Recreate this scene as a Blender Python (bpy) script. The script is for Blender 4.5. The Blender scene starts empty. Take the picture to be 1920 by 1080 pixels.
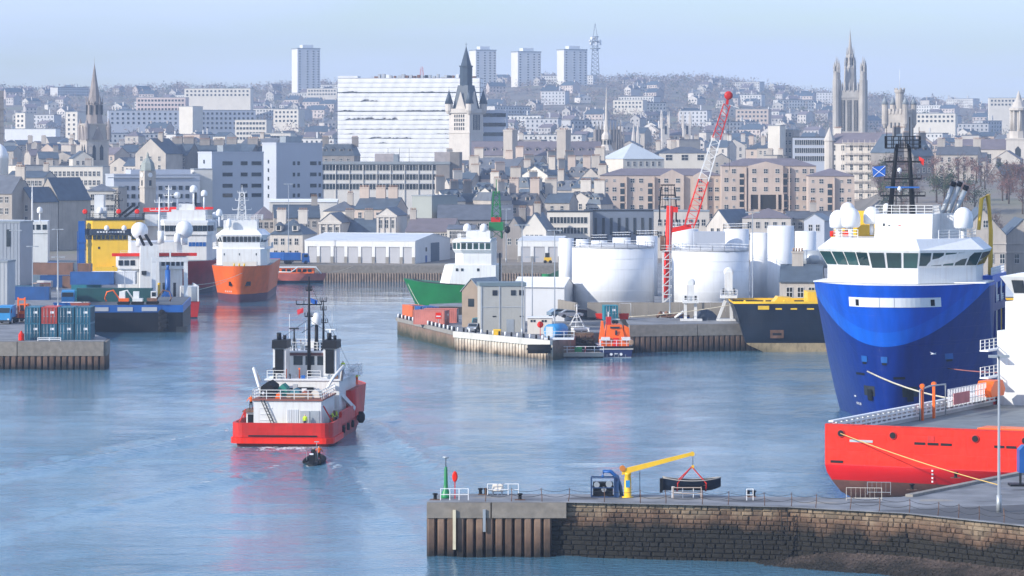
import bpy, math, random
import numpy as np
from mathutils import Vector, Matrix
random.seed(7)
R = math.radians
sc = bpy.context.scene
COL = sc.collection
# ------------------------------------------------------------------ camera, world, sun, exposure
F, CX, HZ, H = 6400.0, 960.0, 283.0, 34.5          # focal length in photo pixels, eye level 34.5 m above the water
cam = bpy.data.cameras.new('camera'); camo = bpy.data.objects.new('camera', cam); COL.objects.link(camo)
camo.location = (0, 0, H); camo.rotation_euler = (R(90), 0, 0)
cam.sensor_width = 36.0; cam.lens = 36.0*F/1920.0
cam.shift_y = -(540.0-HZ)/1920.0; cam.clip_start = 1.0; cam.clip_end = 60000
sc.camera = camo
SUN_EL, SUN_AZ = 24.0, 61.0                          # azimuth: degrees to the left of straight behind the camera
sd = Vector((-math.sin(R(SUN_AZ))*math.cos(R(SUN_EL)), -math.cos(R(SUN_AZ))*math.cos(R(SUN_EL)), math.sin(R(SUN_EL))))
sun = bpy.data.lights.new('sun', 'SUN'); sun.energy = 3.2; sun.angle = R(0.6); sun.color = (1.0, 0.94, 0.84)
suno = bpy.data.objects.new('sun', sun); COL.objects.link(suno); suno.location = (-400, -200, 400)
suno.rotation_euler = (-sd).to_track_quat('-Z', 'Y').to_euler()
w = bpy.data.worlds.new('World'); sc.world = w; w.use_nodes = True
wn, wl = w.node_tree.nodes, w.node_tree.links
wn.clear()
wo = wn.new('ShaderNodeOutputWorld'); bg = wn.new('ShaderNodeBackground'); sky = wn.new('ShaderNodeTexSky')
sky.sky_type = 'NISHITA'; sky.sun_disc = False; sky.sun_elevation = R(SUN_EL)
sky.sun_rotation = math.atan2(sd.x, sd.y)
sky.altitude = 0; sky.air_density = 1.0; sky.dust_density = 0.6; sky.ozone_density = 2.2
bg.inputs['Strength'].default_value = 0.13
# thin high cloud, in sky directions
tc = wn.new('ShaderNodeTexCoord'); mp = wn.new('ShaderNodeMapping'); mp.inputs['Scale'].default_value = (3.0, 3.0, 22.0)
no = wn.new('ShaderNodeTexNoise'); no.inputs['Scale'].default_value = 1.6; no.inputs['Detail'].default_value = 5; no.inputs['Roughness'].default_value = .55
cr = wn.new('ShaderNodeValToRGB'); cr.color_ramp.elements[0].position = .40; cr.color_ramp.elements[1].position = .64
cr.color_ramp.elements[1].color = (.8, .8, .8, 1)
mx = wn.new('ShaderNodeMix'); mx.data_type = 'RGBA'; mx.inputs[7].default_value = (5.2, 5.5, 6.0, 1)
wl.new(tc.outputs['Generated'], mp.inputs['Vector']); wl.new(mp.outputs[0], no.inputs['Vector'])
wl.new(no.outputs['Fac'], cr.inputs[0]); wl.new(cr.outputs[0], mx.inputs[0]); wl.new(sky.outputs[0], mx.inputs[6])
tn = wn.new('ShaderNodeMix'); tn.data_type = 'RGBA'; tn.blend_type = 'MULTIPLY'; tn.inputs[0].default_value = 1; tn.inputs[7].default_value = (.82,.89,1.08,1)
wl.new(mx.outputs[2], tn.inputs[6]); wl.new(tn.outputs[2], bg.inputs['Color']); wl.new(bg.outputs[0], wo.inputs['Surface'])
vs = sc.view_settings; vs.view_transform = 'Standard'; vs.look = 'None'; vs.gamma = 1.0; vs.use_curve_mapping = False
vs.exposure = 0.80
cy = sc.cycles
cy.use_denoising = True; cy.max_bounces = 6; cy.diffuse_bounces = 2; cy.glossy_bounces = 3; cy.volume_bounces = 0
cy.transmission_bounces = 2; cy.transparent_max_bounces = 6; cy.caustics_reflective = False; cy.caustics_refractive = False

# ------------------------------------------------------------------ helpers
def PX(px, Y): return (px-CX)*Y/F
def PZ(py, Y): return H-(py-HZ)*Y/F
def YG(py, z): return F*(H-z)/(py-HZ)
def C(r, g, b): return tuple(((c/255.0)/12.92 if c/255.0 <= .04045 else ((c/255.0+.055)/1.055)**2.4) for c in (r, g, b))
def lerp(a, b, t): return a+(b-a)*t

MATS = {}
def plates(m, b, t, k):
    """welded plating: shallow seams and slight dents"""
    n, l = m.node_tree.nodes, m.node_tree.links
    s = n.new('ShaderNodeSeparateXYZ'); l.new(t.outputs['Object'], s.inputs[0]); a = n.new('ShaderNodeMath'); a.operation = 'ADD'; l.new(s.outputs['X'], a.inputs[0]); l.new(s.outputs['Y'], a.inputs[1])
    c = n.new('ShaderNodeCombineXYZ'); l.new(a.outputs[0], c.inputs[0]); l.new(s.outputs['Z'], c.inputs[1])
    br = n.new('ShaderNodeTexBrick'); br.inputs['Scale'].default_value = .22; br.inputs['Mortar Size'].default_value = .006; br.inputs['Mortar Smooth'].default_value = .6; br.inputs['Brick Width'].default_value = .9; br.inputs['Row Height'].default_value = .38
    br.inputs['Color1'].default_value = br.inputs['Color2'].default_value = (1,1,1,1); br.inputs['Mortar'].default_value = (0,0,0,1); l.new(c.outputs[0], br.inputs['Vector'])
    z = n.new('ShaderNodeTexNoise'); z.inputs['Scale'].default_value = .55; z.inputs['Detail'].default_value = 2; l.new(t.outputs['Object'], z.inputs['Vector'])
    q = n.new('ShaderNodeMath'); q.operation = 'MULTIPLY_ADD'; q.inputs[1].default_value = 1.6; l.new(z.outputs['Fac'], q.inputs[0]); l.new(br.outputs['Color'], q.inputs[2])
    bp = n.new('ShaderNodeBump'); bp.inputs['Strength'].default_value = k; bp.inputs['Distance'].default_value = .12; l.new(q.outputs[0], bp.inputs['Height']); l.new(bp.outputs[0], b.inputs['Normal'])
def mat(name, col, rough=.6, metal=0.0, var=.18, scale=.6, bump=0.0, rnd=.0, dirt=None, dcol=(.12, .09, .06), spec=.5, plate=0.0):
    """procedural paint / stone / metal: colour, two noises, optional per-object tint and streaky dirt"""
    if name in MATS: return MATS[name]
    m = bpy.data.materials.new(name); m.use_nodes = True
    n, l = m.node_tree.nodes, m.node_tree.links
    b = n['Principled BSDF']; b.inputs['Roughness'].default_value = rough; b.inputs['Metallic'].default_value = metal
    b.inputs['Specular IOR Level'].default_value = spec
    t = n.new('ShaderNodeTexCoord')
    z = n.new('ShaderNodeTexNoise'); z.inputs['Scale'].default_value = scale; z.inputs['Detail'].default_value = 4
    l.new(t.outputs['Object'], z.inputs['Vector'])
    h = n.new('ShaderNodeHueSaturation'); h.inputs['Color'].default_value = (*col, 1)
    r = n.new('ShaderNodeMapRange'); r.inputs[1].default_value = .25; r.inputs[2].default_value = .75
    r.inputs[3].default_value = 1-var; r.inputs[4].default_value = 1+var
    l.new(z.outputs['Fac'], r.inputs[0])
    v = r.outputs[0]
    if rnd:
        oi = n.new('ShaderNodeObjectInfo'); r2 = n.new('ShaderNodeMapRange'); r2.inputs[3].default_value = 1-rnd; r2.inputs[4].default_value = 1+rnd
        l.new(oi.outputs['Random'], r2.inputs[0]); mm = n.new('ShaderNodeMath'); mm.operation = 'MULTIPLY'
        l.new(v, mm.inputs[0]); l.new(r2.outputs[0], mm.inputs[1]); v = mm.outputs[0]
    l.new(v, h.inputs['Value']); out = h.outputs[0]
    if dirt:
        mpn = n.new('ShaderNodeMapping'); mpn.inputs['Scale'].default_value = (1.6, 1.6, .12)
        l.new(t.outputs['Object'], mpn.inputs['Vector'])
        z2 = n.new('ShaderNodeTexNoise'); z2.inputs['Scale'].default_value = 1.4; z2.inputs['Detail'].default_value = 6
        l.new(mpn.outputs[0], z2.inputs['Vector'])
        r3 = n.new('ShaderNodeMapRange'); r3.inputs[1].default_value = .5; r3.inputs[2].default_value = .8; r3.inputs[4].default_value = dirt
        l.new(z2.outputs['Fac'], r3.inputs[0])
        x = n.new('ShaderNodeMix'); x.data_type = 'RGBA'; x.inputs[7].default_value = (*dcol, 1)
        l.new(r3.outputs[0], x.inputs[0]); l.new(out, x.inputs[6]); out = x.outputs[2]
    l.new(out, b.inputs['Base Color'])
    if bump:
        z3 = n.new('ShaderNodeTexNoise'); z3.inputs['Scale'].default_value = scale*6; z3.inputs['Detail'].default_value = 3
        l.new(t.outputs['Object'], z3.inputs['Vector'])
        bp = n.new('ShaderNodeBump'); bp.inputs['Strength'].default_value = bump; bp.inputs['Distance'].default_value = .1
        l.new(z3.outputs['Fac'], bp.inputs['Height']); l.new(bp.outputs[0], b.inputs['Normal'])
    if plate: plates(m, b, t, plate)
    MATS[name] = m
    return m

def ordw(n):
    A = ['','first','second','third','fourth','fifth','sixth','seventh','eighth','ninth','tenth','eleventh','twelfth','thirteenth','fourteenth','fifteenth','sixteenth','seventeenth','eighteenth','nineteenth']
    T = {2:('twentieth','twenty-'),3:('thirtieth','thirty-'),4:('fortieth','forty-'),5:('fiftieth','fifty-')}
    return A[n] if n < 20 else T[n//10][0] if n % 10 == 0 else T[n//10][1]+A[n % 10]
def frame_of(d):
    d = d.normalized(); u = Vector((0, 0, 1)) if abs(d.z) < .95 else Vector((1, 0, 0))
    a = d.cross(u).normalized(); return a, a.cross(d).normalized()

class MB:
    def __init__(s): s.v, s.f, s.m, s.s = [], [], [], []
    def add(s, vs, fs, m=0, sm=False):
        o = len(s.v); s.v.extend([tuple(p) for p in vs]); s.f.extend([tuple(i+o for i in f) for f in fs])
        s.m.extend([m]*len(fs)); s.s.extend([sm]*len(fs)); return s
    def box(s, x0, x1, y0, y1, z0, z1, m=0):
        return s.add([(x0,y0,z0),(x1,y0,z0),(x1,y1,z0),(x0,y1,z0),(x0,y0,z1),(x1,y0,z1),(x1,y1,z1),(x0,y1,z1)],
                     [(0,3,2,1),(4,5,6,7),(0,1,5,4),(1,2,6,5),(2,3,7,6),(3,0,4,7)], m)
    def quad(s, a, b, c, d, m=0): return s.add([a, b, c, d], [(0,1,2,3)], m)
    def prism(s, poly, z0, z1, m=0, mt=None, sm=False):
        n = len(poly); vs = [(p[0],p[1],z0) for p in poly]+[(p[0],p[1],z1) for p in poly]
        s.add(vs, [(i,(i+1)%n,n+(i+1)%n,n+i) for i in range(n)], m, sm)
        o = len(s.v)-2*n
        s.f += [tuple(o+n+i for i in range(n)), tuple(o+i for i in reversed(range(n)))]; s.m += [m if mt is None else mt, m]; s.s += [False, False]
        return s
    def extr(s, poly, y0, y1, m=0):                  # profile in x,z pulled along y
        n = len(poly); vs = [(p[0],y0,p[1]) for p in poly]+[(p[0],y1,p[1]) for p in poly]
        return s.add(vs, [(i,n+i,n+(i+1)%n,(i+1)%n) for i in range(n)]+[tuple(range(n)), tuple(n+i for i in reversed(range(n)))], m)
    def extx(s, poly, x0, x1, m=0):                  # profile in y,z pulled along x
        n = len(poly); vs = [(x0,p[0],p[1]) for p in poly]+[(x1,p[0],p[1]) for p in poly]
        return s.add(vs, [(i,(i+1)%n,n+(i+1)%n,n+i) for i in range(n)]+[tuple(reversed(range(n))), tuple(n+i for i in range(n))], m)
    def bar(s, p, q, w, h=None, m=0):
        p, q = Vector(p), Vector(q); h = h or w
        a, b = frame_of(q-p); a = a*w/2; b = b*h/2
        return s.add([p-a-b,p+a-b,p+a+b,p-a+b,q-a-b,q+a-b,q+a+b,q-a+b], [(0,3,2,1),(4,5,6,7),(0,1,5,4),(1,2,6,5),(2,3,7,6),(3,0,4,7)], m)
    def tube(s, pts, r, n=6, m=0, sm=True):
        pts = [Vector(p) for p in pts]; k = len(pts); vs = []
        for i, p in enumerate(pts):
            d = pts[min(i+1,k-1)]-pts[max(i-1,0)]; a, b = frame_of(d); rr = r[i] if isinstance(r, (list, tuple)) else r
            vs += [p+a*rr*math.cos(2*math.pi*j/n)+b*rr*math.sin(2*math.pi*j/n) for j in range(n)]
        s.add(vs, [(i*n+j, i*n+(j+1)%n, (i+1)*n+(j+1)%n, (i+1)*n+j) for i in range(k-1) for j in range(n)], m, sm)
        o = len(s.v)-k*n
        s.f += [tuple(o+j for j in reversed(range(n))), tuple(o+(k-1)*n+j for j in range(n))]; s.m += [m, m]; s.s += [False, False]
        return s
    def cyl(s, p, q, r, r2=None, n=12, m=0): return s.tube([p, q], [r, r if r2 is None else r2], n, m)
    def lathe(s, c, prof, n=16, m=0, sm=True, ph=0.0):
        vs = [(c[0]+r*math.cos(2*math.pi*j/n+ph), c[1]+r*math.sin(2*math.pi*j/n+ph), c[2]+z) for r, z in prof for j in range(n)]; k = len(prof)
        s.add(vs, [(i*n+j, i*n+(j+1)%n, (i+1)*n+(j+1)%n, (i+1)*n+j) for i in range(k-1) for j in range(n)], m, sm)
        o = len(s.v)-k*n
        s.f += [tuple(o+j for j in reversed(range(n))), tuple(o+(k-1)*n+j for j in range(n))]; s.m += [m, m]; s.s += [False, False]
        return s
    def ball(s, c, r, rz=None, n=12, k=7, m=0):
        rz = rz or r
        return s.lathe(c, [(r*math.sin(math.pi*(i+.02)/(k+.04)), -rz*math.cos(math.pi*(i+.02)/(k+.04))) for i in range(k+1)], n, m)
    def dome(s, c, r, h, n=14, m=0):                  # radome: short drum with a rounded head
        return s.lathe(c, [(r*.8,0),(r*.98,h*.08),(r,h*.45)]+[(r*math.cos(a), h*.45+h*.55*math.sin(a)) for a in (.35,.7,1.05,1.4)], n, m)
    def rail(s, pts, h=1.05, nr=3, r=.035, step=1.6, m=0, closed=False):
        pts = [Vector(p) for p in pts]
        if closed: pts.append(pts[0])
        for a, b in zip(pts, pts[1:]):
            L = (b-a).length; k = max(1, int(round(L/step)))
            for i in range(k+1):
                p = a.lerp(b, i/k); s.bar(p, p+Vector((0,0,h)), r*2, None, m)
            for j in range(nr):
                z = Vector((0,0,h*(j+1)/nr-.02)); s.bar(a+z, b+z, r*1.7, None, m)
        return s
    def mesh(s, name, mats, smooth_all=False):
        me = bpy.data.meshes.new(name); me.from_pydata(s.v, [], s.f)
        for m in (mats if isinstance(mats, (list, tuple)) else [mats]): me.materials.append(m)
        me.polygons.foreach_set('material_index', s.m); me.polygons.foreach_set('use_smooth', [smooth_all or x for x in s.s]); me.update()
        return me
    def build(s, name, mats, parent=None, loc=(0,0,0), rz=0.0, sm=False): return put(name, s.mesh(name, mats, sm), parent, loc, rz)

def put(name, me, parent=None, loc=(0,0,0), rz=0.0, scale=None):
    o = bpy.data.objects.new(name, me); COL.objects.link(o)
    if parent is not None: o.parent = parent
    o.location = loc
    if rz: o.rotation_euler = (0, 0, rz)
    if scale: o.scale = scale
    return o
def tag(o, label, cat, group=None):
    o['label'] = label; o['category'] = cat
    if group: o['group'] = group
    return o
def thing(name, label, cat, loc=(0,0,0), rz=0.0, group=None): return tag(put(name, None, None, loc, rz), label, cat, group)
def struct(o): o['kind'] = 'structure'; return o
def stuff(o, label=None, cat=None):
    o['kind'] = 'stuff'
    if label: o['label'] = label; o['category'] = cat
    return o
def clone(o, parent=None, loc=None, rz=None, label=None):
    c = o.copy(); COL.objects.link(c); c.parent = parent
    if loc is not None: c.location = loc
    if rz is not None: c.rotation_euler = (0, 0, rz)
    if label: c['label'] = label
    for ch in o.children: clone(ch, c)
    return c

# ------------------------------------------------------------------ materials
white = mat('white_paint', (.74,.74,.72), .35, 0, .06, .5, dirt=.34, dcol=(.42,.33,.25))
white2 = mat('white_coating', (.78,.79,.80), .45, 0, .05, .3, dirt=.22, dcol=(.46,.42,.37))
greyp = mat('grey_paint', (.42,.44,.46), .5, 0, .12)
pale = mat('pale_cladding', (.62,.63,.64), .55, 0, .06, .3, dirt=.15, dcol=(.4,.38,.35))
black = mat('black_paint', (.008,.009,.011), .5, 0, .3, spec=.2)
dark = mat('dark_steel', (.035,.04,.045), .55, .2, .3, spec=.25)
navy = mat('navy_hull', (.007,.014,.028), .4, 0, .3, .3, dirt=.12, dcol=(.06,.05,.04), spec=.22, plate=.25)
redp = mat('red_paint', (.55,.018,.010), .45, 0, .2, .5, dirt=.45, dcol=(.20,.04,.025), plate=.3, spec=.3)
signal = mat('signal_red', (.80,.020,.003), .45, 0, .14, .25, dirt=.4, dcol=(.45,.04,.015), plate=.35, spec=.25)
orange = mat('orange_paint', (.88,.14,.006), .45, 0, .12, .4, dirt=.3, dcol=(.5,.09,.02), plate=.25, spec=.3)
yellow = mat('yellow_paint', (.86,.52,.02), .4, 0, .1, .4, dirt=.25, dcol=(.4,.22,.05))
bluep = mat('blue_paint', (.01,.10,.36), .4, 0, .2, .4, dirt=.15, dcol=(.04,.06,.1))
teal = mat('teal_container', (.015,.12,.19), .5, 0, .25, .5, rnd=.35, dirt=.35, dcol=(.10,.06,.04))
greenp = mat('green_hull', (.006,.17,.04), .4, 0, .2, .3, dirt=.15, dcol=(.03,.06,.02))
dgreen = mat('dark_green_box', (.008,.075,.075), .5, 0, .2, .5)
glass = mat('window_glass', (.018,.028,.035), .08, 0, .5, .3, rnd=.5)
glassg = mat('tinted_bridge_glass', (.015,.05,.045), .06, 0, .4, .4, rnd=.4)
rust = mat('rusty_steel', (.17,.085,.05), .8, 0, .45, 1.2, bump=.3, rnd=.3)
conc = mat('concrete', (.27,.25,.22), .85, 0, .2, .35, bump=.2, dirt=.5, dcol=(.10,.085,.07))
deckm = mat('grey_deck', (.17,.19,.20), .7, 0, .25, .5)
deckg = mat('teal_deck', (.03,.16,.17), .7, 0, .25, .8)
granite = mat('granite', (.44,.395,.345), .85, 0, .16, .25, bump=.1, rnd=.14, dirt=.35, dcol=(.16,.14,.125))
granite2 = mat('pink_granite', (.52,.42,.35), .85, 0, .12, .25, rnd=.05, dirt=.25, dcol=(.24,.19,.16))
granitep = mat('pale_granite', (.56,.515,.46), .85, 0, .12, .2, rnd=.08, dirt=.3, dcol=(.22,.2,.18))
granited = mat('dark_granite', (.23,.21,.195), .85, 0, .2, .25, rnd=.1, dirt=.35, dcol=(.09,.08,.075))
cream = mat('cream_render', (.66,.61,.53), .8, 0, .08, .2, rnd=.08, dirt=.2, dcol=(.4,.36,.3))
slate = mat('slate_roof', (.105,.115,.135), .6, 0, .22, .5, bump=.15, rnd=.22)
slateb = mat('blue_slate_roof', (.07,.095,.125), .55, 0, .2, .5, rnd=.15)
slatep = mat('purple_slate_roof', (.17,.145,.16), .65, 0, .15, .4, rnd=.1)
greyb = mat('grey_blue_cladding', (.44,.47,.53), .7, 0, .05, .1, dirt=.12, dcol=(.32,.33,.36))
officew = mat('office_spandrel', (.60,.58,.54), .7, 0, .08, .2)
clay = mat('clay_pots', (.42,.26,.17), .8, 0, .2, 1, rnd=.2)
asphalt = mat('asphalt', (.085,.085,.09), .85, 0, .25, .15, bump=.1)
quaym = mat('quay_surface', (.20,.205,.215), .8, 0, .45, .35, bump=.15)
lead = mat('grey_lead', (.24,.27,.29), .6, 0, .15)
copper = mat('green_copper', (.27,.30,.28), .7, 0, .2)
rope = mat('rope', (.55,.50,.38), .9, 0, .2, 3)
flagb = mat('flag_blue', (.01,.10,.42), .8, 0, .1)
hivis = mat('hi_vis_yellow', (.55,.72,.03), .8, 0, .15)
skin = mat('skin', (.55,.34,.25), .6, 0, .1)
rubber = mat('black_rubber', (.012,.012,.013), .85, 0, .3, spec=.2)
galv = mat('galvanised_steel', (.40,.43,.45), .45, .4, .12)
# ------------------------------------------------------------------ terrain
TY = [0, 902, 1000, 1100, 1250, 1400, 1600, 1900, 2400, 3000, 3600, 4200, 5000, 7000, 30000]
TZ = [4.2, 4.2, 5.5, 8.5, 14, 20, 26, 30, 41, 63, 90, 110, 112, 60, 0]
def terr(x, y):
    z = float(np.interp(y, TY, TZ))
    k = max(0.0, min(1.0, (y-1900)/2200.0)); p = CX+x*F/max(y, 900)
    c = lambda a, b, v: (lambda t: t*t*(3-2*t))(max(0.0, min(1.0, (v-a)/(b-a))))
    z += 13*c(1580,1690,p)*c(930,1010,y)*(1-c(1170,1350,y))
    return z+k*(15*math.exp(-((p-1120)/240.0)**2)-22*max(0, min(1, (p-1350)/500.0))+3*math.sin(x*.011+y*.004)+2.0*math.sin(x*.027+1))
def terrain():
    ys = [902, 930, 960, 1000]+list(range(1050, 2000, 50))+list(range(2000, 5200, 90))+[5600, 6200, 7000, 9000, 14000, 30000]
    n = 121; vs = []; fs = []
    for y in ys:
        for i in range(n):
            x = (i/(n-1)*2-1)*(.24*y+350); vs.append((x, y, terr(x, y)))
    for j in range(len(ys)-1):
        for i in range(n-1): fs.append((j*n+i, j*n+i+1, (j+1)*n+i+1, (j+1)*n+i))
    m = bpy.data.materials.new('hillside_ground'); m.use_nodes = True; nn, l = m.node_tree.nodes, m.node_tree.links
    g = nn.new('ShaderNodeNewGeometry'); z = nn.new('ShaderNodeTexNoise'); z.inputs['Scale'].default_value = .012; z.inputs['Detail'].default_value = 6
    r = nn.new('ShaderNodeValToRGB'); e = r.color_ramp.elements
    e[0].position = .35; e[0].color = (.13,.12,.10,1); e[1].position = .68; e[1].color = (.19,.20,.12,1)  # ground tones raised so the far slope looks hazed
    q = e.new(.5); q.color = (.22,.19,.16,1)
    l.new(g.outputs['Position'], z.inputs['Vector']); l.new(z.outputs['Fac'], r.inputs[0]); l.new(r.outputs[0], nn['Principled BSDF'].inputs['Base Color'])
    nn['Principled BSDF'].inputs['Roughness'].default_value = .95
    struct(MB().add(vs, fs, 0, True).build('ground_terrain', m))
terrain()

# ------------------------------------------------------------------ water
BOAT = Vector((PX(527, 398), 398, 0)); BOAT_H = R(5.0)      # stern of the leaving boat and its heading (clockwise from +Y)
RIB = Vector((PX(590, 377), 377, 0))
def water():
    xs = np.concatenate([[-9000,-3000,-900,-400,-230], np.arange(-150, 110.1, 1.0), [180,400,900,3000,9000]])
    ys = np.concatenate([[-3000,-500,0,120,200], np.arange(252, 640, 1.0), np.arange(640, 903, 2.5), [930]])
    Xg, Yg = np.meshgrid(xs, ys); rng = np.random.default_rng(3); Zg = np.zeros_like(Xg)
    for i in range(34):
        lam = 4.5*(1.13**i) if i < 20 else rng.uniform(4, 14); th = rng.normal(.5, .75); k = 2*np.pi/lam
        Zg += .0032*lam**.55*np.sin(k*(Xg*np.sin(th)+Yg*np.cos(th))+rng.uniform(0, 6.28))*(.55+.45*np.sin(Xg*.021*rng.uniform(.5,1.5)+Yg*.017+i))
    # wake: diverging waves behind the boat, churned strip behind its stern
    fx, fy = math.sin(BOAT_H), math.cos(BOAT_H)
    foam = np.zeros_like(Xg)
    for (o, hb, amp, L0) in ((BOAT, 5.6, .34, 38.0), (RIB, 1.0, .2, 4.0)):
        dx, dy = Xg-o.x, Yg-o.y; al = -(dx*fx+dy*fy); ac = dx*fy-dy*fx
        d = al+L0; ok = d > 0
        arm = np.abs(ac)-hb-np.clip(d, 0, None)*math.tan(R(14))
        Zg += np.where(ok, amp*np.exp(-(arm/3.6)**2)*np.cos(arm*1.05)*np.exp(-np.clip(d, 0, None)/95)*1.2, 0)
        tr = np.where(ok, amp*.2*(.4+np.sin(Xg*.23+Yg*.11))*np.exp(-np.clip(d, 0, None)/80)*np.sin(d*2*np.pi/7.5)*np.exp(-(ac/(hb+np.clip(al, 0, None)*.22+.5))**2), 0)
        Zg += np.where(al > 0, tr, 0)
        ch = (al > -.5)*np.exp(-np.clip(al, 0, None)/16)*np.exp(-(ac/(hb*.9))**4)
        Zg += ch*rng.normal(0, .05, Xg.shape)
        foam += ch*np.clip(rng.normal(.6, .5, Xg.shape), 0, 1)*np.exp(-np.clip(al, 0, None)/7)+np.where(ok, np.exp(-(arm/.7)**2)*np.exp(-np.clip(d, 0, None)/60)*np.clip(rng.normal(.0, .45, Xg.shape), 0, 1), 0)
        side = np.exp(-((np.abs(ac)-hb-.6)/.6)**2)*(al < 0)*(al > -L0)*.35
        foam += side*np.clip(rng.normal(.1, .6, Xg.shape), 0, 1)
    edge = (Xg > -149) & (Xg < 109) & (Yg > 253) & (Yg < 900); Zg = np.where(edge, Zg, 0)
    ny, nx = Xg.shape; vs = np.stack([Xg.ravel(), Yg.ravel(), Zg.ravel()], 1)
    a = (np.arange(ny-1)[:, None]*nx+np.arange(nx-1)[None, :]).ravel(); fs = np.stack([a, a+1, a+1+nx, a+nx], 1)
    me = bpy.data.meshes.new('water'); me.vertices.add(len(vs)); me.vertices.foreach_set('co', vs.ravel())
    me.loops.add(len(fs)*4); me.loops.foreach_set('vertex_index', fs.ravel()); me.polygons.add(len(fs))
    me.polygons.foreach_set('loop_start', np.arange(len(fs))*4); me.polygons.foreach_set('use_smooth', np.ones(len(fs), bool)); me.update()
    at = me.attributes.new('foam', 'FLOAT', 'POINT'); at.data.foreach_set('value', np.clip(foam, 0, 1).ravel())
    m = bpy.data.materials.new('harbour_water'); m.use_nodes = True; n, l = m.node_tree.nodes, m.node_tree.links; b = n['Principled BSDF']
    b.inputs['Roughness'].default_value = .04; b.inputs['IOR'].default_value = 1.33
    g = n.new('ShaderNodeNewGeometry')
    def noise(sc_, det, stretch=None):
        z = n.new('ShaderNodeTexNoise'); z.inputs['Scale'].default_value = sc_; z.inputs['Detail'].default_value = det
        mpn = n.new('ShaderNodeMapping'); mpn.inputs['Scale'].default_value = stretch or (1,1,1)
        l.new(g.outputs['Position'], mpn.inputs['Vector']); l.new(mpn.outputs[0], z.inputs['Vector']); return z.outputs['Fac']
    def math_(op, a, c):
        q = n.new('ShaderNodeMath'); q.operation = op
        for i, s_ in enumerate((a, c)):
            if isinstance(s_, (int, float)): q.inputs[i].default_value = s_
            else: l.new(s_, q.inputs[i])
        return q.outputs[0]
    def mr(v, a, c, d, e):
        q = n.new('ShaderNodeMapRange'); q.interpolation_type = 'SMOOTHSTEP'
        for i, s_ in enumerate((a, c, d, e)): q.inputs[i+1].default_value = s_
        l.new(v, q.inputs[0]); return q.outputs[0]
    patch = mr(noise(.018, 3, (1, .55, 1)), .38, .62, .35, 1.25)        # wind patches: calm and rippled water
    sep = n.new('ShaderNodeSeparateXYZ'); l.new(g.outputs['Position'], sep.inputs[0])
    calm = mr(sep.outputs['Y'], 420, 760, 1.0, .3)                     # sheltered water in the inner dock
    hgt = math_('ADD', math_('MULTIPLY', noise(.75, 4, (1, 1.5, 1)), .42), math_('ADD', math_('MULTIPLY', noise(2.1, 3, (1, 1.3, 1)), .2), math_('MULTIPLY', noise(5.5, 2, (1, 1.2, 1)), .07)))
    bp = n.new('ShaderNodeBump'); bp.inputs['Distance'].default_value = .42
    l.new(math_('MULTIPLY', patch, calm), bp.inputs['Strength']); l.new(hgt, bp.inputs['Height']); l.new(bp.outputs[0], b.inputs['Normal'])
    fa = n.new('ShaderNodeAttribute'); fa.attribute_name = 'foam'
    ff = mr(math_('MULTIPLY', fa.outputs['Fac'], mr(noise(2.2, 4), .35, .6, 0, 1.6)), .15, .7, 0, 1)
    mxn = n.new('ShaderNodeMix'); mxn.data_type = 'RGBA'; mxn.inputs[6].default_value = (.075,.19,.275,1); mxn.inputs[7].default_value = (.7,.72,.72,1)
    l.new(ff, mxn.inputs[0]); l.new(mxn.outputs[2], b.inputs['Base Color']); l.new(mr(ff, 0, 1, .055, .7), b.inputs['Roughness'])
    me.materials.append(m)
    struct(put('water', me))
water()

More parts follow.
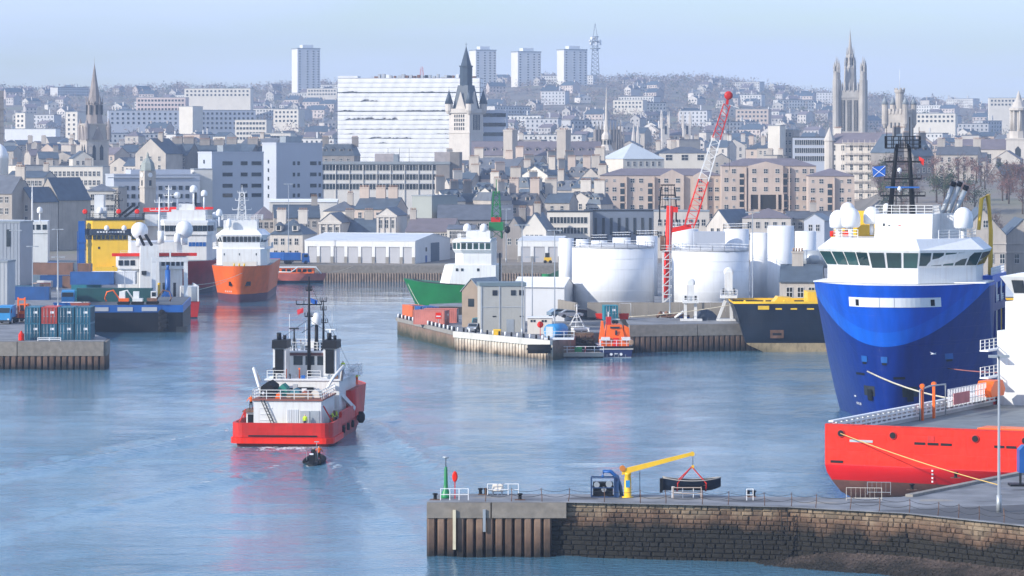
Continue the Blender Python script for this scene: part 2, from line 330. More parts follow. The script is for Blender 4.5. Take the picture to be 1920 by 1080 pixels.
# ------------------------------------------------------------------ tidal wall materials (stains follow the tide line)
def tidal(name, top, mid, low, z1, z2, bump=.5, rnd=.25):
    m = bpy.data.materials.new(name); m.use_nodes = True; n, l = m.node_tree.nodes, m.node_tree.links; b = n['Principled BSDF']
    b.inputs['Roughness'].default_value = .85
    g = n.new('ShaderNodeNewGeometry'); s = n.new('ShaderNodeSeparateXYZ'); l.new(g.outputs['Position'], s.inputs[0])
    z = n.new('ShaderNodeTexNoise'); z.inputs['Scale'].default_value = .35; z.inputs['Detail'].default_value = 6; z.inputs['Roughness'].default_value = .65
    l.new(g.outputs['Position'], z.inputs['Vector'])
    a = n.new('ShaderNodeMath'); a.operation = 'MULTIPLY_ADD'; a.inputs[1].default_value = 3.2; l.new(z.outputs['Fac'], a.inputs[0])
    c = n.new('ShaderNodeMath'); c.operation = 'SUBTRACT'; l.new(s.outputs['Z'], c.inputs[0]); c.inputs[1].default_value = 1.6; l.new(c.outputs[0], a.inputs[2])
    r = n.new('ShaderNodeMapRange'); r.inputs[1].default_value = z1-1.0; r.inputs[2].default_value = z2+1.0; l.new(a.outputs[0], r.inputs[0])
    cr = n.new('ShaderNodeValToRGB'); e = cr.color_ramp.elements; e[0].position = .22; e[0].color = (*low, 1); e[1].position = .75; e[1].color = (*top, 1)
    q = e.new(.48); q.color = (*mid, 1); l.new(r.outputs[0], cr.inputs[0])
    oi = n.new('ShaderNodeObjectInfo'); z2n = n.new('ShaderNodeTexNoise'); z2n.inputs['Scale'].default_value = 1.3; z2n.inputs['Detail'].default_value = 5
    l.new(g.outputs['Position'], z2n.inputs['Vector'])
    mm = n.new('ShaderNodeMath'); mm.operation = 'MULTIPLY_ADD'; mm.inputs[1].default_value = rnd*2; mm.inputs[2].default_value = .55-rnd; l.new(oi.outputs['Random'], mm.inputs[0])
    m2 = n.new('ShaderNodeMath'); m2.operation = 'ADD'; l.new(mm.outputs[0], m2.inputs[0]); 
    m3 = n.new('ShaderNodeMath'); m3.operation = 'MULTIPLY'; m3.inputs[1].default_value = .9; l.new(z2n.outputs['Fac'], m3.inputs[0]); l.new(m3.outputs[0], m2.inputs[1])
    h = n.new('ShaderNodeHueSaturation'); l.new(cr.outputs[0], h.inputs['Color']); l.new(m2.outputs[0], h.inputs['Value']); l.new(h.outputs[0], b.inputs['Base Color'])
    bp = n.new('ShaderNodeBump'); bp.inputs['Strength'].default_value = bump; bp.inputs['Distance'].default_value = .08
    z3 = n.new('ShaderNodeTexNoise'); z3.inputs['Scale'].default_value = 3.5; z3.inputs['Detail'].default_value = 5; l.new(g.outputs['Position'], z3.inputs['Vector'])
    l.new(z3.outputs['Fac'], bp.inputs['Height']); l.new(bp.outputs[0], b.inputs['Normal'])
    return m
stonem = tidal('harbour_stone', (.235,.18,.12), (.12,.07,.042), (.009,.008,.005), 2.7, 4.4, .8, .33)
pilem = tidal('sheet_pile', (.21,.135,.09), (.12,.07,.045), (.010,.009,.007), .4, 3.0, .5, .25)
capm = tidal('concrete_cap', (.23,.20,.165), (.21,.16,.13), (.10,.07,.05), -1.0, 2.5, .4, .1)
corem = mat('wall_core', (.02,.018,.014), .9, 0, .3)
whitef = tidal('pale_fender_wall', (.60,.54,.45), (.42,.33,.24), (.02,.018,.01), -.2, 2.0, .4, .2)
rustw = tidal('rusty_quay_face', (.26,.16,.12), (.15,.11,.07), (.03,.035,.015), .3, 2.9, .4, .1)

def along(path, s):
    for a, b in zip(path, path[1:]):
        a, b = Vector((a[0], a[1], 0)), Vector((b[0], b[1], 0)); L = (b-a).length
        if s <= L or b == Vector((path[-1][0], path[-1][1], 0)):
            d = (b-a).normalized(); return a+d*s, d
        s -= L
def plen(path): return sum(math.dist(a, b) for a, b in zip(path, path[1:]))

PILE = MB().add([(-.42,.05,0),(-.25,-.32,0),(.25,-.32,0),(.42,.05,0),(-.42,.05,1),(-.25,-.32,1),(.25,-.32,1),(.42,.05,1)],
                [(0,1,5,4),(1,2,6,5),(2,3,7,6),(4,5,6,7)]).mesh('pile', pilem)
def piles(parent, path, z0, z1, step, start=0.0, end=None):
    s = start+step/2; e = plen(path) if end is None else end
    while s < e:
        p, d = along(path, s)
        put('pile', PILE, parent, (p.x, p.y, z0), math.atan2(d.y, d.x), (step/.92, 1, z1-z0)); s += step
def cap(parent, path, s0, s1, z0, z1, m, name='cap_panel', out=.42):
    p, d = along(path, s0); L = s1-s0
    MB().box(.015, L-.015, -out, .35, z0, z1).build(name, m, parent, (p.x, p.y, 0), math.atan2(d.y, d.x))

STONES = []
for k in range(6):
    rr = random.Random(k); b = MB()
    def j(a): return a+rr.uniform(-.045, .045)
    o = [(-.5,0,-.5),(.5,0,-.5),(.5,0,.5),(-.5,0,.5)]
    f = [(j(-.47),-.10,j(-.44)),(j(.47),-.10,j(-.44)),(j(.47),-.10,j(.44)),(j(-.47),-.10,j(.44))]
    g = [(j(-.36),-.16-rr.random()*.06,j(-.3)),(j(.36),-.16-rr.random()*.06,j(-.3)),(j(.36),-.16-rr.random()*.06,j(.3)),(j(-.36),-.16-rr.random()*.06,j(.3))]
    b.add(o+f+g, [(i,(i+1)%4,4+(i+1)%4,4+i) for i in range(4)]+[(4+i,4+(i+1)%4,8+(i+1)%4,8+i) for i in range(4)]+[(8,9,10,11)])
    STONES.append(b.mesh('stone', stonem))

# ------------------------------------------------------------------ near pier
PZT = 4.7
P = [(PX(800,290),290), (PX(1062,290),290), (PX(1480,286),286), (PX(1700,281),281), (PX(1920,271.7),271.7), (66,246)]
back = [(110,246), (110,419), (33.5,294), (28.5,293), (15,296), (-6.3,297)]
def inset(path, o):
    out = []
    for i in range(len(path)):
        a, b = Vector(path[max(0,i-1)]), Vector(path[min(len(path)-1,i+1)]); d = (b-a).normalized(); out.append((path[i][0]-d.y*o, path[i][1]+d.x*o))
    return out
pier = struct(MB().prism(inset(P,.38)+back, -3, PZT-.05, 0, 0).build('pier', tidal('pier_mortar', (.17,.135,.09), (.09,.06,.04), (.010,.009,.006), 2.7, 4.4, .5, .05)))
MB().prism(inset(P,-.2)+back, PZT-.05, PZT, 0).build('pavement', quaym, pier)
be = math.atan2(125,76.5); MB().box(0,146,-.7,.0,PZT,PZT+.22).build('kerb', conc, pier, (33.9,294.2,0), be)
MB().prism([(30,282.6),(32.6,281.4),(40.9,272.2),(66,246.5),(109,246.5),(109,330),(60,300),(44,288)],PZT+.001,PZT+.005).build('asphalt_patch', asphalt, pier)
qd = random.Random(8)
for i in range(9):
    cx_, cy_ = [( -2,293.6),(6,292.6),(12,293),(20,290.5),(26,289),(30,289.5),(36,291),(45,300),(52,312)][i]; rw = qd.uniform(1.2,2.6)
    MB().prism([(cx_+rw*math.cos(a_*.785)*qd.uniform(.7,1.2), cy_+rw*.55*math.sin(a_*.785)*qd.uniform(.7,1.2)) for a_ in range(8)],PZT+.006,PZT+.010).build('stained_patch', asphalt if i % 2 else conc, pier)
s1 = PX(920,290)-P[0][0]; s2 = P[1][0]-P[0][0]; s3 = PX(1030,290)-P[0][0]
cap(pier, P, 0, s1, 3.35, PZT-.06, capm); cap(pier, P, s1+.08, s2, 3.35, PZT-.06, capm)
piles(pier, P, -2, 3.36, .82, 0, s3)
HS = [.46,.36,.42,.38,.44,.36,.42,.4,.4,.42,.4,.4,.4]; tot = plen(P)-30.0; rng = random.Random(5); low = MB()
zt = PZT-.06+.5
for k in range(13):
    zt -= HS[k-1] if k else .5; s = (s2 if k < 4 else s3)+rng.uniform(-.2, 0)+.12
    while s < tot:
        L = rng.choice((.45,.6,.7,.8,1.1))*rng.uniform(.85,1.15); p, d = along(P, s+L/2); a = math.atan2(d.y, d.x); hh = HS[k]
        n = Vector((d.y, -d.x, 0)); q = p+n*(-.36+rng.uniform(0, .06)); me = rng.choice(STONES); sy = rng.uniform(.3, .9)
        if k < 4: put('stone', me, pier, (q.x, q.y, zt-hh/2), a, (L-.01, sy, hh-.01))
        else:
            ca, sa = math.cos(a), math.sin(a)
            vs = [(q.x+v.co.x*(L-.02)*ca-v.co.y*sy*sa, q.y+v.co.x*(L-.02)*sa+v.co.y*sy*ca, zt-hh/2+v.co.z*(hh-.01)) for v in me.vertices]
            low.add(vs, [tuple(pg.vertices) for pg in me.polygons])
        s += L
stuff(low.build('stone', stonem, pier))
MB().box(-.13,.13,-.62,-.36,.7,4.05).build('marker_board', mat('faded_cream',(.68,.60,.42),.7,0,.15,1), pier, (PX(852,290),290,0))
MB().box(-.12,.12,-.58,-.36,2.2,4.1).build('marker_board', galv, pier, (PX(908,290),290,0))
ld = MB()
for xo in (-.25,.25): ld.bar((xo,-.55,0),(xo,-.55,4.5),.07)
for k in range(14): ld.bar((-.25,-.55,.2+k*.32),(.25,-.55,.2+k*.32),.05)
ld.build('ladder', corem, pier, (PX(1470,286),286,0))

# shingle bank at the foot of the wall
bm = MB(); N = 64; rows = []
p0 = plen(P[:2])+PX(1370,286)-P[1][0]
for i in range(N+1):
    s = p0+(plen(P)-16-p0)*i/N; p, d = along(P, s); n = Vector((d.y,-d.x,0)); t = min(1, i/14.0); t = t*t*(3-2*t)
    rows.append([(p+n*o)+Vector((0,0,zz)) for o, zz in ((-.4,1.35*t-.25),(.8,1.15*t-.28),(2.6,.55*t-.3),(4.6,.12*t-.35),(8,-.9))])
bm.add([v for r in rows for v in r], [(i*5+j,(i+1)*5+j,(i+1)*5+j+1,i*5+j+1) for i in range(N) for j in range(4)], 0, True)
shing = tidal('shingle', (.13,.095,.078), (.075,.055,.045), (.014,.012,.008), .5, 1.9, 1.0, .1)
struct(bm.build('shingle_bank', shing))
pb = MB(); rr = random.Random(2)
for i in range(9000):
    a = rr.randrange(N); j = rr.choice((0,1,1,2,2,3)); u, v = rr.random(), rr.random()
    c = rows[a][j].lerp(rows[a+1][j], u).lerp(rows[a][j+1].lerp(rows[a+1][j+1], u), v); r = rr.choice((.06,.08,.1,.13,.2,.3))*rr.uniform(.7,1.2)
    if c.z < -.1: continue
    o = [(c.x+r*math.cos(t+i), c.y+r*math.sin(t+i)*.8, c.z) for t in (0,1.57,3.14,4.71)]+[(c.x, c.y, c.z+r*.42)]
    pb.add(o, [(0,1,4),(1,2,4),(2,3,4),(3,0,4)])
stuff(pb.build('pebbles', shing), 'grey-brown pebbles on the bank below the pier wall', 'pebbles')

# ------------------------------------------------------------------ left quay
LZ = 4.5
LQ = [(-190,538), (PX(195,538),538), (PX(200,545),546), (-82,606), (-82,690), (-86,765), (-420,765), (-420,538)]
lq = struct(MB().prism([(x, y+(.36 if y == 538 else 0)) for x, y in LQ], -3, LZ-.05).build('left_quay', corem))
MB().prism([(x, y-(.25 if y == 538 else 0)) for x, y in LQ], LZ-.05, LZ).build('pavement', quaym, lq)
pth = [(-110,538), (PX(195,538),538), (PX(200,545),546)]
L1 = pth[1][0]-pth[0][0]
cap(lq, pth, 0, 32, 2.2, LZ-.06, capm); cap(lq, pth, 32.1, L1, 2.2, LZ-.06, capm); cap(lq, pth, L1+.02, plen(pth), 2.2, LZ-.06, capm)
piles(lq, pth, -2, 2.25, 1.0)
# ------------------------------------------------------------------ middle quay (lifeboat station and tank farm)
MZ = 3.2; NZ = 4.75
A_, B_, C_ = (PX(745,641),641), (PX(853,592),592), (PX(1035,563),563)
nose = [A_, B_, C_, (9.5,571), (12,586), (20,592), (20,640), (-18,655)]
nq = struct(MB().prism(nose, -3, MZ-.05, 0).build('middle_quay', rustw))
MB().prism([(x*1.0, y) for x, y in nose], MZ-.05, MZ).build('pavement', quaym, nq)
MB().extx([(-.3,2.55),(.1,2.55),(.1,MZ+.02),(-.3,MZ+.02)], 0, math.dist(A_,B_)).build('coping', conc, nq, (A_[0],A_[1],0), math.atan2(B_[1]-A_[1],B_[0]-A_[0]))
bc = [B_, C_]; Lb = plen(bc); s = .3; n_ = Vector((C_[1]-B_[1], -(C_[0]-B_[0]), 0)).normalized()
FP = MB().extx([(-.22,0),(.05,0),(.05,1),(-.22,1)], 0, 1).mesh('fender_post', whitef)
FB = MB().extx([(-.06,0),(.05,0),(.05,1),(-.06,1)], 0, 1).mesh('facing_panel', whitef)
az = math.atan2(C_[1]-B_[1], C_[0]-B_[0])
while s < Lb-.6:
    p, d = along(bc, s); put('fender_post', FP, nq, (p.x,p.y,-1), az, (.3,1,3.2)); q, d = along(bc, s+.3)
    put('facing_panel', FB, nq, (q.x,q.y,-1), az, (.72,1,3.45)); s += 1.04
MB().extx([(-.4,2.2),(.1,2.2),(.1,MZ+.03),(-.4,MZ+.03)], 0, Lb).build('coping', mat('pale_coping',(.58,.56,.5),.8,0,.2,.4), nq, (B_[0],B_[1],0), az)
rb = [(20,592), (20,584), (44,590), (80,593)]
tank_land = [(20,584.4),(44,590.4),(80,593.4),(150,600),(320,600),(320,903),(30,903),(27,706),(-16,663),(-16,655),(20,640)]
tq = struct(MB().prism(tank_land, -3, NZ-.05).build('inner_quay', corem))
MB().prism(tank_land, NZ-.05, NZ).build('pavement', quaym, tq)
rp = [(20,584),(44,590),(80,593)]
for k in range(5): cap(tq, rp, k*12.2, k*12.2+12.1, 2.75, NZ-.06, capm)
piles(tq, rp, -2, 2.8, .95)
# far quay below the warehouses
fq = struct(MB().box(-420, 32, 901.5, 906, -3, 4.3).build('far_quay', capm))
fp = MB()
for i in range(132):
    x = -62+i*.72; fp.add([(x,901.4,-2),(x+.15,901.0,-2),(x+.42,901.0,-2),(x+.57,901.4,-2),(x,901.4,2.2),(x+.15,901.0,2.2),(x+.42,901.0,2.2),(x+.57,901.4,2.2)], [(0,1,5,4),(1,2,6,5),(2,3,7,6),(4,5,6,7)])
stuff(fp.build('pile', mat('far_pile',(.30,.22,.16),.85,0,.4,.8), fq))
# ------------------------------------------------------------------ ship building helpers (local frame: x starboard, y forward, z up from the waterline)
def hullmesh(z0, z1, b, a, p, ys, yaft, nz=7, nb=12, mz=None, taft=1.0, ease=1.0, mats=None, name='hull', parent=None, cap_top=True, sheer=0.0, zl=None, dm=None):
    """shell of a ship between heights z0 and z1: b half beam, a entrance length, p fullness, ys stem position; pairs are (at z0, at z1)"""
    zs = zl or [lerp(z0, z1, i/nz) for i in range(nz+1)]; rows = []
    for z in zs:
        t = max(0, (z-z0)/(z1-z0))**ease; bb, aa, pp, yy = (lerp(*q, t) for q in (b, a, p, ys)); half = []
        for i in range(nb+1):
            x = bb*math.sin(math.pi/2*i/nb); y = yy-aa*(x/bb)**pp
            half.append((x, y, z+sheer*max(0, 1-(yy-y)/aa)**2*t))
        for k in (.3, .65, 1.0):
            half.append((bb*lerp(1, taft, max(0, k-.3)/.7), lerp(yy-aa, yaft, k), z))
        rows.append([(-x, y, zz) for x, y, zz in reversed(half[1:])]+half)
    n = len(rows[0]); mb = MB()
    mb.v = [v for r in rows for v in r]
    for i in range(len(rows)-1):
        for j in range(n-1):
            zm = (rows[i][j][2]+rows[i+1][j][2])/2 if False else (zs[i]+zs[i+1])/2
            mb.f.append((i*n+j, (i+1)*n+j, (i+1)*n+j+1, i*n+j+1)); mb.m.append(mz(zm) if mz else 0); mb.s.append(True)
        mb.f.append((i*n+n-1, (i+1)*n+n-1, (i+1)*n, i*n)); mb.m.append(mz((zs[i]+zs[i+1])/2) if mz else 0); mb.s.append(False)
    o = mb.build(name, mats, parent)
    if cap_top: MB().add([(v[0]*.985, v[1]-.08, v[2]-.06) for v in rows[-1]], [tuple(range(n-1, -1, -1))]).build('deck', dm or deckm, parent)
    return o, rows

def bowx(xx, z, z0, z1, b, a, p, ys, ease=1.0):
    t = max(0, (z-z0)/(z1-z0))**ease; bb, aa, pp, yy = (lerp(*q, t) for q in (b, a, p, ys))
    return yy-aa*min(1, abs(xx)/bb)**pp

def wall_windows(parent, p0, p1, z0, z1, n, gap=.18, lean=0.0, gm=None, name='window', out=.04, fr=None):
    """a row of panes let into a wall face running from p0 to p1 (x,y), seen from its right-hand side"""
    a, b = Vector((p0[0],p0[1],0)), Vector((p1[0],p1[1],0)); d = (b-a).normalized(); nrm = Vector((d.y,-d.x,0)); L = (b-a).length; w = L/n
    for i in range(n):
        q0, q1 = a+d*(w*i+gap/2), a+d*(w*(i+1)-gap/2)
        o0, o1 = nrm*out, nrm*(out+lean)
        m = MB(); c = (q0+q1)/2; zz = (z0+z1)/2; off = Vector((c.x, c.y, zz))
        vs = [q0+o0+Vector((0,0,z0))-off, q1+o0+Vector((0,0,z0))-off, q1+o1+Vector((0,0,z1))-off, q0+o1+Vector((0,0,z1))-off]
        back_ = [v-nrm*.06 for v in vs]
        m.add(vs+back_, [(0,1,2,3),(0,4,5,1),(1,5,6,2),(2,6,7,3),(3,7,4,0)])
        m.build(name, gm or glass, parent, off)

def block(parent, name, poly0, z0, z1, m, poly1=None, mt=None):
    """deckhouse tier: polygon at z0 lofted to polygon at z1"""
    poly1 = poly1 or poly0; n = len(poly0); mb = MB()
    mb.add([(x,y,z0) for x,y in poly0]+[(x,y,z1) for x,y in poly1], [(i,(i+1)%n,n+(i+1)%n,n+i) for i in range(n)]+[tuple(range(n,2*n)), tuple(range(n-1,-1,-1))])
    return mb.build(name, m, parent)
def rect(x0, x1, y0, y1): return [(x0,y0),(x1,y0),(x1,y1),(x0,y1)]
def radome(parent, p, r, h, stem=.8, m=None):
    mb = MB(); mb.cyl((0,0,-stem),(0,0,.05),r*.25,r*.25,8,0); mb.dome((0,0,0),r,h,14,0)
    return mb.build('radome', m or white2, parent, p)
def mast(parent, p, h, m=white, arms=((.6,1.6),(.8,1.2)), r=.18, name='mast', lattice=0.0):
    mb = MB()
    if lattice:
        for sx in (-1,1):
            for sy in (-1,1): mb.bar((sx*lattice,sy*lattice,0),(sx*lattice*.5,sy*lattice*.5,h*.8),r*.7)
        k = 0
        for i in range(6):
            z = h*.8*i/6; f = lerp(1,.5,i/6)*lattice; g = lerp(1,.5,(i+1)/6)*lattice; z2 = h*.8*(i+1)/6
            for (x0,y0,x1,y1) in ((-f,-f,g,-g),(f,f,-g,g),(-f,f,-g,-g),(f,-f,g,g)): mb.bar((x0,y0,z),(x1,y1,z2),r*.45)
            mb.box(-g,g,-g,g,z2-.04,z2+.04)
        mb.bar((0,0,h*.8),(0,0,h),r*.5)
    else: mb.tube([(0,0,0),(0,0,h*.6),(0,0,h)],[r,r*.7,r*.3],8)
    for f, w_ in arms:
        mb.bar((-w_,0,h*f),(w_,0,h*f),r*.6)
        for sx in (-1,-.4,.5,1): mb.bar((sx*w_,0,h*f),(sx*w_,0,h*f+.5),r*.4)
    return mb.build(name, m, parent, p)
def railing(parent, pts, h=1.05, m=white, step=1.5, closed=False, nr=3, r=.04): return MB().rail(pts, h, nr, r, step, 0, closed).build('railing', m, parent)
def line(name, label, p, q, sag, r=.05, m=rope, n=14, cat='rope'):
    p, q = Vector(p), Vector(q)
    pts = [p.lerp(q, i/n)-Vector((0,0,4*sag*(i/n)*(1-i/n))) for i in range(n+1)]; c = pts[0].copy()
    return tag(MB().tube([v-c for v in pts], r, 5).build(name, m, None, c), label, cat)

# people: one skinned body each, coloured by garment
def person_mesh(name, pose, top, legs, hat):
    S = {'pel':(0,0,.95),'wai':(0,0,1.12),'che':(0,.01,1.38),'nec':(0,.01,1.52),'hd0':(0,.03,1.60),'hd1':(0,.03,1.74)}
    ar = {'down':((.24,-.02,1.15),(.25,.08,.92)),'rail':((.26,.10,1.18),(.22,.38,1.08)),'wide':((.36,.05,1.2),(.48,.2,1.02))}[pose]
    J = dict(S); E = [('pel','wai'),('wai','che'),('che','nec'),('nec','hd0'),('hd0','hd1')]
    rad = {'pel':.16,'wai':.145,'che':.165,'nec':.065,'hd0':.09,'hd1':.095}
    for s_, k in ((-1,'l'),(1,'r')):
        J['sh'+k] = (.19*s_,.0,1.43); J['el'+k] = (ar[0][0]*s_,)+ar[0][1:]; J['wr'+k] = (ar[1][0]*s_,)+ar[1][1:]
        J['hp'+k] = (.10*s_,0,.88); J['kn'+k] = (.12*s_,.04*(1 if k == 'l' else -.3),.5); J['an'+k] = (.13*s_,0 if k == 'l' else -.08,.09); J['to'+k] = (.15*s_,.2 if k == 'l' else .1,.05)
        E += [('che','sh'+k),('sh'+k,'el'+k),('el'+k,'wr'+k),('pel','hp'+k),('hp'+k,'kn'+k),('kn'+k,'an'+k),('an'+k,'to'+k)]
        rad.update({'sh'+k:.075,'el'+k:.055,'wr'+k:.04,'hp'+k:.10,'kn'+k:.07,'an'+k:.055,'to'+k:.045})
    ks = list(J); me = bpy.data.meshes.new('sk'); me.from_pydata([J[k] for k in ks], [(ks.index(a), ks.index(b)) for a, b in E], [])
    o = bpy.data.objects.new('sk', me); COL.objects.link(o)
    md = o.modifiers.new('s','SKIN'); sb = o.modifiers.new('b','SUBSURF'); sb.levels = sb.render_levels = 1
    for i, k in enumerate(ks): me.skin_vertices[0].data[i].radius = (rad[k]*(1.15 if k in ('che','pel','wai') else 1), rad[k]); me.skin_vertices[0].data[i].use_root = (k == 'pel')
    dg = bpy.context.evaluated_depsgraph_get(); ev = o.evaluated_get(dg); m2 = bpy.data.meshes.new_from_object(ev)
    vs = [tuple(v.co) for v in m2.vertices]; fs = [tuple(p.vertices) for p in m2.polygons]
    bpy.data.objects.remove(o); bpy.data.meshes.remove(me); bpy.data.meshes.remove(m2)
    mb = MB(); mb.v = vs; mb.f = fs; mb.s = [True]*len(fs)
    for f in fs:
        c = [sum(vs[i][a] for i in f)/len(f) for a in range(3)]
        mb.m.append(3 if c[2] > 1.70 else 2 if c[2] > 1.53 and abs(c[0]) < .12 else 1 if (c[2] < .98 and abs(c[0]) < .2 and c[1] < .2) else 0)
    for s_, k in ((-1,'l'),(1,'r')):                    # five bent fingers on each hand
        wv = Vector(J['wr'+k]); dr = (wv-Vector(J['el'+k])).normalized(); side = Vector((s_,0,0))
        mb.tube([wv, wv+dr*.06, wv+dr*.1],[.035,.042,.03],6,2)
        for i, L in enumerate((.07,.085,.09,.08,.06)):
            b0 = wv+dr*(.04 if i == 0 else .09)+Vector((0,(i-2)*.018,0)); dd = (dr+Vector((0,.8,0))).normalized() if i == 0 else dr
            mb.tube([b0, b0+dd*L*.5, b0+dd*L*.8+Vector((-s_*.02,.01,-.01))],[.011,.010,.008],4,2)
    return mb.mesh(name, [top, legs, skin, hat])
HIV = {'down':person_mesh('person','down',hivis,mat('work_trousers',(.02,.03,.06),.8),white), 'rail':person_mesh('person','rail',hivis,orange,white), 'dark':person_mesh('person','wide',orange,rubber,mat('dark_hair',(.03,.02,.015),.7)), 'crew':person_mesh('person','rail',rubber,rubber,mat('white_helmet',(.75,.75,.72),.4))}
def person(kind, p, rz, label): return tag(put('person', HIV[kind], None, p, rz), label, 'person', None)
def L2W(o, p): 
    a = o.rotation_euler.z; return Vector((o.location.x+p[0]*math.cos(a)-p[1]*math.sin(a), o.location.y+p[0]*math.sin(a)+p[1]*math.cos(a), o.location.z+p[2]))

# ------------------------------------------------------------------ the leaving support vessel (stern to the camera)
def support_vessel():
    t = thing('support_vessel', 'red and white support vessel with two black-topped funnels leaving down the channel', 'ship', BOAT, -BOAT_H)
    mz = lambda z: 0 if z > .55 else 1
    boot = mat('dark_red_boot',(.30,.025,.02),.5,0,.3,.6,dirt=.4,dcol=(.1,.05,.03))
    hullmesh(-1.5, 3.2, (5.2,5.9), (15,10), (1.35,2.3), (38,41), .9, nz=8, mz=mz, mats=[redp,boot], parent=t, zl=[-1.5,-.4,.5,.62,1.4,1.9], taft=.98)
    # stern bulwark, rounded corners
    def ring(hw, y0, z0, z1, m, name, th=.25, rc=1.3, yf=9):
        out = [(-hw,yf)]+[(-hw+rc-rc*math.cos(a), y0+rc-rc*math.sin(a)) for a in (0,.4,.8,1.2,1.57)]
        out += [(-x,y) for x,y in reversed(out)]
        inn = [(x*(hw-th)/hw, y+(th if y < yf else 0)) for x,y in out]; k = len(out)
        mb = MB(); mb.add([(x,y,z0) for x,y in out]+[(x,y,z1) for x,y in out]+[(x,y,z0) for x,y in inn]+[(x,y,z1) for x,y in inn],
           [(i,i+1,k+i+1,k+i) for i in range(k-1)]+[(2*k+i+1,2*k+i,3*k+i,3*k+i+1) for i in range(k-1)]+[(k+i,k+i+1,3*k+i+1,3*k+i) for i in range(k-1)]+[(i+1,i,2*k+i,2*k+i+1) for i in range(k-1)]+[(0,k,3*k,2*k),(k-1,2*k-1,4*k-1,3*k-1)])
        return mb.build(name, m, t)
    ring(5.95, .2, 1.05, 2.75, redp, 'bulwark'); ring(6.12, .0, .35, 1.02, signal, 'rubbing_strake', .5)
    MB().box(-3.9,4.2,.13,.24,1.15,1.32).build('scupper_slot', black, t)
    # bow bulwark, red outside, higher
    hullmesh(1.95, 5.2, (5.9,5.6), (11,9), (1.8,2.4), (40.2,42.5), 20, nz=3, mats=[redp], name='bow_bulwark', parent=t, cap_top=True, dm=mat('red_deck',(.35,.05,.035),.7))
    MB().box(5.55,5.9,9,21,1.9,3.4).build('side_bulwark', redp, t); MB().box(-5.9,-5.55,9,21,1.9,3.4).build('side_bulwark', redp, t)
    MB().box(-5.6,5.6,.6,30,1.7,1.93).build('working_deck', deckg, t)
    # aft house
    h = block(t,'aft_deckhouse', rect(-3.6,4.4,2.2,13.5), 1.95, 5.2, white); tr = MB().box(-3.8,4.6,2.0,13.6,5.2,5.38).build('deck_edge', mat('brown_trim',(.25,.08,.05),.7), t)
    for x0, x1, mm in ((1.9,3.0,greyp),(3.15,4.2,galv)): MB().box(x0,x1,2.1,2.19,2.0,4.05).build('door', mm, t)
    cl = MB()
    for i in range(7): cl.box(.35+i*.2,.45+i*.2,2.13,2.2,2.0,4.2)
    cl.build('corrugated_panel', white2, t)
    for z in (2.9,3.6,4.3): MB().box(-2.9,-1.4,2.13,2.2,z,z+.06).build('grab_bar', white2, t)
    MB().box(-1.0,.5,1.7,2.1,2.0,2.45).build('locker', mat('lime_yellow',(.5,.5,.03),.5), t)
    st = MB()
    for dx in (0,.35): st.bar((-2.7+dx,1.95,5.3),(.0-1.2+dx,1.95,2.0),.09)
    for k in range(9): st.bar((-2.6+k*.18,1.95,5.1-k*.37),(-2.3+k*.18,1.95,5.1-k*.37),.05)
    st.build('ladder', dark, t)
    MB().box(-5.2,-3.7,3.6,8,3.75,3.9).build('side_platform', rust, t); MB().box(-4.8,-3.7,4.2,6.5,1.95,3.75).build('vent_housing', white, t)
    MB().box(-4.6,-3.9,4.1,4.2,2.3,3.4).build('vent_opening', black, t)
    railing(t, [(-3.7,2.15,5.38),(4.5,2.15,5.38),(4.5,13,5.38)], 1.1); railing(t, [(-3.7,13,5.38),(-3.7,2.15,5.38)], 1.1)
    # gear on the aft house
    def cover(x0, x1, y0, y1, z, h_, m, name): MB().extr([(x0,z),(x1,z),(x1-.12,z+h_*.7),((x0+x1)/2,z+h_),(x0+.12,z+h_*.7)], y0, y1).build(name, m, t)
    cover(-3.3,-1.6,5,9.5,5.4,1.8,rubber,'covered_workboat'); cover(-1.4,-.2,6,8.5,5.4,1.5,mat('green_tarp',(.02,.22,.17),.8),'tarpaulin')
    cover(.3,1.6,4.2,6.5,5.4,1.1,mat('blue_green_tarp',(.03,.17,.22),.8),'tarpaulin'); cover(1.7,2.6,4.0,6.0,5.4,.9,mat('rust_red_box',(.35,.10,.06),.7),'crate')
    cover(2.8,3.9,4.5,7,5.4,1.0,cream,'raft_canister'); cover(-1.2,-.5,3.2,4.1,5.4,.7,orange,'life_jacket_box')
    MB().box(.2,3.2,3.0,3.4,5.38,6.0).build('pipe_rack', clay, t)
    # main superstructure
    block(t,'superstructure', rect(-3.9,4.9,14,29), 1.95, 6.8, white); block(t,'boat_deck', rect(-4.2,5.2,13.8,29.4), 6.8, 6.95, white2)
    for z in (5.0,): wall_windows(t,(-2.6,13.99),(1.0,13.99),z,z+.9,3,.4)
    for cx in (-2.55, 3.6):
        f = MB().box(cx-.78,cx+.78,15,18.2,6.0,11.0).build('funnel', white, t)
        MB().box(cx-.52,cx+.52,14.9,15.0,7.6,10.5).build('black_panel', black, f); MB().extx([(14.7,10.6),(18.5,10.6),(18.3,11.6),(15.0,11.6)],cx-.9,cx+.9).build('funnel_cap', black, f)
        MB().cyl((cx-.2,16.2,11.6),(cx-.2,16.0,12.4),.28).cyl((cx+.35,17,11.6),(cx+.35,17,12.1),.2).build('exhaust', black, f)
        MB().cyl((cx,14.75,7.2),(cx,14.95,7.2),.3,.3,12).build('lamp', galv, f)
    MB().box(-.7,1.8,13.8,13.95,5.2,6.0).build('name_board', black, t)
    # a dark ring painted on the house front, as in the photograph
    b = [(-1.9,19),(3.1,19),(3.4,24),(2.6,26.2),(-1.4,26.2),(-2.2,24)]
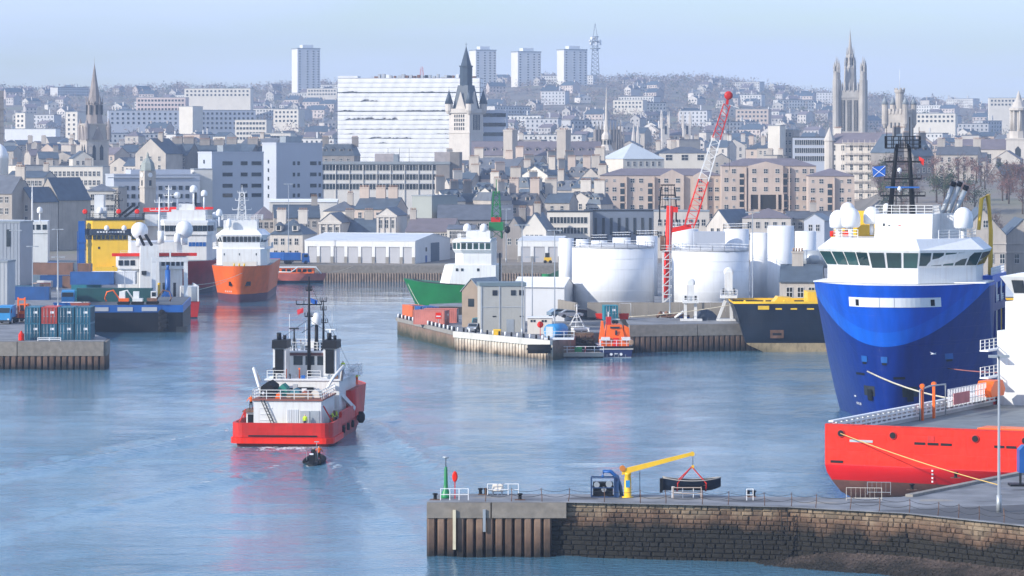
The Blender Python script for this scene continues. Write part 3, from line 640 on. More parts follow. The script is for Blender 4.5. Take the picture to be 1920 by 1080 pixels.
    block(t,'wheelhouse_base', b, 6.95, 8.1, white); block(t,'wheelhouse', b, 8.1, 9.9, white, [(x*1.03,y) for x,y in b]); 
    wall_windows(t,(-1.6,18.99),(2.8,18.99),8.35,9.45,3,.35,gm=glass); MB().box(-1.9,3.1,18.9,18.98,9.5,9.85).build('window_eyebrow', mat('brown_band',(.12,.05,.05),.6), t)
    for s_ in (1,): wall_windows(t,(3.1,19.2),(3.4,23.8),8.4,9.4,3,.4)
    block(t,'monkey_island', [(x*1.1,y*1.0) for x,y in b], 9.9, 10.05, white2)
    railing(t,[(-2.0,19.1,10.05),(3.2,19.1,10.05),(3.4,25.8,10.05),(-2.2,25.8,10.05)],1.1,closed=True)
    railing(t,[(-3.9,14.1,6.95),(-1.7,14.1,6.95)],1.05); railing(t,[(1.0,14.1,6.95),(2.6,14.1,6.95)],1.05); railing(t,[(5.1,19,6.95),(5.1,29,6.95)],1.05)
    block(t,'bridge_wing', rect(3.2,6.3,22,25), 6.95, 7.1, white2); railing(t,[(3.6,22.1,7.1),(6.2,22.1,7.1),(6.2,24.9,7.1)],1.15)
    mast(t,(.6,18.2,7.0),12.2,black,((.72,1.55),(.6,.5),(.86,.35)),.24)
    mast(t,(1.9,21.5,10.0),6.2,black,((.55,.5),(.8,.35),(.97,.4)),.17)
    m2 = MB().cyl((0,0,0),(0,0,3.2),.25,.22,8).bar((-1.8,0,2.2),(0,0,3.4),.08).build('radome_post', black, t, (1.2,20.4,10.0)); radome(t,(1.2,20.4,13.2),.62,1.5,.1)
    MB().cyl((0,0,0),(0,0,2.6),.1).bar((-.6,0,2.7),(.6,0,2.7),.18).bar((-.4,0,0),(0,0,2),.07).bar((.4,0,0),(0,0,2),.07).build('radar', dark, t, (-1.5,20,10.05))
    MB().bar((-.6,0,1.2),(.6,0,1.2),.15).cyl((0,0,0),(0,0,1.2),.12).build('radar', white2, t, (3.4,17.0,11.6))
    stays = MB()
    for x, z in ((-3.0,11.5),(4.2,11.5)): stays.bar((.6,18.2,14),(x,17.5,z),.05)
    stays.bar((.6,18.2,18.5),(4.6,28,7),.03); stays.build('stay', dark, t)
    # davits and the starboard boom
    MB().tube([(-4.6,12.5,6.9),(-5.0,11,8.4),(-4.2,9,6.8),(-3.6,8,5.4)],[.22,.22,.18,.15],6).build('davit', white, t)
    MB().tube([(5.2,13.5,6.9),(5.6,12.5,8.6),(4.6,11.2,7.4),(3.9,10,6.0)],[.22,.24,.18,.15],6).build('davit', white, t)
    MB().bar((4.3,13.6,6.1),(5.9,20,3.0),.35,.5).build('gangway', white, t)
    MB().bar((5.0,9,2.0),(5.0,9,3.6),.25).build('bitt', rust, t); MB().bar((5.0,6,2.0),(5.0,6,3.3),.25).build('bitt', rust, t)
    MB().bar((5.6,3.4,2.6),(4.6,2.6,4.6),.12).build('stern_davit', redp, t); MB().bar((-5.4,3,2.6),(-4.6,2.6,4.2),.12).build('stern_davit', redp, t)
    for y in (24.5,): MB().lathe((6.15,y,1.6),[(.25,-.7),(.5,-.3),(.5,.3),(.25,.7)],10).build('fender', rubber, t)
    # small fittings over the decks
    q = random.Random(4)
    for i in range(34):
        dk = q.choice(((-3.2,4.0,2.8,12.5,5.39),(-3.4,4.4,14.3,18.5,6.96),(-3.8,4.8,24,28.6,6.96),(-4.8,-4.0,9,24,1.94),(-1.6,2.6,19.6,25,10.06)))
        x_, y_ = q.uniform(dk[0],dk[1]), q.uniform(dk[2],dk[3]); a_, h2 = q.uniform(.12,.38), q.uniform(.35,1.15); mm = q.choice((white,white,greyp,galv,dark,orange,bluep,rust))
        if q.random() < .5: MB().box(x_-a_,x_+a_,y_-a_,y_+a_,dk[4],dk[4]+h2).build('deck_locker', mm, t)
        else: MB().tube([(x_,y_,dk[4]),(x_,y_,dk[4]+h2),(x_,y_-.3,dk[4]+h2+.12)],[a_*.4,a_*.4,a_*.6],7).build('vent_pipe', mm, t)
    for x_, h2 in ((-2.4,4.5),(2.9,5.2),(-.4,3.4),(3.6,3.0)): MB().bar((x_,22,9.9),(x_,22,9.9+h2),.05).build('aerial', white2, t)
    for y_ in (10,14,18): MB().lathe((0,0,0),[(.2,-.12),(.45,-.15),(.45,.15),(.2,.12)],12).build('tyre_fender', rubber, t, (6.0,y_,1.3)).rotation_euler = (0,R(90),0)
    # flags
    fb = MB().add([(0,0,0),(.9,.1,-.35),(.8,0,-.95),(.05,.05,-.6)],[(0,1,2,3)]).add([(0,.03,0),(.05,.08,-.6),(.8,.03,-.95),(.9,.13,-.35)],[(0,1,2,3)]).build('flag', flagb, t, (.75,18.2,16.6))
    MB().add([(0,0,0),(-.8,.1,-.3),(-.7,0,-.9),(.0,.05,-.6)],[(0,1,2,3),(3,2,1,0)]).build('flag', mat('red_ensign',(.5,.02,.03),.8), t, (-.1,18.2,15.4))
    # crew
    for kind, p, a, lb in (('down',(2.6,1.5,1.95),0,'person in a hi-vis jacket standing on the stern before the white deckhouse'),
        ('rail',(5.1,6.6,1.95),-1.2,'person in orange trousers and yellow jacket on the starboard side deck'),
        ('down',(5.2,9.2,1.95),-.9,'person in a hi-vis jacket bending over the starboard bulwark'),
        ('down',(4.2,22.4,6.95),.3,'person in a yellow jacket beside the wheelhouse of the support vessel'),
        ('rail',(4.9,30.0,5.22),-.6,'person in yellow and orange overalls on the foredeck at the red bow'),
        ('dark',(-4.4,5.2,3.9),.4,'person in orange overalls on the port side platform of the support vessel')):
        person(kind, L2W(t,p), t.rotation_euler.z+a, lb)
    # tender
    r = thing('inflatable_tender', 'small black inflatable boat with a mast following the support vessel', 'boat', RIB, -BOAT_H)
    tb = MB(); n = 9
    for s_ in (-1,1): tb.tube([(s_*.85,-2.2,.35),(s_*.9,-.5,.35),(s_*.85,1.2,.42),(s_*.5,2.2,.55),(0,2.7,.62)],[.2,.3,.3,.28,.24],8)
    tb.build('inflatable_tube', rubber, r); MB().extr([(-.8,.3),(-.3,-.2),(.3,-.2),(.8,.3)],-2.2,2.0).build('hull', dark, r)
    MB().box(-.28,.28,-2.55,-2.2,.2,1.15).build('outboard_engine', black, r); MB().box(-.3,.3,-.2,.4,.2,1.2).build('console', dark, r)
    MB().tube([(-.6,-1.9,.5),(-.6,-1.9,1.9),(.6,-1.9,1.9),(.6,-1.9,.5)],.05,5).tube([(.5,-1.9,1.9),(.5,-1.9,2.5)],.03,5).box(.25,.75,-2,-1.8,2.5,2.58).build('roll_bar', galv, r)
    person('dark', L2W(r,(.35,.9,.12)), -BOAT_H+.4, 'person in orange at the front of the black inflatable tender')
    MB().box(-.2,.2,-2.5,-2.25,1.15,1.3).build('engine_cowl', white2, r)
    person('crew', L2W(r,(.0,-1.0,.12)), -BOAT_H, 'person with a white helmet steering the black inflatable tender')
support_vessel()
# ------------------------------------------------------------------ red supply ship, stern to the camera, at the near quay
def red_supply_ship():
    t = thing('supply_ship', 'bright red flat-sterned supply ship moored behind the near pier', 'ship', (PX(1545,335)+10.6*.891, 335-10.6*.454, 0), R(-27))
    anti = mat('brown_antifouling',(.17,.07,.05),.7,0,.3,.5,dirt=.4,dcol=(.06,.04,.03)); crim = mat('crimson_band',(.62,.006,.006),.45,0,.1,.3)
    zl = [-1.2,0,1.0,2.25,2.4,3.0,3.75,3.85,5,6.4,7.7]; hw = [4.5,8.2,9.4,10.0,10.05,10.35,10.5,10.5,10.5,10.5,10.5]; yo = [5.5,3.0,1.5,.45,.4,.15,.0,0,0,0,0]
    ystep = [0,8,20,40,55,66,73]; wid = [1,1,1,1,.9,.55,.08]; mb = MB(); n = len(ystep)
    for z, h_, o in zip(zl, hw, yo):
        for sx in (-1,1):
            for y, k in zip(ystep, wid): mb.v.append((sx*h_*k, y+o*max(0,1-y/20), z))
    def mi(z): return 0 if z > 3.8 else 1 if z > 2.3 else 2
    for i in range(len(zl)-1):
        zm = (zl[i]+zl[i+1])/2; a, b = i*2*n, (i+1)*2*n
        for j in range(n-1):
            mb.f += [(a+j,b+j,b+j+1,a+j+1),(a+n+j,a+n+j+1,b+n+j+1,b+n+j)]; mb.m += [mi(zm)]*2; mb.s += [i>1]*2
        mb.f.append((a,a+n,b+n,b)); mb.m.append(mi(zm)); mb.s.append(i < 6)
    mb.build('hull', [signal,crim,anti], t)
    MB().add([(-10.4,.1,6.4),(10.4,.1,6.4),(10.4,52,6.4),(-10.4,52,6.4)],[(0,1,2,3)]).build('cargo_deck', deckm, t)
    # transom details
    for x in (-8.8,-3.4,5.0,10.0):
        MB().lathe((0,0,0),[(.2,-.03),(.40,-.03),(.42,.05),(.36,.07)],14).build('fairlead', redp, t, (x,-.02,6.85)).rotation_euler = (R(90),0,0)
        o = MB().lathe((0,0,0),[(.01,.0),(.31,.0),(.31,.05)],12).build('fairlead_opening', black, t, (x,-.08,6.85)); o.rotation_euler = (R(90),0,0)
    for x0, w_ in ((-7.9,2.4),(-1.2,1.1),(.15,1.1),(1.5,1.1),(6.9,1.0),(8.1,1.0),(-9.9,1.3)):
        z = 3.95 if x0 == -9.9 else 6.05
        MB().box(x0,x0+w_,-.05,.02,z,z+.24).build('drain_slot', black if x0 > -7 or z < 5 else greyp, t)
    MB().box(.15,.85,-.05,.02,6.4,6.95).build('stern_light_box', redp, t)
    for k in range(4): MB().box(.55,.72,-.03,.02,2.45+k*.35,2.62+k*.35).build('draught_mark', white, t)
    MB().box(-10.4,10.4,-.04,.12,7.62,7.78).build('bulwark_rail', redp, t)
    for k in range(20): MB().box(-10.2+k*1.05,-10.1+k*1.05,.15,.5,6.4,7.68).build('bulwark_stay', greyp, t)
    # crash rail on the port side: posts and four rails with windows between
    rail = MB().box(-10.3,-9.9,.3,56,6.4,6.75).build('side_bulwark', greyp, t)
    for z in (6.78,7.15,7.52,7.88): MB().box(-10.25,-9.75,.3,56,z,z+.17).build('crash_rail', white2, t)
    for k in range(38):
        y = 2+k*1.45; MB().box(-10.2,-9.8,y,y+.4,6.76,7.95).build('crash_rail_post', white2, t)
    for z in (7.9,8.7): MB().box(9.8,10.25,.3,52,z,z+.25).build('crash_rail', white2, t)
    for k in range(26): MB().box(9.85,10.2,.6+k*2,1.0+k*2,6.4,8.8).build('crash_rail_post', white2, t)
    # orange deck arch, rack and boat
    for y in (24,27.5):
        m = MB().bar((-9.2,y,6.4),(-9.2,y,9.9),.26).cyl((-9.2,y-.2,10.0),(-9.2,y+.2,10.0),.24); m.build('orange_post', orange, t)
    MB().tube([(-9.3,23.6,6.4),(-9.3,23.6,9.6),(-9.0,25.8,9.9),(-9.0,30.5,9.8),(-9.0,30.6,6.5)],.1,6).build('gantry_rail', greyp, t)
    MB().rail([(-8.5,30,7.4),(-8.5,42,7.4)],1.9,3,.04,.5).build('railing', white2, t); MB().box(-8.3,-8.2,31,36,7.6,8.8).build('notice_panel', mat('faded_pink',(.55,.16,.16),.7), t)
    MB().box(1,9.4,12,15,6.45,6.9).build('cargo_skid', orange, t)
    MB().extx([(42,7.7),(46,7.7),(46.5,8.4),(45.6,9.4),(42.8,9.4),(41.6,8.4)],-9.6,-7.8).build('rescue_boat', orange, t)
    for y in (42.8,44.4): MB().box(-9.64,-9.5,y,y+.9,8.4,8.95).build('rescue_boat_window', glass, t)
    # superstructure forward
    block(t,'superstructure', rect(-9.6,9.5,49,64), 6.4, 14.6, white); block(t,'upper_house', rect(-9.0,8,50,62), 14.6, 17.8, white)
    b0 = rect(-8.2,8.2,50.5,60); b1 = rect(-9.4,9.4,49.3,61); block(t,'bridge_base', b0, 17.8, 18.6, white); br = block(t,'bridge', b0, 18.6, 20.6, white, b1)
    wall_windows(t,(-8.25,50.4),(8.2,50.4),18.75,20.2,10,.3,lean=.95); block(t,'bridge_roof', b1, 20.6, 21.0, white2, rect(-7.5,7.5,51,59))
    wall_windows(t,(-8.28,59.5),(-8.28,51),18.75,20.2,6,.3,lean=.95)
    for z in (8.2,11.2): wall_windows(t,(-9.63,63),(-9.63,51),z,z+1.1,5,1.0)
    for z in (9.4,12.4): MB().box(-10.6,-9.6,46,64,z,z+.15).build('side_gallery', white2, t); railing(t,[(-10.5,46,z+.15),(-10.5,64,z+.15)],1.1)
    mast(t,(0,57,21),7.5,white,((.5,2),(.8,1.4)),.25)
red_supply_ship()

# ------------------------------------------------------------------ big blue ship, bow to the camera
BB = dict(b=(10.3,11.3), a=(25,12.0), p=(1.4,2.35), ys=(0,4.2))
def blue_ship():
    t = thing('blue_ship', 'large blue and white offshore ship with high flared bow and white domes', 'ship', (PX(1672,432), 432, 0), R(165))
    m = bpy.data.materials.new('flare_shaded_blue_hull'); m.use_nodes = True; n, l = m.node_tree.nodes, m.node_tree.links
    b = n['Principled BSDF']; b.inputs['Roughness'].default_value = .32
    tcn = n.new('ShaderNodeTexCoord'); s = n.new('ShaderNodeSeparateXYZ'); l.new(tcn.outputs['Object'], s.inputs[0])
    def M(op, a, c):
        q = n.new('ShaderNodeMath'); q.operation = op
        for i, v in enumerate((a, c)):
            if isinstance(v, (int, float)): q.inputs[i].default_value = v
            else: l.new(v, q.inputs[i])
        return q.outputs[0]
    x = M('ADD', s.outputs['X'], -.6); arc = M('SUBTRACT', s.outputs['Z'], M('MULTIPLY', M('MULTIPLY', x, x), .052))       # flare shading painted into the hull colour: dark underside, lighter crest band
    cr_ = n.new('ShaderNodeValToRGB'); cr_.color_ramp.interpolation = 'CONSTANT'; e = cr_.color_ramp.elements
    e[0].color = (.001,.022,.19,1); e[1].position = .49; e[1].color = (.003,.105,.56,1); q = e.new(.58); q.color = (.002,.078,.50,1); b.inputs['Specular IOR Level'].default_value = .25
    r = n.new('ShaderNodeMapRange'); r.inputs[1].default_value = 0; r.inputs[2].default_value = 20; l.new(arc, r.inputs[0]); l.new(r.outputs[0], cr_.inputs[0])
    z = n.new('ShaderNodeTexNoise'); z.inputs['Scale'].default_value = .5; z.inputs['Detail'].default_value = 6
    rr_ = n.new('ShaderNodeMapRange'); rr_.inputs[1].default_value = .3; rr_.inputs[2].default_value = .7; rr_.inputs[3].default_value = .82; rr_.inputs[4].default_value = 1.12; l.new(z.outputs['Fac'], rr_.inputs[0]); mpp = n.new('ShaderNodeMapping'); mpp.inputs['Scale'].default_value = (1.6,1.6,.18); l.new(tcn.outputs['Object'], mpp.inputs['Vector']); l.new(mpp.outputs[0], z.inputs['Vector'])
    h = n.new('ShaderNodeHueSaturation'); l.new(rr_.outputs[0], h.inputs['Value']); l.new(cr_.outputs[0], h.inputs['Color']); l.new(h.outputs[0], b.inputs['Base Color']); plates(m, b, tcn, .3)
    Zs = [-1.5,0,1,2,3,4.2,5.5,7,8.5,9.99]
    S = lambda z: max(0,(z+1.5)/19.1)
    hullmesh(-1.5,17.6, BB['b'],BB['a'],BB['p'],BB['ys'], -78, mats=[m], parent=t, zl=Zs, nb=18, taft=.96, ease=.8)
    hullmesh(-1.5,17.6, BB['b'],BB['a'],BB['p'],BB['ys'], -15, mats=[m], parent=t, zl=[10,11.5,13,14.5,16,17.6], nb=18, name='forecastle', ease=.8, dm=white2)
    # white mooring slot in the bow, let into the plating
    def strip(x0, x1, z0, z1, out, mm, name, k=12):
        mb = MB()
        for i in range(k+1):
            xx = lerp(x0,x1,i/k)
            for zz in (z0,z1):
                y = bowx(xx,zz,-1.5,17.6,BB['b'],BB['a'],BB['p'],BB['ys'],.8); mb.v.append((xx,y+out,zz))
        for i in range(k): mb.f.append((2*i,2*i+2,2*i+3,2*i+1)); mb.m.append(0); mb.s.append(False)
        mb.v += [(v[0],v[1]-.15,v[2]) for v in mb.v[:]]; o = 2*(k+1)
        for i in range(k): mb.f += [(2*i,o+2*i,o+2*i+2,2*i+2),(2*i+1,2*i+3,o+2*i+3,o+2*i+1)]; mb.m += [0,0]; mb.s += [False]*2
        return mb.build(name, mm, t)
    strip(-6.3,5.2,14.85,16.05,.06,white2,'mooring_slot',20)
    for xx in (4.0,-5.4): strip(xx-.22,xx+.22,15.0,15.8,.12,black,'roller',2)
    for xx in (1.0,-.9): strip(xx-.03,xx+.03,14.85,16.05,.1,greyp,'slot_divider',1)
    for xx, zz in ((3.4,7.8),(.6,7.8),(-6.7,8.0)): strip(xx-.42,xx+.42,zz,zz+.75,.1,bluep,'hatch_flap',2); strip(xx-.3,xx+.3,zz-.3,zz-.02,.06,black,'hatch_opening',2)
    for xx, zz in ((4.2,6.0),(-1.2,5.7)): strip(xx-.7,xx+.7,zz,zz+.3,.05,black,'hawse_opening',3)
    for xx, zz in ((2.9,3.4),(-2.4,3.4)):
        strip(xx-.8,xx+.9,zz,zz+1.3,.05,dark,'anchor_pocket',3); strip(xx-.35,xx+.35,zz-.6,zz+.9,.35,black,'anchor',2)
    for i in range(3): strip(4.6+.35*i,4.75+.35*i,1.9,2.25,.05,white,'draught_mark',1)
    strip(5.4,5.75,2.9,3.1,.05,white,'draught_mark',1)
    # foredeck top edge and bridge
    MB().box(-11.1,11.1,-15,-6,17.6,17.75).build('forecastle_rail', white2, t)
    ft = [(10.6,-8.5),(10.6,-16),(-10.6,-16),(-10.6,-8.5),(-3.2,-1.6),(3.2,-1.6)]
    f0 = [(9.6,-8.2),(9.6,-15.6),(-9.6,-15.6),(-9.6,-8.2),(-3.0,-2.4),(3.0,-2.4)]
    block(t,'bridge_front', f0[::-1], 17.6, 19.6, white, f0[::-1])
    f1 = [(x*1.12,y+ (1.0 if y > -10 else 0)) for x,y in f0]
    br = block(t,'bridge', f0[::-1], 19.6, 21.9, white, f1[::-1])
    # windows on each facet, leaning outward
    def facet(p0,p1,q0,q1,z0,z1,cnt,za=19.6,zb=21.9):
        for i in range(cnt):
            P4 = []
            for (u,z_) in (((i+.07)/cnt,z0),((i+.93)/cnt,z0),((i+.93)/cnt,z1),((i+.07)/cnt,z1)):
                k = (z_-za)/(zb-za); a_ = Vector((*p0,0)).lerp(Vector((*p1,0)),u); c_ = Vector((*q0,0)).lerp(Vector((*q1,0)),u); v = a_.lerp(c_,k); P4.append(Vector((v.x,v.y,z_)))
            c0 = sum(P4,Vector())/4; nrm = (P4[1]-P4[0]).cross(P4[3]-P4[0]).normalized()
            if nrm.dot(c0-Vector((0,-10,c0.z))) < 0: nrm = -nrm; P4 = P4[::-1]
            vs = [v-c0+nrm*.05 for v in P4]; bk = [v-nrm*.08 for v in vs]
            MB().add(vs+bk,[(0,1,2,3),(0,4,5,1),(1,5,6,2),(2,6,7,3),(3,7,4,0)]).build('bridge_window', glassg, t, c0)
    facet(f0[4],f0[5],f1[4],f1[5],19.0+.62,21.55,3); facet(f0[3],f0[4],f1[3],f1[4],19.9,21.55,5); facet(f0[5],f0[0],f1[5],f1[0],19.9,21.55,4); facet(f0[2],f0[3],f1[2],f1[3],19.9,21.55,4); facet(f0[0],f0[1],f1[0],f1[1],19.9,21.55,4)
    rf = [(x*.84,y-.4) for x,y in f1]; block(t,'bridge_roof', f1[::-1], 21.9, 23.3, white2, rf[::-1])
    # things seen through the glass are left to the reflections; deck above
    railing(t,[(x,y,23.3) for x,y in ((8.8,-14),(8.8,-8.4),(5.2,-5.4))],1.1); railing(t,[(x,y,23.3) for x,y in ((-8.8,-14),(-8.8,-8.4),(-5.2,-5.4))],1.1)
    block(t,'upper_house', rect(-4.4,3.0,-14,-5.0), 23.3, 26.4, white, rect(-4.4,3.0,-13.5,-5.6)); railing(t,[(3.0,-5.7,26.4),(-4.4,-5.7,26.4),(-4.4,-13,26.4)],1.15,step=1.0)
    MB().lathe((0,0,0),[(.01,0),(.32,0),(.32,.05)],12).build('emblem', redp, t, (-.2,-5.36,24.7)).rotation_euler = (R(-90),0,0)
    for z in (24.0,24.6): MB().box(1.0,1.25,-5.45,-5.3,z,z+.4).build('vent', dark, t)
    MB().box(1.7,1.95,-5.5,-5.3,24.6,25.2).build('vent', dark, t)
    for p, r, h_ in (((6.6,-8.4,24.6),1.25,2.6),((4.2,-10.5,25.0),1.1,2.3),((9.0,-13,24.4),1.2,2.4),((7.6,-12,25.8),1.0,2.0),((2.5,-12,26.6),.5,1.1),((-7.9,-8.6,24.5),1.3,2.8)): radome(t,p,r,h_,1.4)
    # black mast with cross-trees
    mm = MB(); base = 26.4
    for sx in (-1.1,1.1): mm.tube([(sx*1.25+(.5 if sx > 0 else 0),-9.5,base-2),(sx*.75,-9.5,base+8.6),(sx*.6,-9.5,base+9.0)],[.42,.26,.2],6)
    for k in range(12): mm.bar((-1.5+k*.05,-9.5,base+k*.8),(1.6-k*.05,-9.5,base+k*.8),.07)
    for z, w_ in ((2.2,2.9),(4.4,2.4),(6.6,2.3)):
        mm.box(-w_,w_,-9.75,-9.25,base+z,base+z+.22)
        for k in range(9): mm.bar((-w_+k*w_/4,-9.5,base+z),(-w_+k*w_/4,-9.5,base+z+.6),.06)
        mm.bar((-w_,-9.5,base+z+.6),(w_,-9.5,base+z+.6),.06)
    mm.box(-2.2,2.2,-10.2,-8.8,base+8.4,base+8.55); mm.rail([(-2.2,-10.2,base+8.5),(2.2,-10.2,base+8.5),(2.2,-8.8,base+8.5),(-2.2,-8.8,base+8.5)],1.5,3,.06,.9,closed=True)
    mm.bar((-.9,-9.5,base+9),(-.9,-9.5,base+12.5),.12)
    for x in (-2.1,-1.3,1.0,2.1): mm.bar((x,-9.5,base+10),(x,-9.5,base+11.2),.07)
    mm.build('mast', black, t); MB().box(-2.2,2.2,-9.35,-9.15,base+3.3,base+3.5).build('radar_scanner', bluep, t)
    for z in (3.0,5.4): radome(t,(.4,-9.3,base+z),.28,.55,.2)
    # saltire flag: blue field, white diagonal cross
    fl = MB().add([(0,0,0),(1.7,.25,-.15),(1.6,.05,-1.5),(.05,.05,-1.35)],[(0,1,2,3),(3,2,1,0)]).build('flag', flagb, t, (2.2,-9.2,base+6.2))
    for a_, c_ in (((.0,.03,-.05),(1.6,.1,-1.45)),((1.68,.3,-.2),(.05,.1,-1.3))): MB().bar(a_,c_,.22,.06).build('flag_cross', white2, fl)
    MB().add([(0,0,0),(-.7,.1,-.4),(-.6,0,-1.2),(0,0,-.7)],[(0,1,2,3),(3,2,1,0)]).build('flag', redp, t, (-2.1,-9.4,base+7.4))
    for k, x in enumerate((-3.9,-4.7,-5.5)): MB().cyl((x,-14.5,25.2),(x-1.9,-14.5,30.0-(.5 if k == 2 else 0)),.33,.33,10).cyl((x-1.85,-14.5,29.9-(.5 if k == 2 else 0)),(x-2.1,-14.5,30.5-(.5 if k == 2 else 0)),.36,.36,10,1).build('exhaust_pipe', [galv,black], t)
    MB().box(-7.4,-3.2,-16,-13,23.3,26.4).build('funnel_casing', white, t)
    MB().tube([(-10.2,-18,17),(-10.3,-18,24),(-10.0,-17.5,28.8),(-9.2,-17,28.2),(-8.9,-16.6,24.2)],[.35,.3,.35,.3,.25],6).build('deck_crane', yellow, t)
    MB().extr([(8.6,17.6),(11.0,17.6),(10.9,22.6),(9.6,25.4),(8.9,25.4)],-20,-17).build('yellow_crane_base', yellow, t)
    MB().box(6,10.8,-19.5,-17,23.2,23.9).build('orange_boat_top', signal, t); MB().box(4.4,7.6,-18,-16.4,23.3,26.6).build('yellow_housing', yellow, t)
    # port side galleries behind the bow: openings with white structure
    block(t,'side_house', rect(-9.6,9.6,-40,-15.1), 9.9, 17.2, white)
    for z in (13.6,17.3): MB().box(-10.9,-9.6,-30,-15.05,z,z+1.0).build('side_bulwark', m, t); 
    for y in (-19,-24,-29): MB().box(-10.9,-10.5,y,y+.5,10,17.3).build('side_pillar', m, t)
    railing(t,[(-10.7,-15.2,18.3),(-10.7,-29,18.3)],1.0,white2,.5); railing(t,[(-10.7,-15.2,14.6),(-10.7,-29,14.6)],.9,white2,1.0)
    for y in (-17,-22): MB().cyl((-9.7,y,15.5),(-9.4,y,15.5),.55,.55,12).build('winch_drum', greyp, t)
    for k in range(6): MB().box(-11,-9.0,-37+k*1.0,-36.2+k*1.0,10.0,13.4).build('yellow_rack', yellow, t)
    bx_, by_ = 4.3, bowx(4.3,6.0,-1.5,17.6,BB['b'],BB['a'],BB['p'],BB['ys'],.8)
    line('mooring_rope','pale mooring rope hanging from the bow of the blue ship',L2W(t,(3.0,bowx(3.0,6.6,-1.5,17.6,BB['b'],BB['a'],BB['p'],BB['ys'],.8)+.2,6.6)),(62,378,7.6),2.2,.11)
    line('mooring_rope','reddish mooring rope running from the blue bow towards the red ship',L2W(t,(-6.5,bowx(-6.5,6.8,-1.5,17.6,BB['b'],BB['a'],BB['p'],BB['ys'],.8)+.2,6.8)),(66,398,9.0),.5,.07,mat('red_rope',(.35,.12,.1),.9))
    # gull gliding past the hull
    g = MB().tube([(-.35,0,0),(-.1,0,.04),(.2,0,.03),(.38,0,0)],[.03,.1,.09,.03],6); g.add([(0,.05,.05),(.15,.05,.05),(.05,.75,.22),(-.1,.7,.22),(0,-.05,.05),(.15,-.05,.05),(.05,-.75,.22),(-.1,-.7,.22)],[(0,1,2,3),(7,6,5,4),(3,2,1,0),(4,5,6,7)])
    g = g.build('gull', white2, None, (PX(1750,405),405,PZ(664,405)), .4); tag(g,'white gull gliding in front of the blue bow','bird')
blue_ship()

# ------------------------------------------------------------------ the other vessels
def navy_ship():
    t = thing('navy_ship','dark navy ship with yellow deck edge and cream bottom beside the blue ship','ship',(PX(1384,588),592,0),R(-90))
    # forward is +X in the world here; its square stern points left
    tan = mat('cream_bottom',(.50,.36,.20),.7,0,.25,.5,dirt=.6,dcol=(.12,.07,.04)); zl = [-1,0,1.2,1.55,1.6,3,5,7,8.3,8.7]; mb = MB(); yo = [7,4.2,1.6,1.2,1.15,.7,.1,-.5,-1.0,-1.1]; ys = [0,6,16,40,50]; n = 5
    for z, o in zip(zl,yo):
        for sx in (-1,1):
            for j, y in enumerate(ys): mb.v.append((sx*lerp(5.6,7.0,min(1,(z+1)/4)), y+o*max(0,1-y/14), z))
    for i in range(len(zl)-1):
        k = 1 if zl[i] < 1.5 else 2 if zl[i] > 8.2 else 0; a,b = i*2*n,(i+1)*2*n
        for j in range(n-1): mb.f += [(a+j,b+j,b+j+1,a+j+1),(a+n+j,a+n+j+1,b+n+j+1,b+n+j)]; mb.m += [k,k]; mb.s += [True]*2
        mb.f.append((a,a+n,b+n,b)); mb.m.append(k); mb.s.append(False)
    mb.build('hull',[navy,tan,yellow],t); MB().quad((-6.8,-.6,8.1),(6.8,-.6,8.1),(6.8,50,8.1),(-6.8,50,8.1)).build('deck', mat('yellow_deck',(.45,.28,.06),.7), t)
    for y, w_ in ((3.2,1.9),(6.2,1.1),(8.8,1.1),(11.6,1.2),(14.4,1.2)): MB().box(7.0,7.06,y,y+w_,7.3,7.3+(.65 if y < 4 else .25)).build('fairlead', yellow, t)
    MB().box(6.95,7.08,5.3,7.6,2.4,3.8).build('sea_door', rust, t); MB().box(6.98,7.12,5.7,7.2,2.9,3.3).build('sea_door_opening', black, t)
    MB().extx([(6,8.1),(10,8.1),(9.5,9.1),(7,9.3)],-3,3).build('winch', yellow, t); MB().box(-4,4,12,15,8.1,10.2).build('deck_house', yellow, t)
    for y in (1.0,4.4,7.8): MB().cyl((6.3,y,8.1),(6.3,y,8.9),.2).build('bitt', yellow, t)
navy_ship()

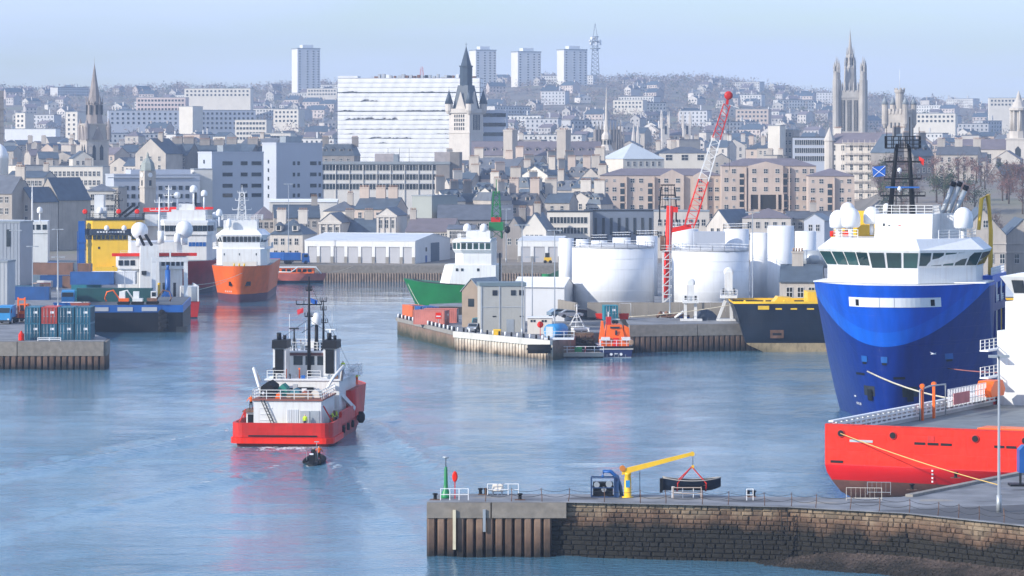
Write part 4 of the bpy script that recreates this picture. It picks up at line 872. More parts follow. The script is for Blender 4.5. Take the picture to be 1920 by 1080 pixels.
def green_ship():
    t = thing('green_ship','green-hulled ship with white wheelhouse behind the middle quay','ship',(PX(763,722),728,0),R(84))
    hullmesh(-1,6.2,(6.2,6.6),(18,13),(1.4,2.0),(-3,1.0),-44,mats=[greenp],parent=t,zl=[-1,0,1.5,3,4.6,6.2],sheer=1.2,dm=mat('green_deck',(.03,.13,.07),.7))
    MB().tube([(0,-1.2,7.2),(-3,-4,6.7),(-5.6,-9,6.4),(-6.4,-13,6.2)],.12,5).build('bulwark_rail', dark, t)
    block(t,'lower_house',[(-5.6,-19.5),(-5.6,-9.5),(-3.5,-7.2),(3.5,-7.2),(5.6,-9.5),(5.6,-19.5)][::-1],6.0,10.4,white,[(-5.6,-19.5),(-5.6,-10.5),(-3.5,-8.4),(3.5,-8.4),(5.6,-10.5),(5.6,-19.5)][::-1])
    b0 = [(-5.2,-18.5),(-5.2,-12.5),(-3.4,-10.6),(3.4,-10.6),(5.2,-12.5),(5.2,-18.5)]; block(t,'mid_house',b0[::-1],10.4,12.8,white)
    b1 = [(x*1.12,y+(.5 if y>-17 else 0)) for x,y in b0]; block(t,'wheelhouse_skirt',b0[::-1],12.8,13.6,white,b1[::-1]); b2 = [(x*.97,y) for x,y in b1]; block(t,'wheelhouse',b2[::-1],13.6,15.3,white); b3=[(x*1.05,y+.2) for x,y in b2]; block(t,'wheelhouse_roof',b3[::-1],15.3,15.9,white2,b0[::-1])
    wall_windows(t,(b2[1][0],b2[1][1]),(b2[0][0],b2[0][1]),13.75,15.05,5,.3,gm=glassg); wall_windows(t,b2[2],b2[1],13.75,15.05,2,.3,gm=glassg); wall_windows(t,b2[3],b2[2],13.75,15.05,5,.3,gm=glassg)
    for y in (-11.5,-12.6,-16): MB().box(-5.68,-5.6,y,y+.5,9.1,9.7).build('porthole', glass, t)
    railing(t,[(-4.9,-18,15.9),(-4.9,-12.5,15.9),(-3,-11,15.9),(3,-11,15.9)],1.0); block(t,'monkey_island',rect(-3.2,3.2,-18,-13),15.9,17.6,white)
    for p in ((-2,-13,17.4),(-2.6,-16.6,17.4)): radome(t,p,.85,1.7,1.5)
    mast(t,(0,-19,15.9),12.5,greenp,((.35,1.6),(.55,1.8),(.75,1.1)),.3,lattice=1.2); MB().box(-1.6,1.6,-20.6,-17.6,17.6,19.4).build('funnel_base', greenp, t)
    MB().box(-1.2,1.2,-20,-18,19.4,20.4).build('mast_platform', redp, t); MB().lathe((0,0,0),[(.2,-.8),(.6,-.4),(.6,.4),(.2,.8)],10).build('black_ball', black, t,(-1.2,-21.5,17.8))
    MB().bar((-3,-30,7.5),(-4,-44,13.5),1.0,1.2).build('crane_jib', mat('crane_green',(.01,.07,.035),.5), t); MB().cyl((-3,-30,5.5),(-3,-30,8.5),1.0).build('crane_post', greenp, t)
    for y in (-20.4,): MB().bar((-5.8,y,6),(-5.8,y,13),.35).build('boat_davit', black, t)
green_ship()

def bow_ship(name,label,px,Y,rot,b,hullm,bootm,zdeck,zboot,house,L=60,ys1=2.5,a=(16,9)):
    t = thing(name,label,'ship',(PX(px,Y),Y,0),R(rot))
    hullmesh(-1,zdeck,(b*.82,b),a,(1.5,2.3),(0,ys1),-L,mats=[hullm,bootm],mz=lambda z: 0 if z > zboot else 1,parent=t,zl=sorted([-1,0,zboot]+[lerp(zboot,zdeck,k) for k in (.02,.3,.65,1)]),nb=14)
    return t
def orange_ship():
    boot = mat('maroon_boot',(.13,.035,.05),.5,0,.2); t = bow_ship('orange_ship','orange-hulled ship with a white wheelhouse moored bow towards the channel',449,778,181,6.9,orange,boot,8.6,1.9,None,55,2.6,(14,8))
    t.scale = (.965,.965,.965)
    block(t,'forecastle_house',[(-6,-22),(6,-22),(6,-8.5),(4.6,-6.2),(-4.6,-6.2),(-6,-8.5)],8.5,12.4,white); b0 = [(-5.6,-20),(5.6,-20),(5.6,-9.5),(4.4,-7.6),(-4.4,-7.6),(-5.6,-9.5)]
    block(t,'bridge_base',[(x*1.25,y) for x,y in b0],12.4,12.7,white2); block(t,'bridge_lower',b0,12.7,13.9,white); b1=[(x*1.12,y+(.6 if y>-15 else 0)) for x,y in b0]; block(t,'bridge',b0,13.9,15.7,white,b1)
    wall_windows(t,(4.45,-7.5),(-4.45,-7.5),14.05,15.35,9,.22,lean=.55); wall_windows(t,(5.7,-9.5),(4.5,-7.6),14.05,15.35,2,.25,lean=.5); wall_windows(t,(-4.5,-7.6),(-5.7,-9.5),14.05,15.35,2,.25,lean=.5); wall_windows(t,(-5.65,-9.6),(-5.65,-16),14.05,15.35,4,.25,lean=.5)
    block(t,'bridge_roof',b1,15.7,16.9,white2,[(x*.85,y-.5) for x,y in b0]); 
    for x in (-3.6,.4,4): MB().box(x-.12,x+.12,-6.24,-6.15,10.9,11.4).build('porthole', glass, t)
    railing(t,[(x,y,12.7) for x,y in ((7,-20),(7,-9.5),(5.5,-7.7),(-5.5,-7.7),(-7,-9.5),(-7,-18))],1.1)
    block(t,'upper_house',rect(-3.6,4.4,-18,-9.5),16.9,19.2,white); railing(t,[(5,-9.3,19.2),(-4.6,-9.3,19.2),(-4.6,-18,19.2),(5,-18,19.2)],1.2,closed=True)
    mast(t,(.2,-13,18.5),9.0,white,((.35,2.3),(.6,1.6),(.8,1.0)),.25,lattice=1.1); radome(t,(5.4,-9.2,20.2),.75,1.7,2.5); radome(t,(3.0,-8.4,17.6),.6,2.0,.9)
    for x0 in (2.0,-1.8): MB().box(x0-.9,x0+.5,bowx(x0,4.3,-1,8.6,(5.66,6.9),(14,8),(1.5,2.3),(0,2.6))-.4,bowx(x0,4.3,-1,8.6,(5.66,6.9),(14,8),(1.5,2.3),(0,2.6))+.25,3.9,4.9).build('anchor', black, t)
    MB().box(-4,4,-4,-1,8.5,9.5).build('windlass', cream, t)
    for x in (1.2,-1.2,0): MB().cyl((x,.8,8.5),(x,.8,9.2),.2).build('bitt', yellow, t)
    for i in range(4): MB().box(3.4-.5*i,3.6-.5*i,bowx(3.4-.5*i,2.4,-1,8.6,(5.66,6.9),(14,8),(1.5,2.3),(0,2.6))-.1,bowx(3.4-.5*i,2.4,-1,8.6,(5.66,6.9),(14,8),(1.5,2.3),(0,2.6))+.06,2.3,2.7).build('hull_mark', white, t)
orange_ship()

def white_survey_ship():
    t = bow_ship('white_ship','white ship with dark window band and maroon hull beside the orange ship',345,826,182,7.2,mat('maroon_hull',(.38,.018,.016),.45,0,.2,.4,spec=.3),mat('navy_boot',(.02,.02,.05),.5),8.9,2.2,None,60,2.5,(15,9))
    t.location.z = -1.0
    block(t,'lower_house',[(-6.3,-30),(6.3,-30),(6.3,-10),(5,-8),(-5,-8),(-6.3,-10)],8.8,15.0,white); b=[(-6.6,-26),(6.6,-26),(6.6,-10),(5.2,-7.6),(-5.2,-7.6),(-6.6,-10)]
    block(t,'bridge',b,15.0,18.0,white); wall_windows(t,(5.2,-7.55),(-5.2,-7.55),15.9,17.3,9,.1); wall_windows(t,(-5.25,-7.65),(-6.65,-10),15.9,17.3,2,.15); wall_windows(t,(6.65,-10),(5.25,-7.65),15.9,17.3,2,.15)
    wall_windows(t,(-.6,-7.95),(-4.9,-7.95),12.2,13.2,5,.15,gm=bluep); wall_windows(t,(4.6,-7.95),(1.6,-7.95),10.4,11.2,4,.2)
    block(t,'bridge_roof',[(x*1.04,y) for x,y in b],18.0,18.5,white2); block(t,'upper_house',rect(-4.6,4.8,-20,-10),18.5,21.0,white); block(t,'mast_house',rect(-1.8,2.4,-17,-12),21,22.5,white)
    mast(t,(4.4,-11,18.6),8.5,white,((.5,.9),(.7,1.2),(.88,.7)),.3); 
    for p, r in (((2.4,-12,24.0),.8),((-1.6,-12.5,25.3),.95),((-4.2,-12,24.4),.8),((-6.8,-14,18.9),.85)): radome(t,p,r,r*1.9,3.0)
    MB().bar((-2,-14,22),(-2,-14,26),.5).box(-3.2,-.8,-14.6,-13.4,22.4,22.6).build('mast', black, t); railing(t,[(-6.2,-25,18.5),(-6.2,-10,18.5),(6.2,-10,18.5)],1.2); MB().extx([(-24,18.5),(-20,18.5),(-20.6,22.6),(-23.6,22.6)],-3,3.4).build('funnel', mat('navy_funnel',(.02,.03,.07),.5), t)
    MB().box(-6,6,-21,-20,21.0,21.6).build('red_band', signal, t)
    for k in range(6): MB().bar((-5.6+k*.35,-13+(k%2),18.5),(-5.2+k*.35,-13,20.3),.08).build('aerial', white2, t)
white_survey_ship()

def yellow_ship():
    t = bow_ship('yellow_ship','yellow ship with a dark wheelhouse band among the moored vessels on the left',212,788,184,6.6,navy,navy,8.2,1.0,None,60,1.5,(12,7))
    t.scale = (1.085,1.085,1.085); t.location.z = -2.6
    block(t,'superstructure',[(-6,-26),(6,-26),(6,-7),(4.6,-4.6),(-4.6,-4.6),(-6,-7)],8.1,15.2,yellow); b=[(-6,-24),(6,-24),(6,-6.6),(4.6,-4.5),(-4.6,-4.5),(-6,-6.6)]
    bb=[(x*1.06,y+.25) for x,y in b]; block(t,'wheelhouse',b,15.2,16.2,yellow); wall_windows(t,(4.6,-4.4),(-4.6,-4.4),15.25,16.15,10,.2); wall_windows(t,(6.05,-6.6),(4.7,-4.5),15.25,16.15,2,.2)
    block(t,'dark_band',bb,16.2,17.5,mat('slate_band',(.03,.045,.07),.5)); block(t,'bridge_roof',b,17.5,19.4,yellow); block(t,'roof_edge',bb,19.4,19.7,dark)
    mk = MB()
    for k in range(9): mk.box(3.2-k*.62,3.2-k*.62+.42,-4.15,-4.05,16.7,17.0)
    stuff(mk.build('lettering', white2, t))
    for x in (1.5,-2.2): radome(t,(x,-3.6,17.2),.55,1.1,.6)
    MB().box(2.6,4.6,-20,-12,19.7,24.6).build('deck_tower', white, t); MB().box(1.9,3.6,-14,-10,19.7,22).build('deck_tower', white, t); radome(t,(3.2,-9,20.6),.7,1.5,1.0)
    mast(t,(-.3,-12,19.7),6.2,dark,((.6,1.2),(.85,.7)),.25,lattice=.6); MB().bar((-1,-9,20.2),(-4.3,-9,22.8),.5).build('funnel_pipe', black, t); MB().bar((-2,-9,19.9),(-5,-9,22.2),.5).build('funnel_pipe', black, t)
    for x in (6.2,-1.0,-4.9): MB().lathe((0,0,0),[(.3,-.12),(.55,-.06),(.55,.06),(.3,.12)],12).build('lifebuoy', signal, t,(x,-5,21.2)).rotation_euler=(R(90),0,0)
    railing(t,[(6,-6.5,19.7),(4.6,-4.6,19.7),(-4.6,-4.6,19.7),(-6,-6.5,19.7),(-6,-20,19.7)],1.1,dark)
    for x,z in ((3.2,13.2),(-1.6,9.4),(.2,9.0)): MB().box(x-.2,x+.2,-4.66,-4.55,z,z+.5).build('porthole', glass, t)
    MB().box(-4.0,4.0,-4.5,-3,8.1,9.4).build('windlass', yellow, t)
    k = MB().box(-.7,.7,-.7,.7,4,19.2).box(-.9,.9,-.9,.9,14.6,15.2).bar((.9,.2,4),(.9,.2,17),.16).build('blue_column', bluep, t,(6.9,-5,0))
    MB().box(-9.4,-6.4,-12,-8,18,20.5).build('aft_house', white, t); MB().box(-12,-6,-12,-11,21,21.9).build('orange_band', signal, t); MB().box(-9.8,-6.2,-14,-9,14,18).build('equipment_house', cream, t)
yellow_ship()

def white_liner():
    t = thing('white_ferry','white ferry with a pale orange lifeboat and blue funnel behind the left quay','ship',(PX(150,835),838,0),R(-84))
    hullmesh(-1,7.5,(8,8.4),(20,14),(1.5,2.2),(0,2),-90,mats=[white,navy],mz=lambda z:0 if z>1.2 else 1,parent=t,zl=[-1,0,1.2,1.25,4,7.5])
    block(t,'superstructure',rect(-7.8,7.8,-80,-8),7.4,14.5,white); block(t,'upper_house',rect(-7,7,-70,-14),14.5,17.5,white); block(t,'bridge',rect(-8,8,-14,-8),14.5,17.4,white)
    wall_windows(t,(8.05,-14),(8.05,-8),15.4,16.6,4,.5); wall_windows(t,(7.85,-26),(7.85,-16),9.2,9.9,6,1.0)
    for y in (-24,-38): MB().box(7.82,7.9,y,y+.9,11.6,12.8).build('window', glass, t)
    b = MB().extx([(-30,14.8),(-19,14.8),(-18,16),(-19.5,17.2),(-29,17.2),(-31,16)],7.9,10).build('lifeboat', mat('faded_orange',(.72,.34,.24),.6), t); MB().extx([(-30,14.2),(-19,14.2),(-18.2,15.2),(-30.8,15.2)],7.95,10.05).build('lifeboat_keel', cream, t)
    for y in (-28.5,-20.5): MB().bar((7,y,18),(9.5,y,18.2),.3).build('davit', white, t)
    MB().extx([(-48,17.5),(-36,17.5),(-37,23),(-47,23)],-3.5,3.5).build('funnel', white, t); MB().extx([(-47,23.02),(-37,23.02),(-37.4,25.5),(-46.6,25.5)],-3.4,3.4).build('funnel_top', bluep, t)
    mast(t,(0,-12,17.4),9,white,((.6,1.5),(.8,1)),.25); radome(t,(5,-10,19.4),.7,1.5,2.0); MB().box(7.82,7.9,-16,-9,5.6,7.0).build('red_panel', signal, t); MB().extx([(-60,17.5),(-52,17.5),(-53,26),(-56,26)],-1,1).build('deck_crane', white, t)
white_liner()

def workboat():
    t = thing('white_workboat','white workboat with a stern gantry and large radar domes beyond the blue barge','ship',(PX(318,704),704,0),R(9))
    hullmesh(-1,3.4,(5.6,6.2),(14,10),(1.5,2.2),(44,47),0,mats=[redp,navy],mz=lambda z:0 if z>.2 else 1,parent=t,zl=[-1,.2,.3,1.5,3.4],dm=deckm)
    block(t,'superstructure',rect(-9.2,3.6,16,36),3.4,9.6,white); block(t,'upper_house',rect(-9.6,4.4,15.5,34),9.6,12.4,white); block(t,'bridge',rect(-7,3.8,20,33),12.4,15.2,white)
    MB().box(-11.2,6.6,15,16,12.35,13.0).build('orange_band', signal, t)
    block(t,'funnel_house',rect(-5.6,-1.4,11,15.4),3.4,14.6,white,rect(-5.4,-1.6,11.4,15.2)); MB().bar((-4.6,12,14.6),(-5.6,12,16.8),.55).build('funnel_pipe', black, t); MB().bar((-3,12,14.6),(-4.4,12,17.0),.6).build('funnel_pipe', black, t)
    MB().box(-5.2,-4.2,10.9,11.35,8.6,9.4).build('vent_grille', dark, t)
    wall_windows(t,(-10,15.45),(-6.2,15.45),10.4,11.5,3,.3); wall_windows(t,(-1,15.45),(4.2,15.45),10.3,11.4,5,.3)
    for p, r in (((-5.2,20,16.4),1.8),((4.2,19,16.6),1.85)): MB().cyl((0,0,-2),(0,0,0),.7).ball((0,0,1.2),r,r*1.02,16,9).build('radar_dome', white2, t, p)
    MB().cyl((-.8,18,15),(-.8,18,17.6),.7).build('vent', white, t); MB().dome((2.6,17.5,15.2),.7,2.0).build('satellite_dome', white2, t); mast(t,(-.8,24,15.2),9.5,white,((.5,1.4),(.7,2.0),(.88,1)),.3)
    railing(t,[(-7,20,15.2),(-7,33,15.2)],1.1); railing(t,[(-9.4,15.6,12.4),(4.3,15.6,12.4)],1.1)
    g = MB()
    for sx in (-3.2,3.4): g.bar((sx,.6,3.2),(sx,1.6,12.3),.85,.8)
    g.box(-3.7,3.9,1.0,2.1,11.6,12.5); g.build('stern_gantry', white, t); MB().bar((.2,1.4,12.5),(.2,1.4,14.2),.3).build('gantry_mast', white, t)
    MB().box(2.6,5.8,2,8,3.4,6.4).build('winch_house', white, t); 
    for y in (2.2,6): MB().cyl((3,y+.9,5),(5.4,y+.9,5),.9).build('winch_drum', greyp, t)
    for sx in (5.8,-5.2): MB().box(sx,sx+.25,.2,18,3.4,6.6 if sx > 0 else 4.6).build('bulwark', white, t)
    for x,mm in ((-2,yellow),(-1,dark),(0,rust),(1.2,dark)): MB().cyl((x,3,3.4),(x,3,7.2),.3).build('pipe', mm, t)
    MB().cyl((-.4,-.4,3.0),(-.4,-.4,10.0),.55).cyl((-.4,-.4,10),(-.4,-.4,11),.3).build('blue_spud', bluep, t)
    k = MB()
    for a_ in range(5): k.bar((-2.6+a_*.9,-1,3.0),(-.4,-1,6.4),.3)
    k.build('blue_frame', bluep, t)
workboat()

def barge():
    t = thing('blue_barge','low blue-edged barge with a black hull moored at the left quay','barge',(PX(250,650),650,0),R(3))
    MB().box(-9.2,9.4,0,36,-1.5,3.75).build('hull', mat('black_hull',(.006,.007,.010),.5,0,.3,.3,dirt=.25,dcol=(.03,.025,.02),spec=.2), t); MB().box(-9.25,9.45,-.1,36,3.75,5.15).build('blue_coaming', bluep, t); MB().box(-9.0,9.2,.15,35.8,5.15,5.2).build('deck', mat('barge_deck',(.10,.11,.12),.8,0,.3,.3), t)
    for x in (-7.6,-3.0,1.6): MB().box(x,x+2.9,-.22,-.1,4.0,4.75).build('fender_panel', greyp, t)
    for k in range(7): MB().lathe((0,0,0),[(.3,-.3),(.7,-.2),(.7,.2),(.3,.3)],12).build('tyre_fender', rubber, t,(5.4+.6*(k%2),-.4-.0*k,.6+.5*k)).rotation_euler=(R(90),0,0)
    MB().box(8.2,10.2,-1.5,2,-.6,1.0).build('pontoon_float', dark, t)
barge()

def lifeboat():
    t = thing('lifeboat','orange and navy lifeboat moored stern-on at the pontoon','lifeboat',(PX(1156,570),570,0),R(3))
    hullmesh(-.6,1.75,(2.3,2.75),(6,5),(1.4,2.0),(15.5,17),0,mats=[mat('lifeboat_navy',(.01,.02,.09),.3),redp],mz=lambda z:0 if z>.05 else 1,parent=t,zl=[-.6,.0,.1,.9,1.75],dm=greyp)
    MB().box(-2.8,2.8,-.1,.08,1.35,1.5).build('cream_band', cream, t); MB().box(-2.85,2.85,-.12,.1,1.55,1.9).build('rubbing_band', black, t)
    for x in (-.9,.75):
        MB().cyl((x,-.12,.55),(x,0,.55),.24,.24,12).build('roundel', white2, t); 
    for x in (-1.6,-.35,.3,1.5): MB().box(x-.04,x+.04,-.12,0,.1,.5).build('transom_bracket', galv, t)
    MB().box(-.35,.25,-.1,0,.55,.75).build('number_plate', white, t); MB().box(-2.3,2.4,-.7,-.1,-.05,.1).build('stern_platform', galv, t)
    block(t,'cabin',[(-2.2,1.6),(2.2,1.6),(2.2,9),(1.2,12),(-1.2,12),(-2.2,9)],1.7,3.1,orange); block(t,'upper_cabin',[(-1.6,3),(1.6,3),(1.6,8.4),(-1.6,8.4)],3.1,5.3,orange,[(-1.2,3.4),(1.2,3.4),(1.2,7.8),(-1.2,7.8)])
    for sx in (-1.7,1.7): MB().box(sx-.7,sx+.7,1.2,2.6,2.8,3.3).build('locker', white, t)
    MB().box(-.45,.45,1.5,1.6,1.8,3.2).build('door', signal, t); MB().box(.0,.35,2.9,3.0,3.6,4.4).build('window', glass, t); MB().box(-.8,.8,3.1,3.2,4.7,5.0).build('window', glass, t)
    block(t,'side_float',rect(-2.6,-1.6,3,6),2.2,5.9,orange,rect(-2.2,-1.9,4,5)); MB().extr([(1.3,2.2),(2.6,2.6),(2.4,4.8),(1.6,5.2)],3.4,6).build('air_bag', orange, t)
    MB().box(-1.4,-.6,3.4,5,5.3,6.6).build('mast_base', redp, t); MB().bar((-1.0,4.5,5.3),(-1.0,5,7.4),.18).bar((-.5,4,6.2),(.9,4,6.2),.15).build('mast', white, t)
    for x in (-.2,.3): MB().lathe((0,0,0),[(.1,-.1),(.32,-.1),(.32,.1),(.1,.1)],10).build('searchlight', rubber, t,(x,3.6,5.75)).rotation_euler=(R(90),0,0)
    railing(t,[(-2.6,3,1.9),(-2.6,.15,1.9),(2.6,.15,1.9),(2.6,8,1.9)],1.0,white2,.9,nr=2); MB().lathe((0,0,0),[(.25,-.08),(.48,-.08),(.48,.08),(.25,.08)],12).build('lifebuoy', clay, t,(2.5,.0,2.5)).rotation_euler=(R(90),0,0)
    s = thing('pilot_boat','small white boat with a tapering lattice mast behind the pontoon','boat',(PX(1098,583),583,0),R(25))
    hullmesh(-.4,1.4,(1.5,1.75),(4,3.4),(1.4,2.0),(8,9),0,mats=[navy],parent=s,zl=[-.4,.2,.8,1.4]); block(s,'wheelhouse',rect(-1.35,1.35,1.6,5.5),1.3,3.9,white,rect(-1.2,1.2,1.8,5.1)); MB().box(-1.3,1.3,1.2,5.4,1.4,2.6).build('side_coaming', bluep, s)
    wall_windows(s,(-1.2,1.62),(1.2,1.62),2.9,3.65,2,.3); MB().tube([(1.25,1.5,2.6),(1.5,1.5,3.4),(1.2,1.5,4.1)],.14,6).build('hand_hold', white, s)
    m = MB()
    for k in range(6):
        a_ = k*math.pi/3; m.bar((1.6*math.cos(a_),3.4+1.3*math.sin(a_),4.3),(.15*math.cos(a_),3.4+.15*math.sin(a_),6.6),.07)
    for f in (0,.35,.7): m.lathe((0,3.4,lerp(4.3,6.6,f)),[(lerp(1.55,.2,f),0),(lerp(1.55,.2,f)+.06,.03),(lerp(1.55,.2,f),.07)],6)
    m.tube([(0,3.4,6.5),(0,3.4,8.2)],[.16,.06],6).bar((-.5,3.4,7.9),(.5,3.4,7.9),.08).build('lattice_mast', white, s); MB().box(-1.55,1.55,1.5,5.6,3.9,4.2).build('wheelhouse_roof', white2, s)
lifeboat()

def far_tug():
    t = thing('red_launch','low red and white launch moored below the grey warehouse','boat',(PX(604,893),893,0),R(-90))
    hullmesh(-.5,2.6,(3.6,4.0),(7,5),(1.5,2.0),(0,1.2),-14,mats=[mat('faded_red',(.50,.12,.08),.6,0,.2),navy],mz=lambda z:0 if z>.7 else 1,parent=t,zl=[-.5,.3,.7,.75,1.8,2.6])
    m = MB().tube([(4.0,.0,2.6),(3.6,-1.5,4.3),(3.6,-6,4.3),(3.6,-8,2.9),(3.6,-13,3.0)],.16,6).build('white_rail', white, t); block(t,'cabin',rect(-2,2.6,-11,-2),2.5,4.0,orange); block(t,'cabin_roof',rect(-2.2,2.8,-11.4,-1.6),4.0,4.25,white)
    wall_windows(t,(2.62,-10.6),(2.62,-2.4),2.9,3.7,6,.4)
far_tug()
# ------------------------------------------------------------------ city helpers
WIN, CHIM, DORM = {}, {}, {}
frm = mat('window_frame', (.62,.60,.57), .6, 0, .1); frmd = mat('dark_window_frame', (.10,.11,.12), .5, 0, .2)
def win_mesh(w_, h_, st):
    k = (round(w_,2), round(h_,2), st)
    if k not in WIN:
        a, b = w_/2, h_/2; m = MB(); t = .1; f = .07
        m.add([(-a,-.03,-b),(a,-.03,-b),(a,-.03,b),(-a,-.03,b)], [(0,1,2,3)], 1)
        for x0,x1,z0,z1 in ((-a-f,-a,-b-f,b+f),(a,a+f,-b-f,b+f),(-a,a,b,b+f),(-a,a,-b-f-.04,-b)): m.box(x0,x1,-.1,.04,z0,z1,0)
        if st == 'sash': m.box(-a,a,-.07,-.02,-.05,.05,0); m.box(-.04,.04,-.065,-.02,-b,b,0)
        if st == 'multi':
            n = max(2,int(w_/1.3))
            for i in range(1,n): m.box(-a+w_*i/n-.05,-a+w_*i/n+.05,-.07,-.02,-b,b,0)
        WIN[k] = m.mesh('window', [frmd if st == 'dark' else frm, glass])
    return WIN[k]
def chim_mesh(w_, d_, h_, np_, m):
    k = (round(w_,1), round(d_,1), round(h_,1), np_, m.name)
    if k not in CHIM:
        b = MB(); b.box(-w_/2,w_/2,-d_/2,d_/2,0,h_); b.box(-w_/2-.12,w_/2+.12,-d_/2-.12,d_/2+.12,h_-.3,h_)
        for i in range(np_): b.lathe((lerp(-w_/2,w_/2,(i+.5)/np_),0,h_),[(.17,0),(.14,.5),(.18,.6)],6,1)
        CHIM[k] = b.mesh('chimney', [m, clay])
    return CHIM[k]
def dormer_mesh(wm, rm):
    k = (wm.name, rm.name)
    if k not in DORM:
        b = MB(); b.box(-.8,.8,0,2.2,0,1.5,0); b.add([(-1,-.15,1.45),(1,-.15,1.45),(0,-.15,2.4),(-1,2.4,1.45),(1,2.4,1.45),(0,2.4,2.4)],[(0,1,2),(0,2,5,3),(1,4,5,2)],1)
        b.add([(-.5,-.03,.2),(.5,-.03,.2),(.5,-.03,1.35),(-.5,-.03,1.35)],[(0,1,2,3)],2); DORM[k] = b.mesh('dormer', [wm, rm, glass])
    return DORM[k]
def windows(root, W, dep, face, zs, n, w_, h_, st='sash', margin=.8, skip=()):
    """rows of windows on one face: f front, l left, r right"""
    span = (W if face == 'f' else dep)-2*margin; me = win_mesh(w_, h_, st)
    for r_, z in enumerate(zs):
        for i in range(n):
            if (r_, i) in skip: continue
            u = -span/2+span*(i+.5)/n
            if face == 'f': put('window', me, root, (u, 0, z))
            elif face == 'l': put('window', me, root, (-W/2, dep/2-u, z), R(-90))
            else: put('window', me, root, (W/2, dep/2+u, z), R(90))
def bld(name, label, cat, px0, px1, yt, Y, dep, rot=0, ye=None, roof='gable', wall=granite, rm=slate, fl=2, co=4, sco=0, ws=(1.0,1.7), chim=(), dorm=0, group=None, zb=None, st='sash', fh=3.3, ztop=None, cw=1.8, ch=2.6, sill=1.9, margin=.8):
    """a building: the pixel span gives its front's real width at distance Y; yt ridge or top, ye eaves"""
    r = R(rot); W = (px1-px0)*Y/F/math.cos(r); x = PX((px0+px1)/2, Y); zb_ = (terr(x,Y)-1.0) if zb is None else zb
    zt = PZ(yt, Y) if ztop is None else ztop; ze = PZ(ye, Y) if ye else zt
    t = thing(name, label, cat, (x, Y, 0), r, group)
    a = W/2
    mb = MB()
    if roof == 'gable':
        mb.extx([(0,zb_),(dep,zb_),(dep,ze),(dep/2,zt),(0,ze)], -a, a)
        q = .18; m2 = MB()
        for s_ in (0,1):
            y0, y1 = (-.35,dep/2) if s_ == 0 else (dep+.35,dep/2); k = (zt-ze)/(dep/2); z0 = ze-.35*k
            p = [(-a-.1,y0,z0+.04),(a+.1,y0,z0+.04),(a+.1,y1,zt+.04),(-a-.1,y1,zt+.04)]; p2 = [(u,v,z_+q) for u,v,z_ in p]
            f = [(0,1,5,4),(1,2,6,5),(2,3,7,6),(3,0,4,7),(4,5,6,7)]; m2.add(p+p2, f if s_ == 0 else [tuple(reversed(g)) for g in f])
        m2.box(-a-.1,a+.1,dep/2-.12,dep/2+.12,zt+.1,zt+.32)
    elif roof == 'front':
        mb.extr([(-a,zb_),(a,zb_),(a,ze),(0,zt),(-a,ze)], 0, dep)
        m2 = MB(); q = .18
        for s_ in (-1,1):
            k = (zt-ze)/a; p = [(s_*(a+.3),-.15,ze-.3*k+.04),(s_*(a+.3),dep+.1,ze-.3*k+.04),(0,dep+.1,zt+.04),(0,-.15,zt+.04)]; p2 = [(u,v,z_+q) for u,v,z_ in p]
            f = [(0,1,5,4),(1,2,6,5),(2,3,7,6),(3,0,4,7),(4,5,6,7)]; m2.add(p+p2, f if s_ > 0 else [tuple(reversed(g)) for g in f])
    elif roof == 'hip':
        mb.box(-a,a,0,dep,zb_,ze); o = .3; rl = max(.1, a-dep/2)
        m2 = MB().add([(-a-o,-o,ze),(a+o,-o,ze),(a+o,dep+o,ze),(-a-o,dep+o,ze),(-rl,dep/2,zt),(rl,dep/2,zt)],[(0,1,5,4),(1,2,5),(2,3,4,5),(3,0,4),(3,2,1,0)])
    elif roof == 'mansard':
        mb.box(-a,a,0,dep,zb_,ze); i_ = (zt-ze)*.35
        m2 = MB().add([(-a-.2,-.2,ze),(a+.2,-.2,ze),(a+.2,dep+.2,ze),(-a-.2,dep+.2,ze),(-a+i_,i_,zt),(a-i_,i_,zt),(a-i_,dep-i_,zt),(-a+i_,dep-i_,zt)],[(0,1,5,4),(1,2,6,5),(2,3,7,6),(3,0,4,7),(4,5,6,7)])
    else:
        mb.box(-a,a,0,dep,zb_,zt); m2 = MB().box(-a-.12,a+.12,-.12,dep+.12,zt+.003,zt+.35)
    mb.build('wall', wall, t); m2.build('roof', rm, t)
    zs = [ze-sill-k*fh for k in range(fl)]
    if co and fl: windows(t, W, dep, 'f', zs, co, *ws, st, margin)
    if sco and fl: windows(t, W, dep, 'l' if rot > 0 else 'r', zs, sco, *ws, st, margin)
    for c in chim:
        put('chimney', chim_mesh(cw, .9, ch+1.2, max(2,int(cw/.45)), wall if wall is not cream else granite), t, (c*W, dep/2 if roof != 'front' else dep*.4, zt-1.2), 0)
    for i in range(dorm):
        put('dormer', dormer_mesh(wall, rm), t, (-a+W*(i+.5)/dorm, (dep/2)*.32 if roof == 'gable' else .5, lerp(ze,zt,.25)))
    return t
def tower(name, label, cat, px, Y, rot): return thing(name, label, cat, (PX(px,Y), Y, 0), R(rot))
def cone(mb, c, r, h, n=8, m=0): return mb.lathe(c, [(r,0),(r*.5,h*.5),(.03,h)], n, m, n > 8)

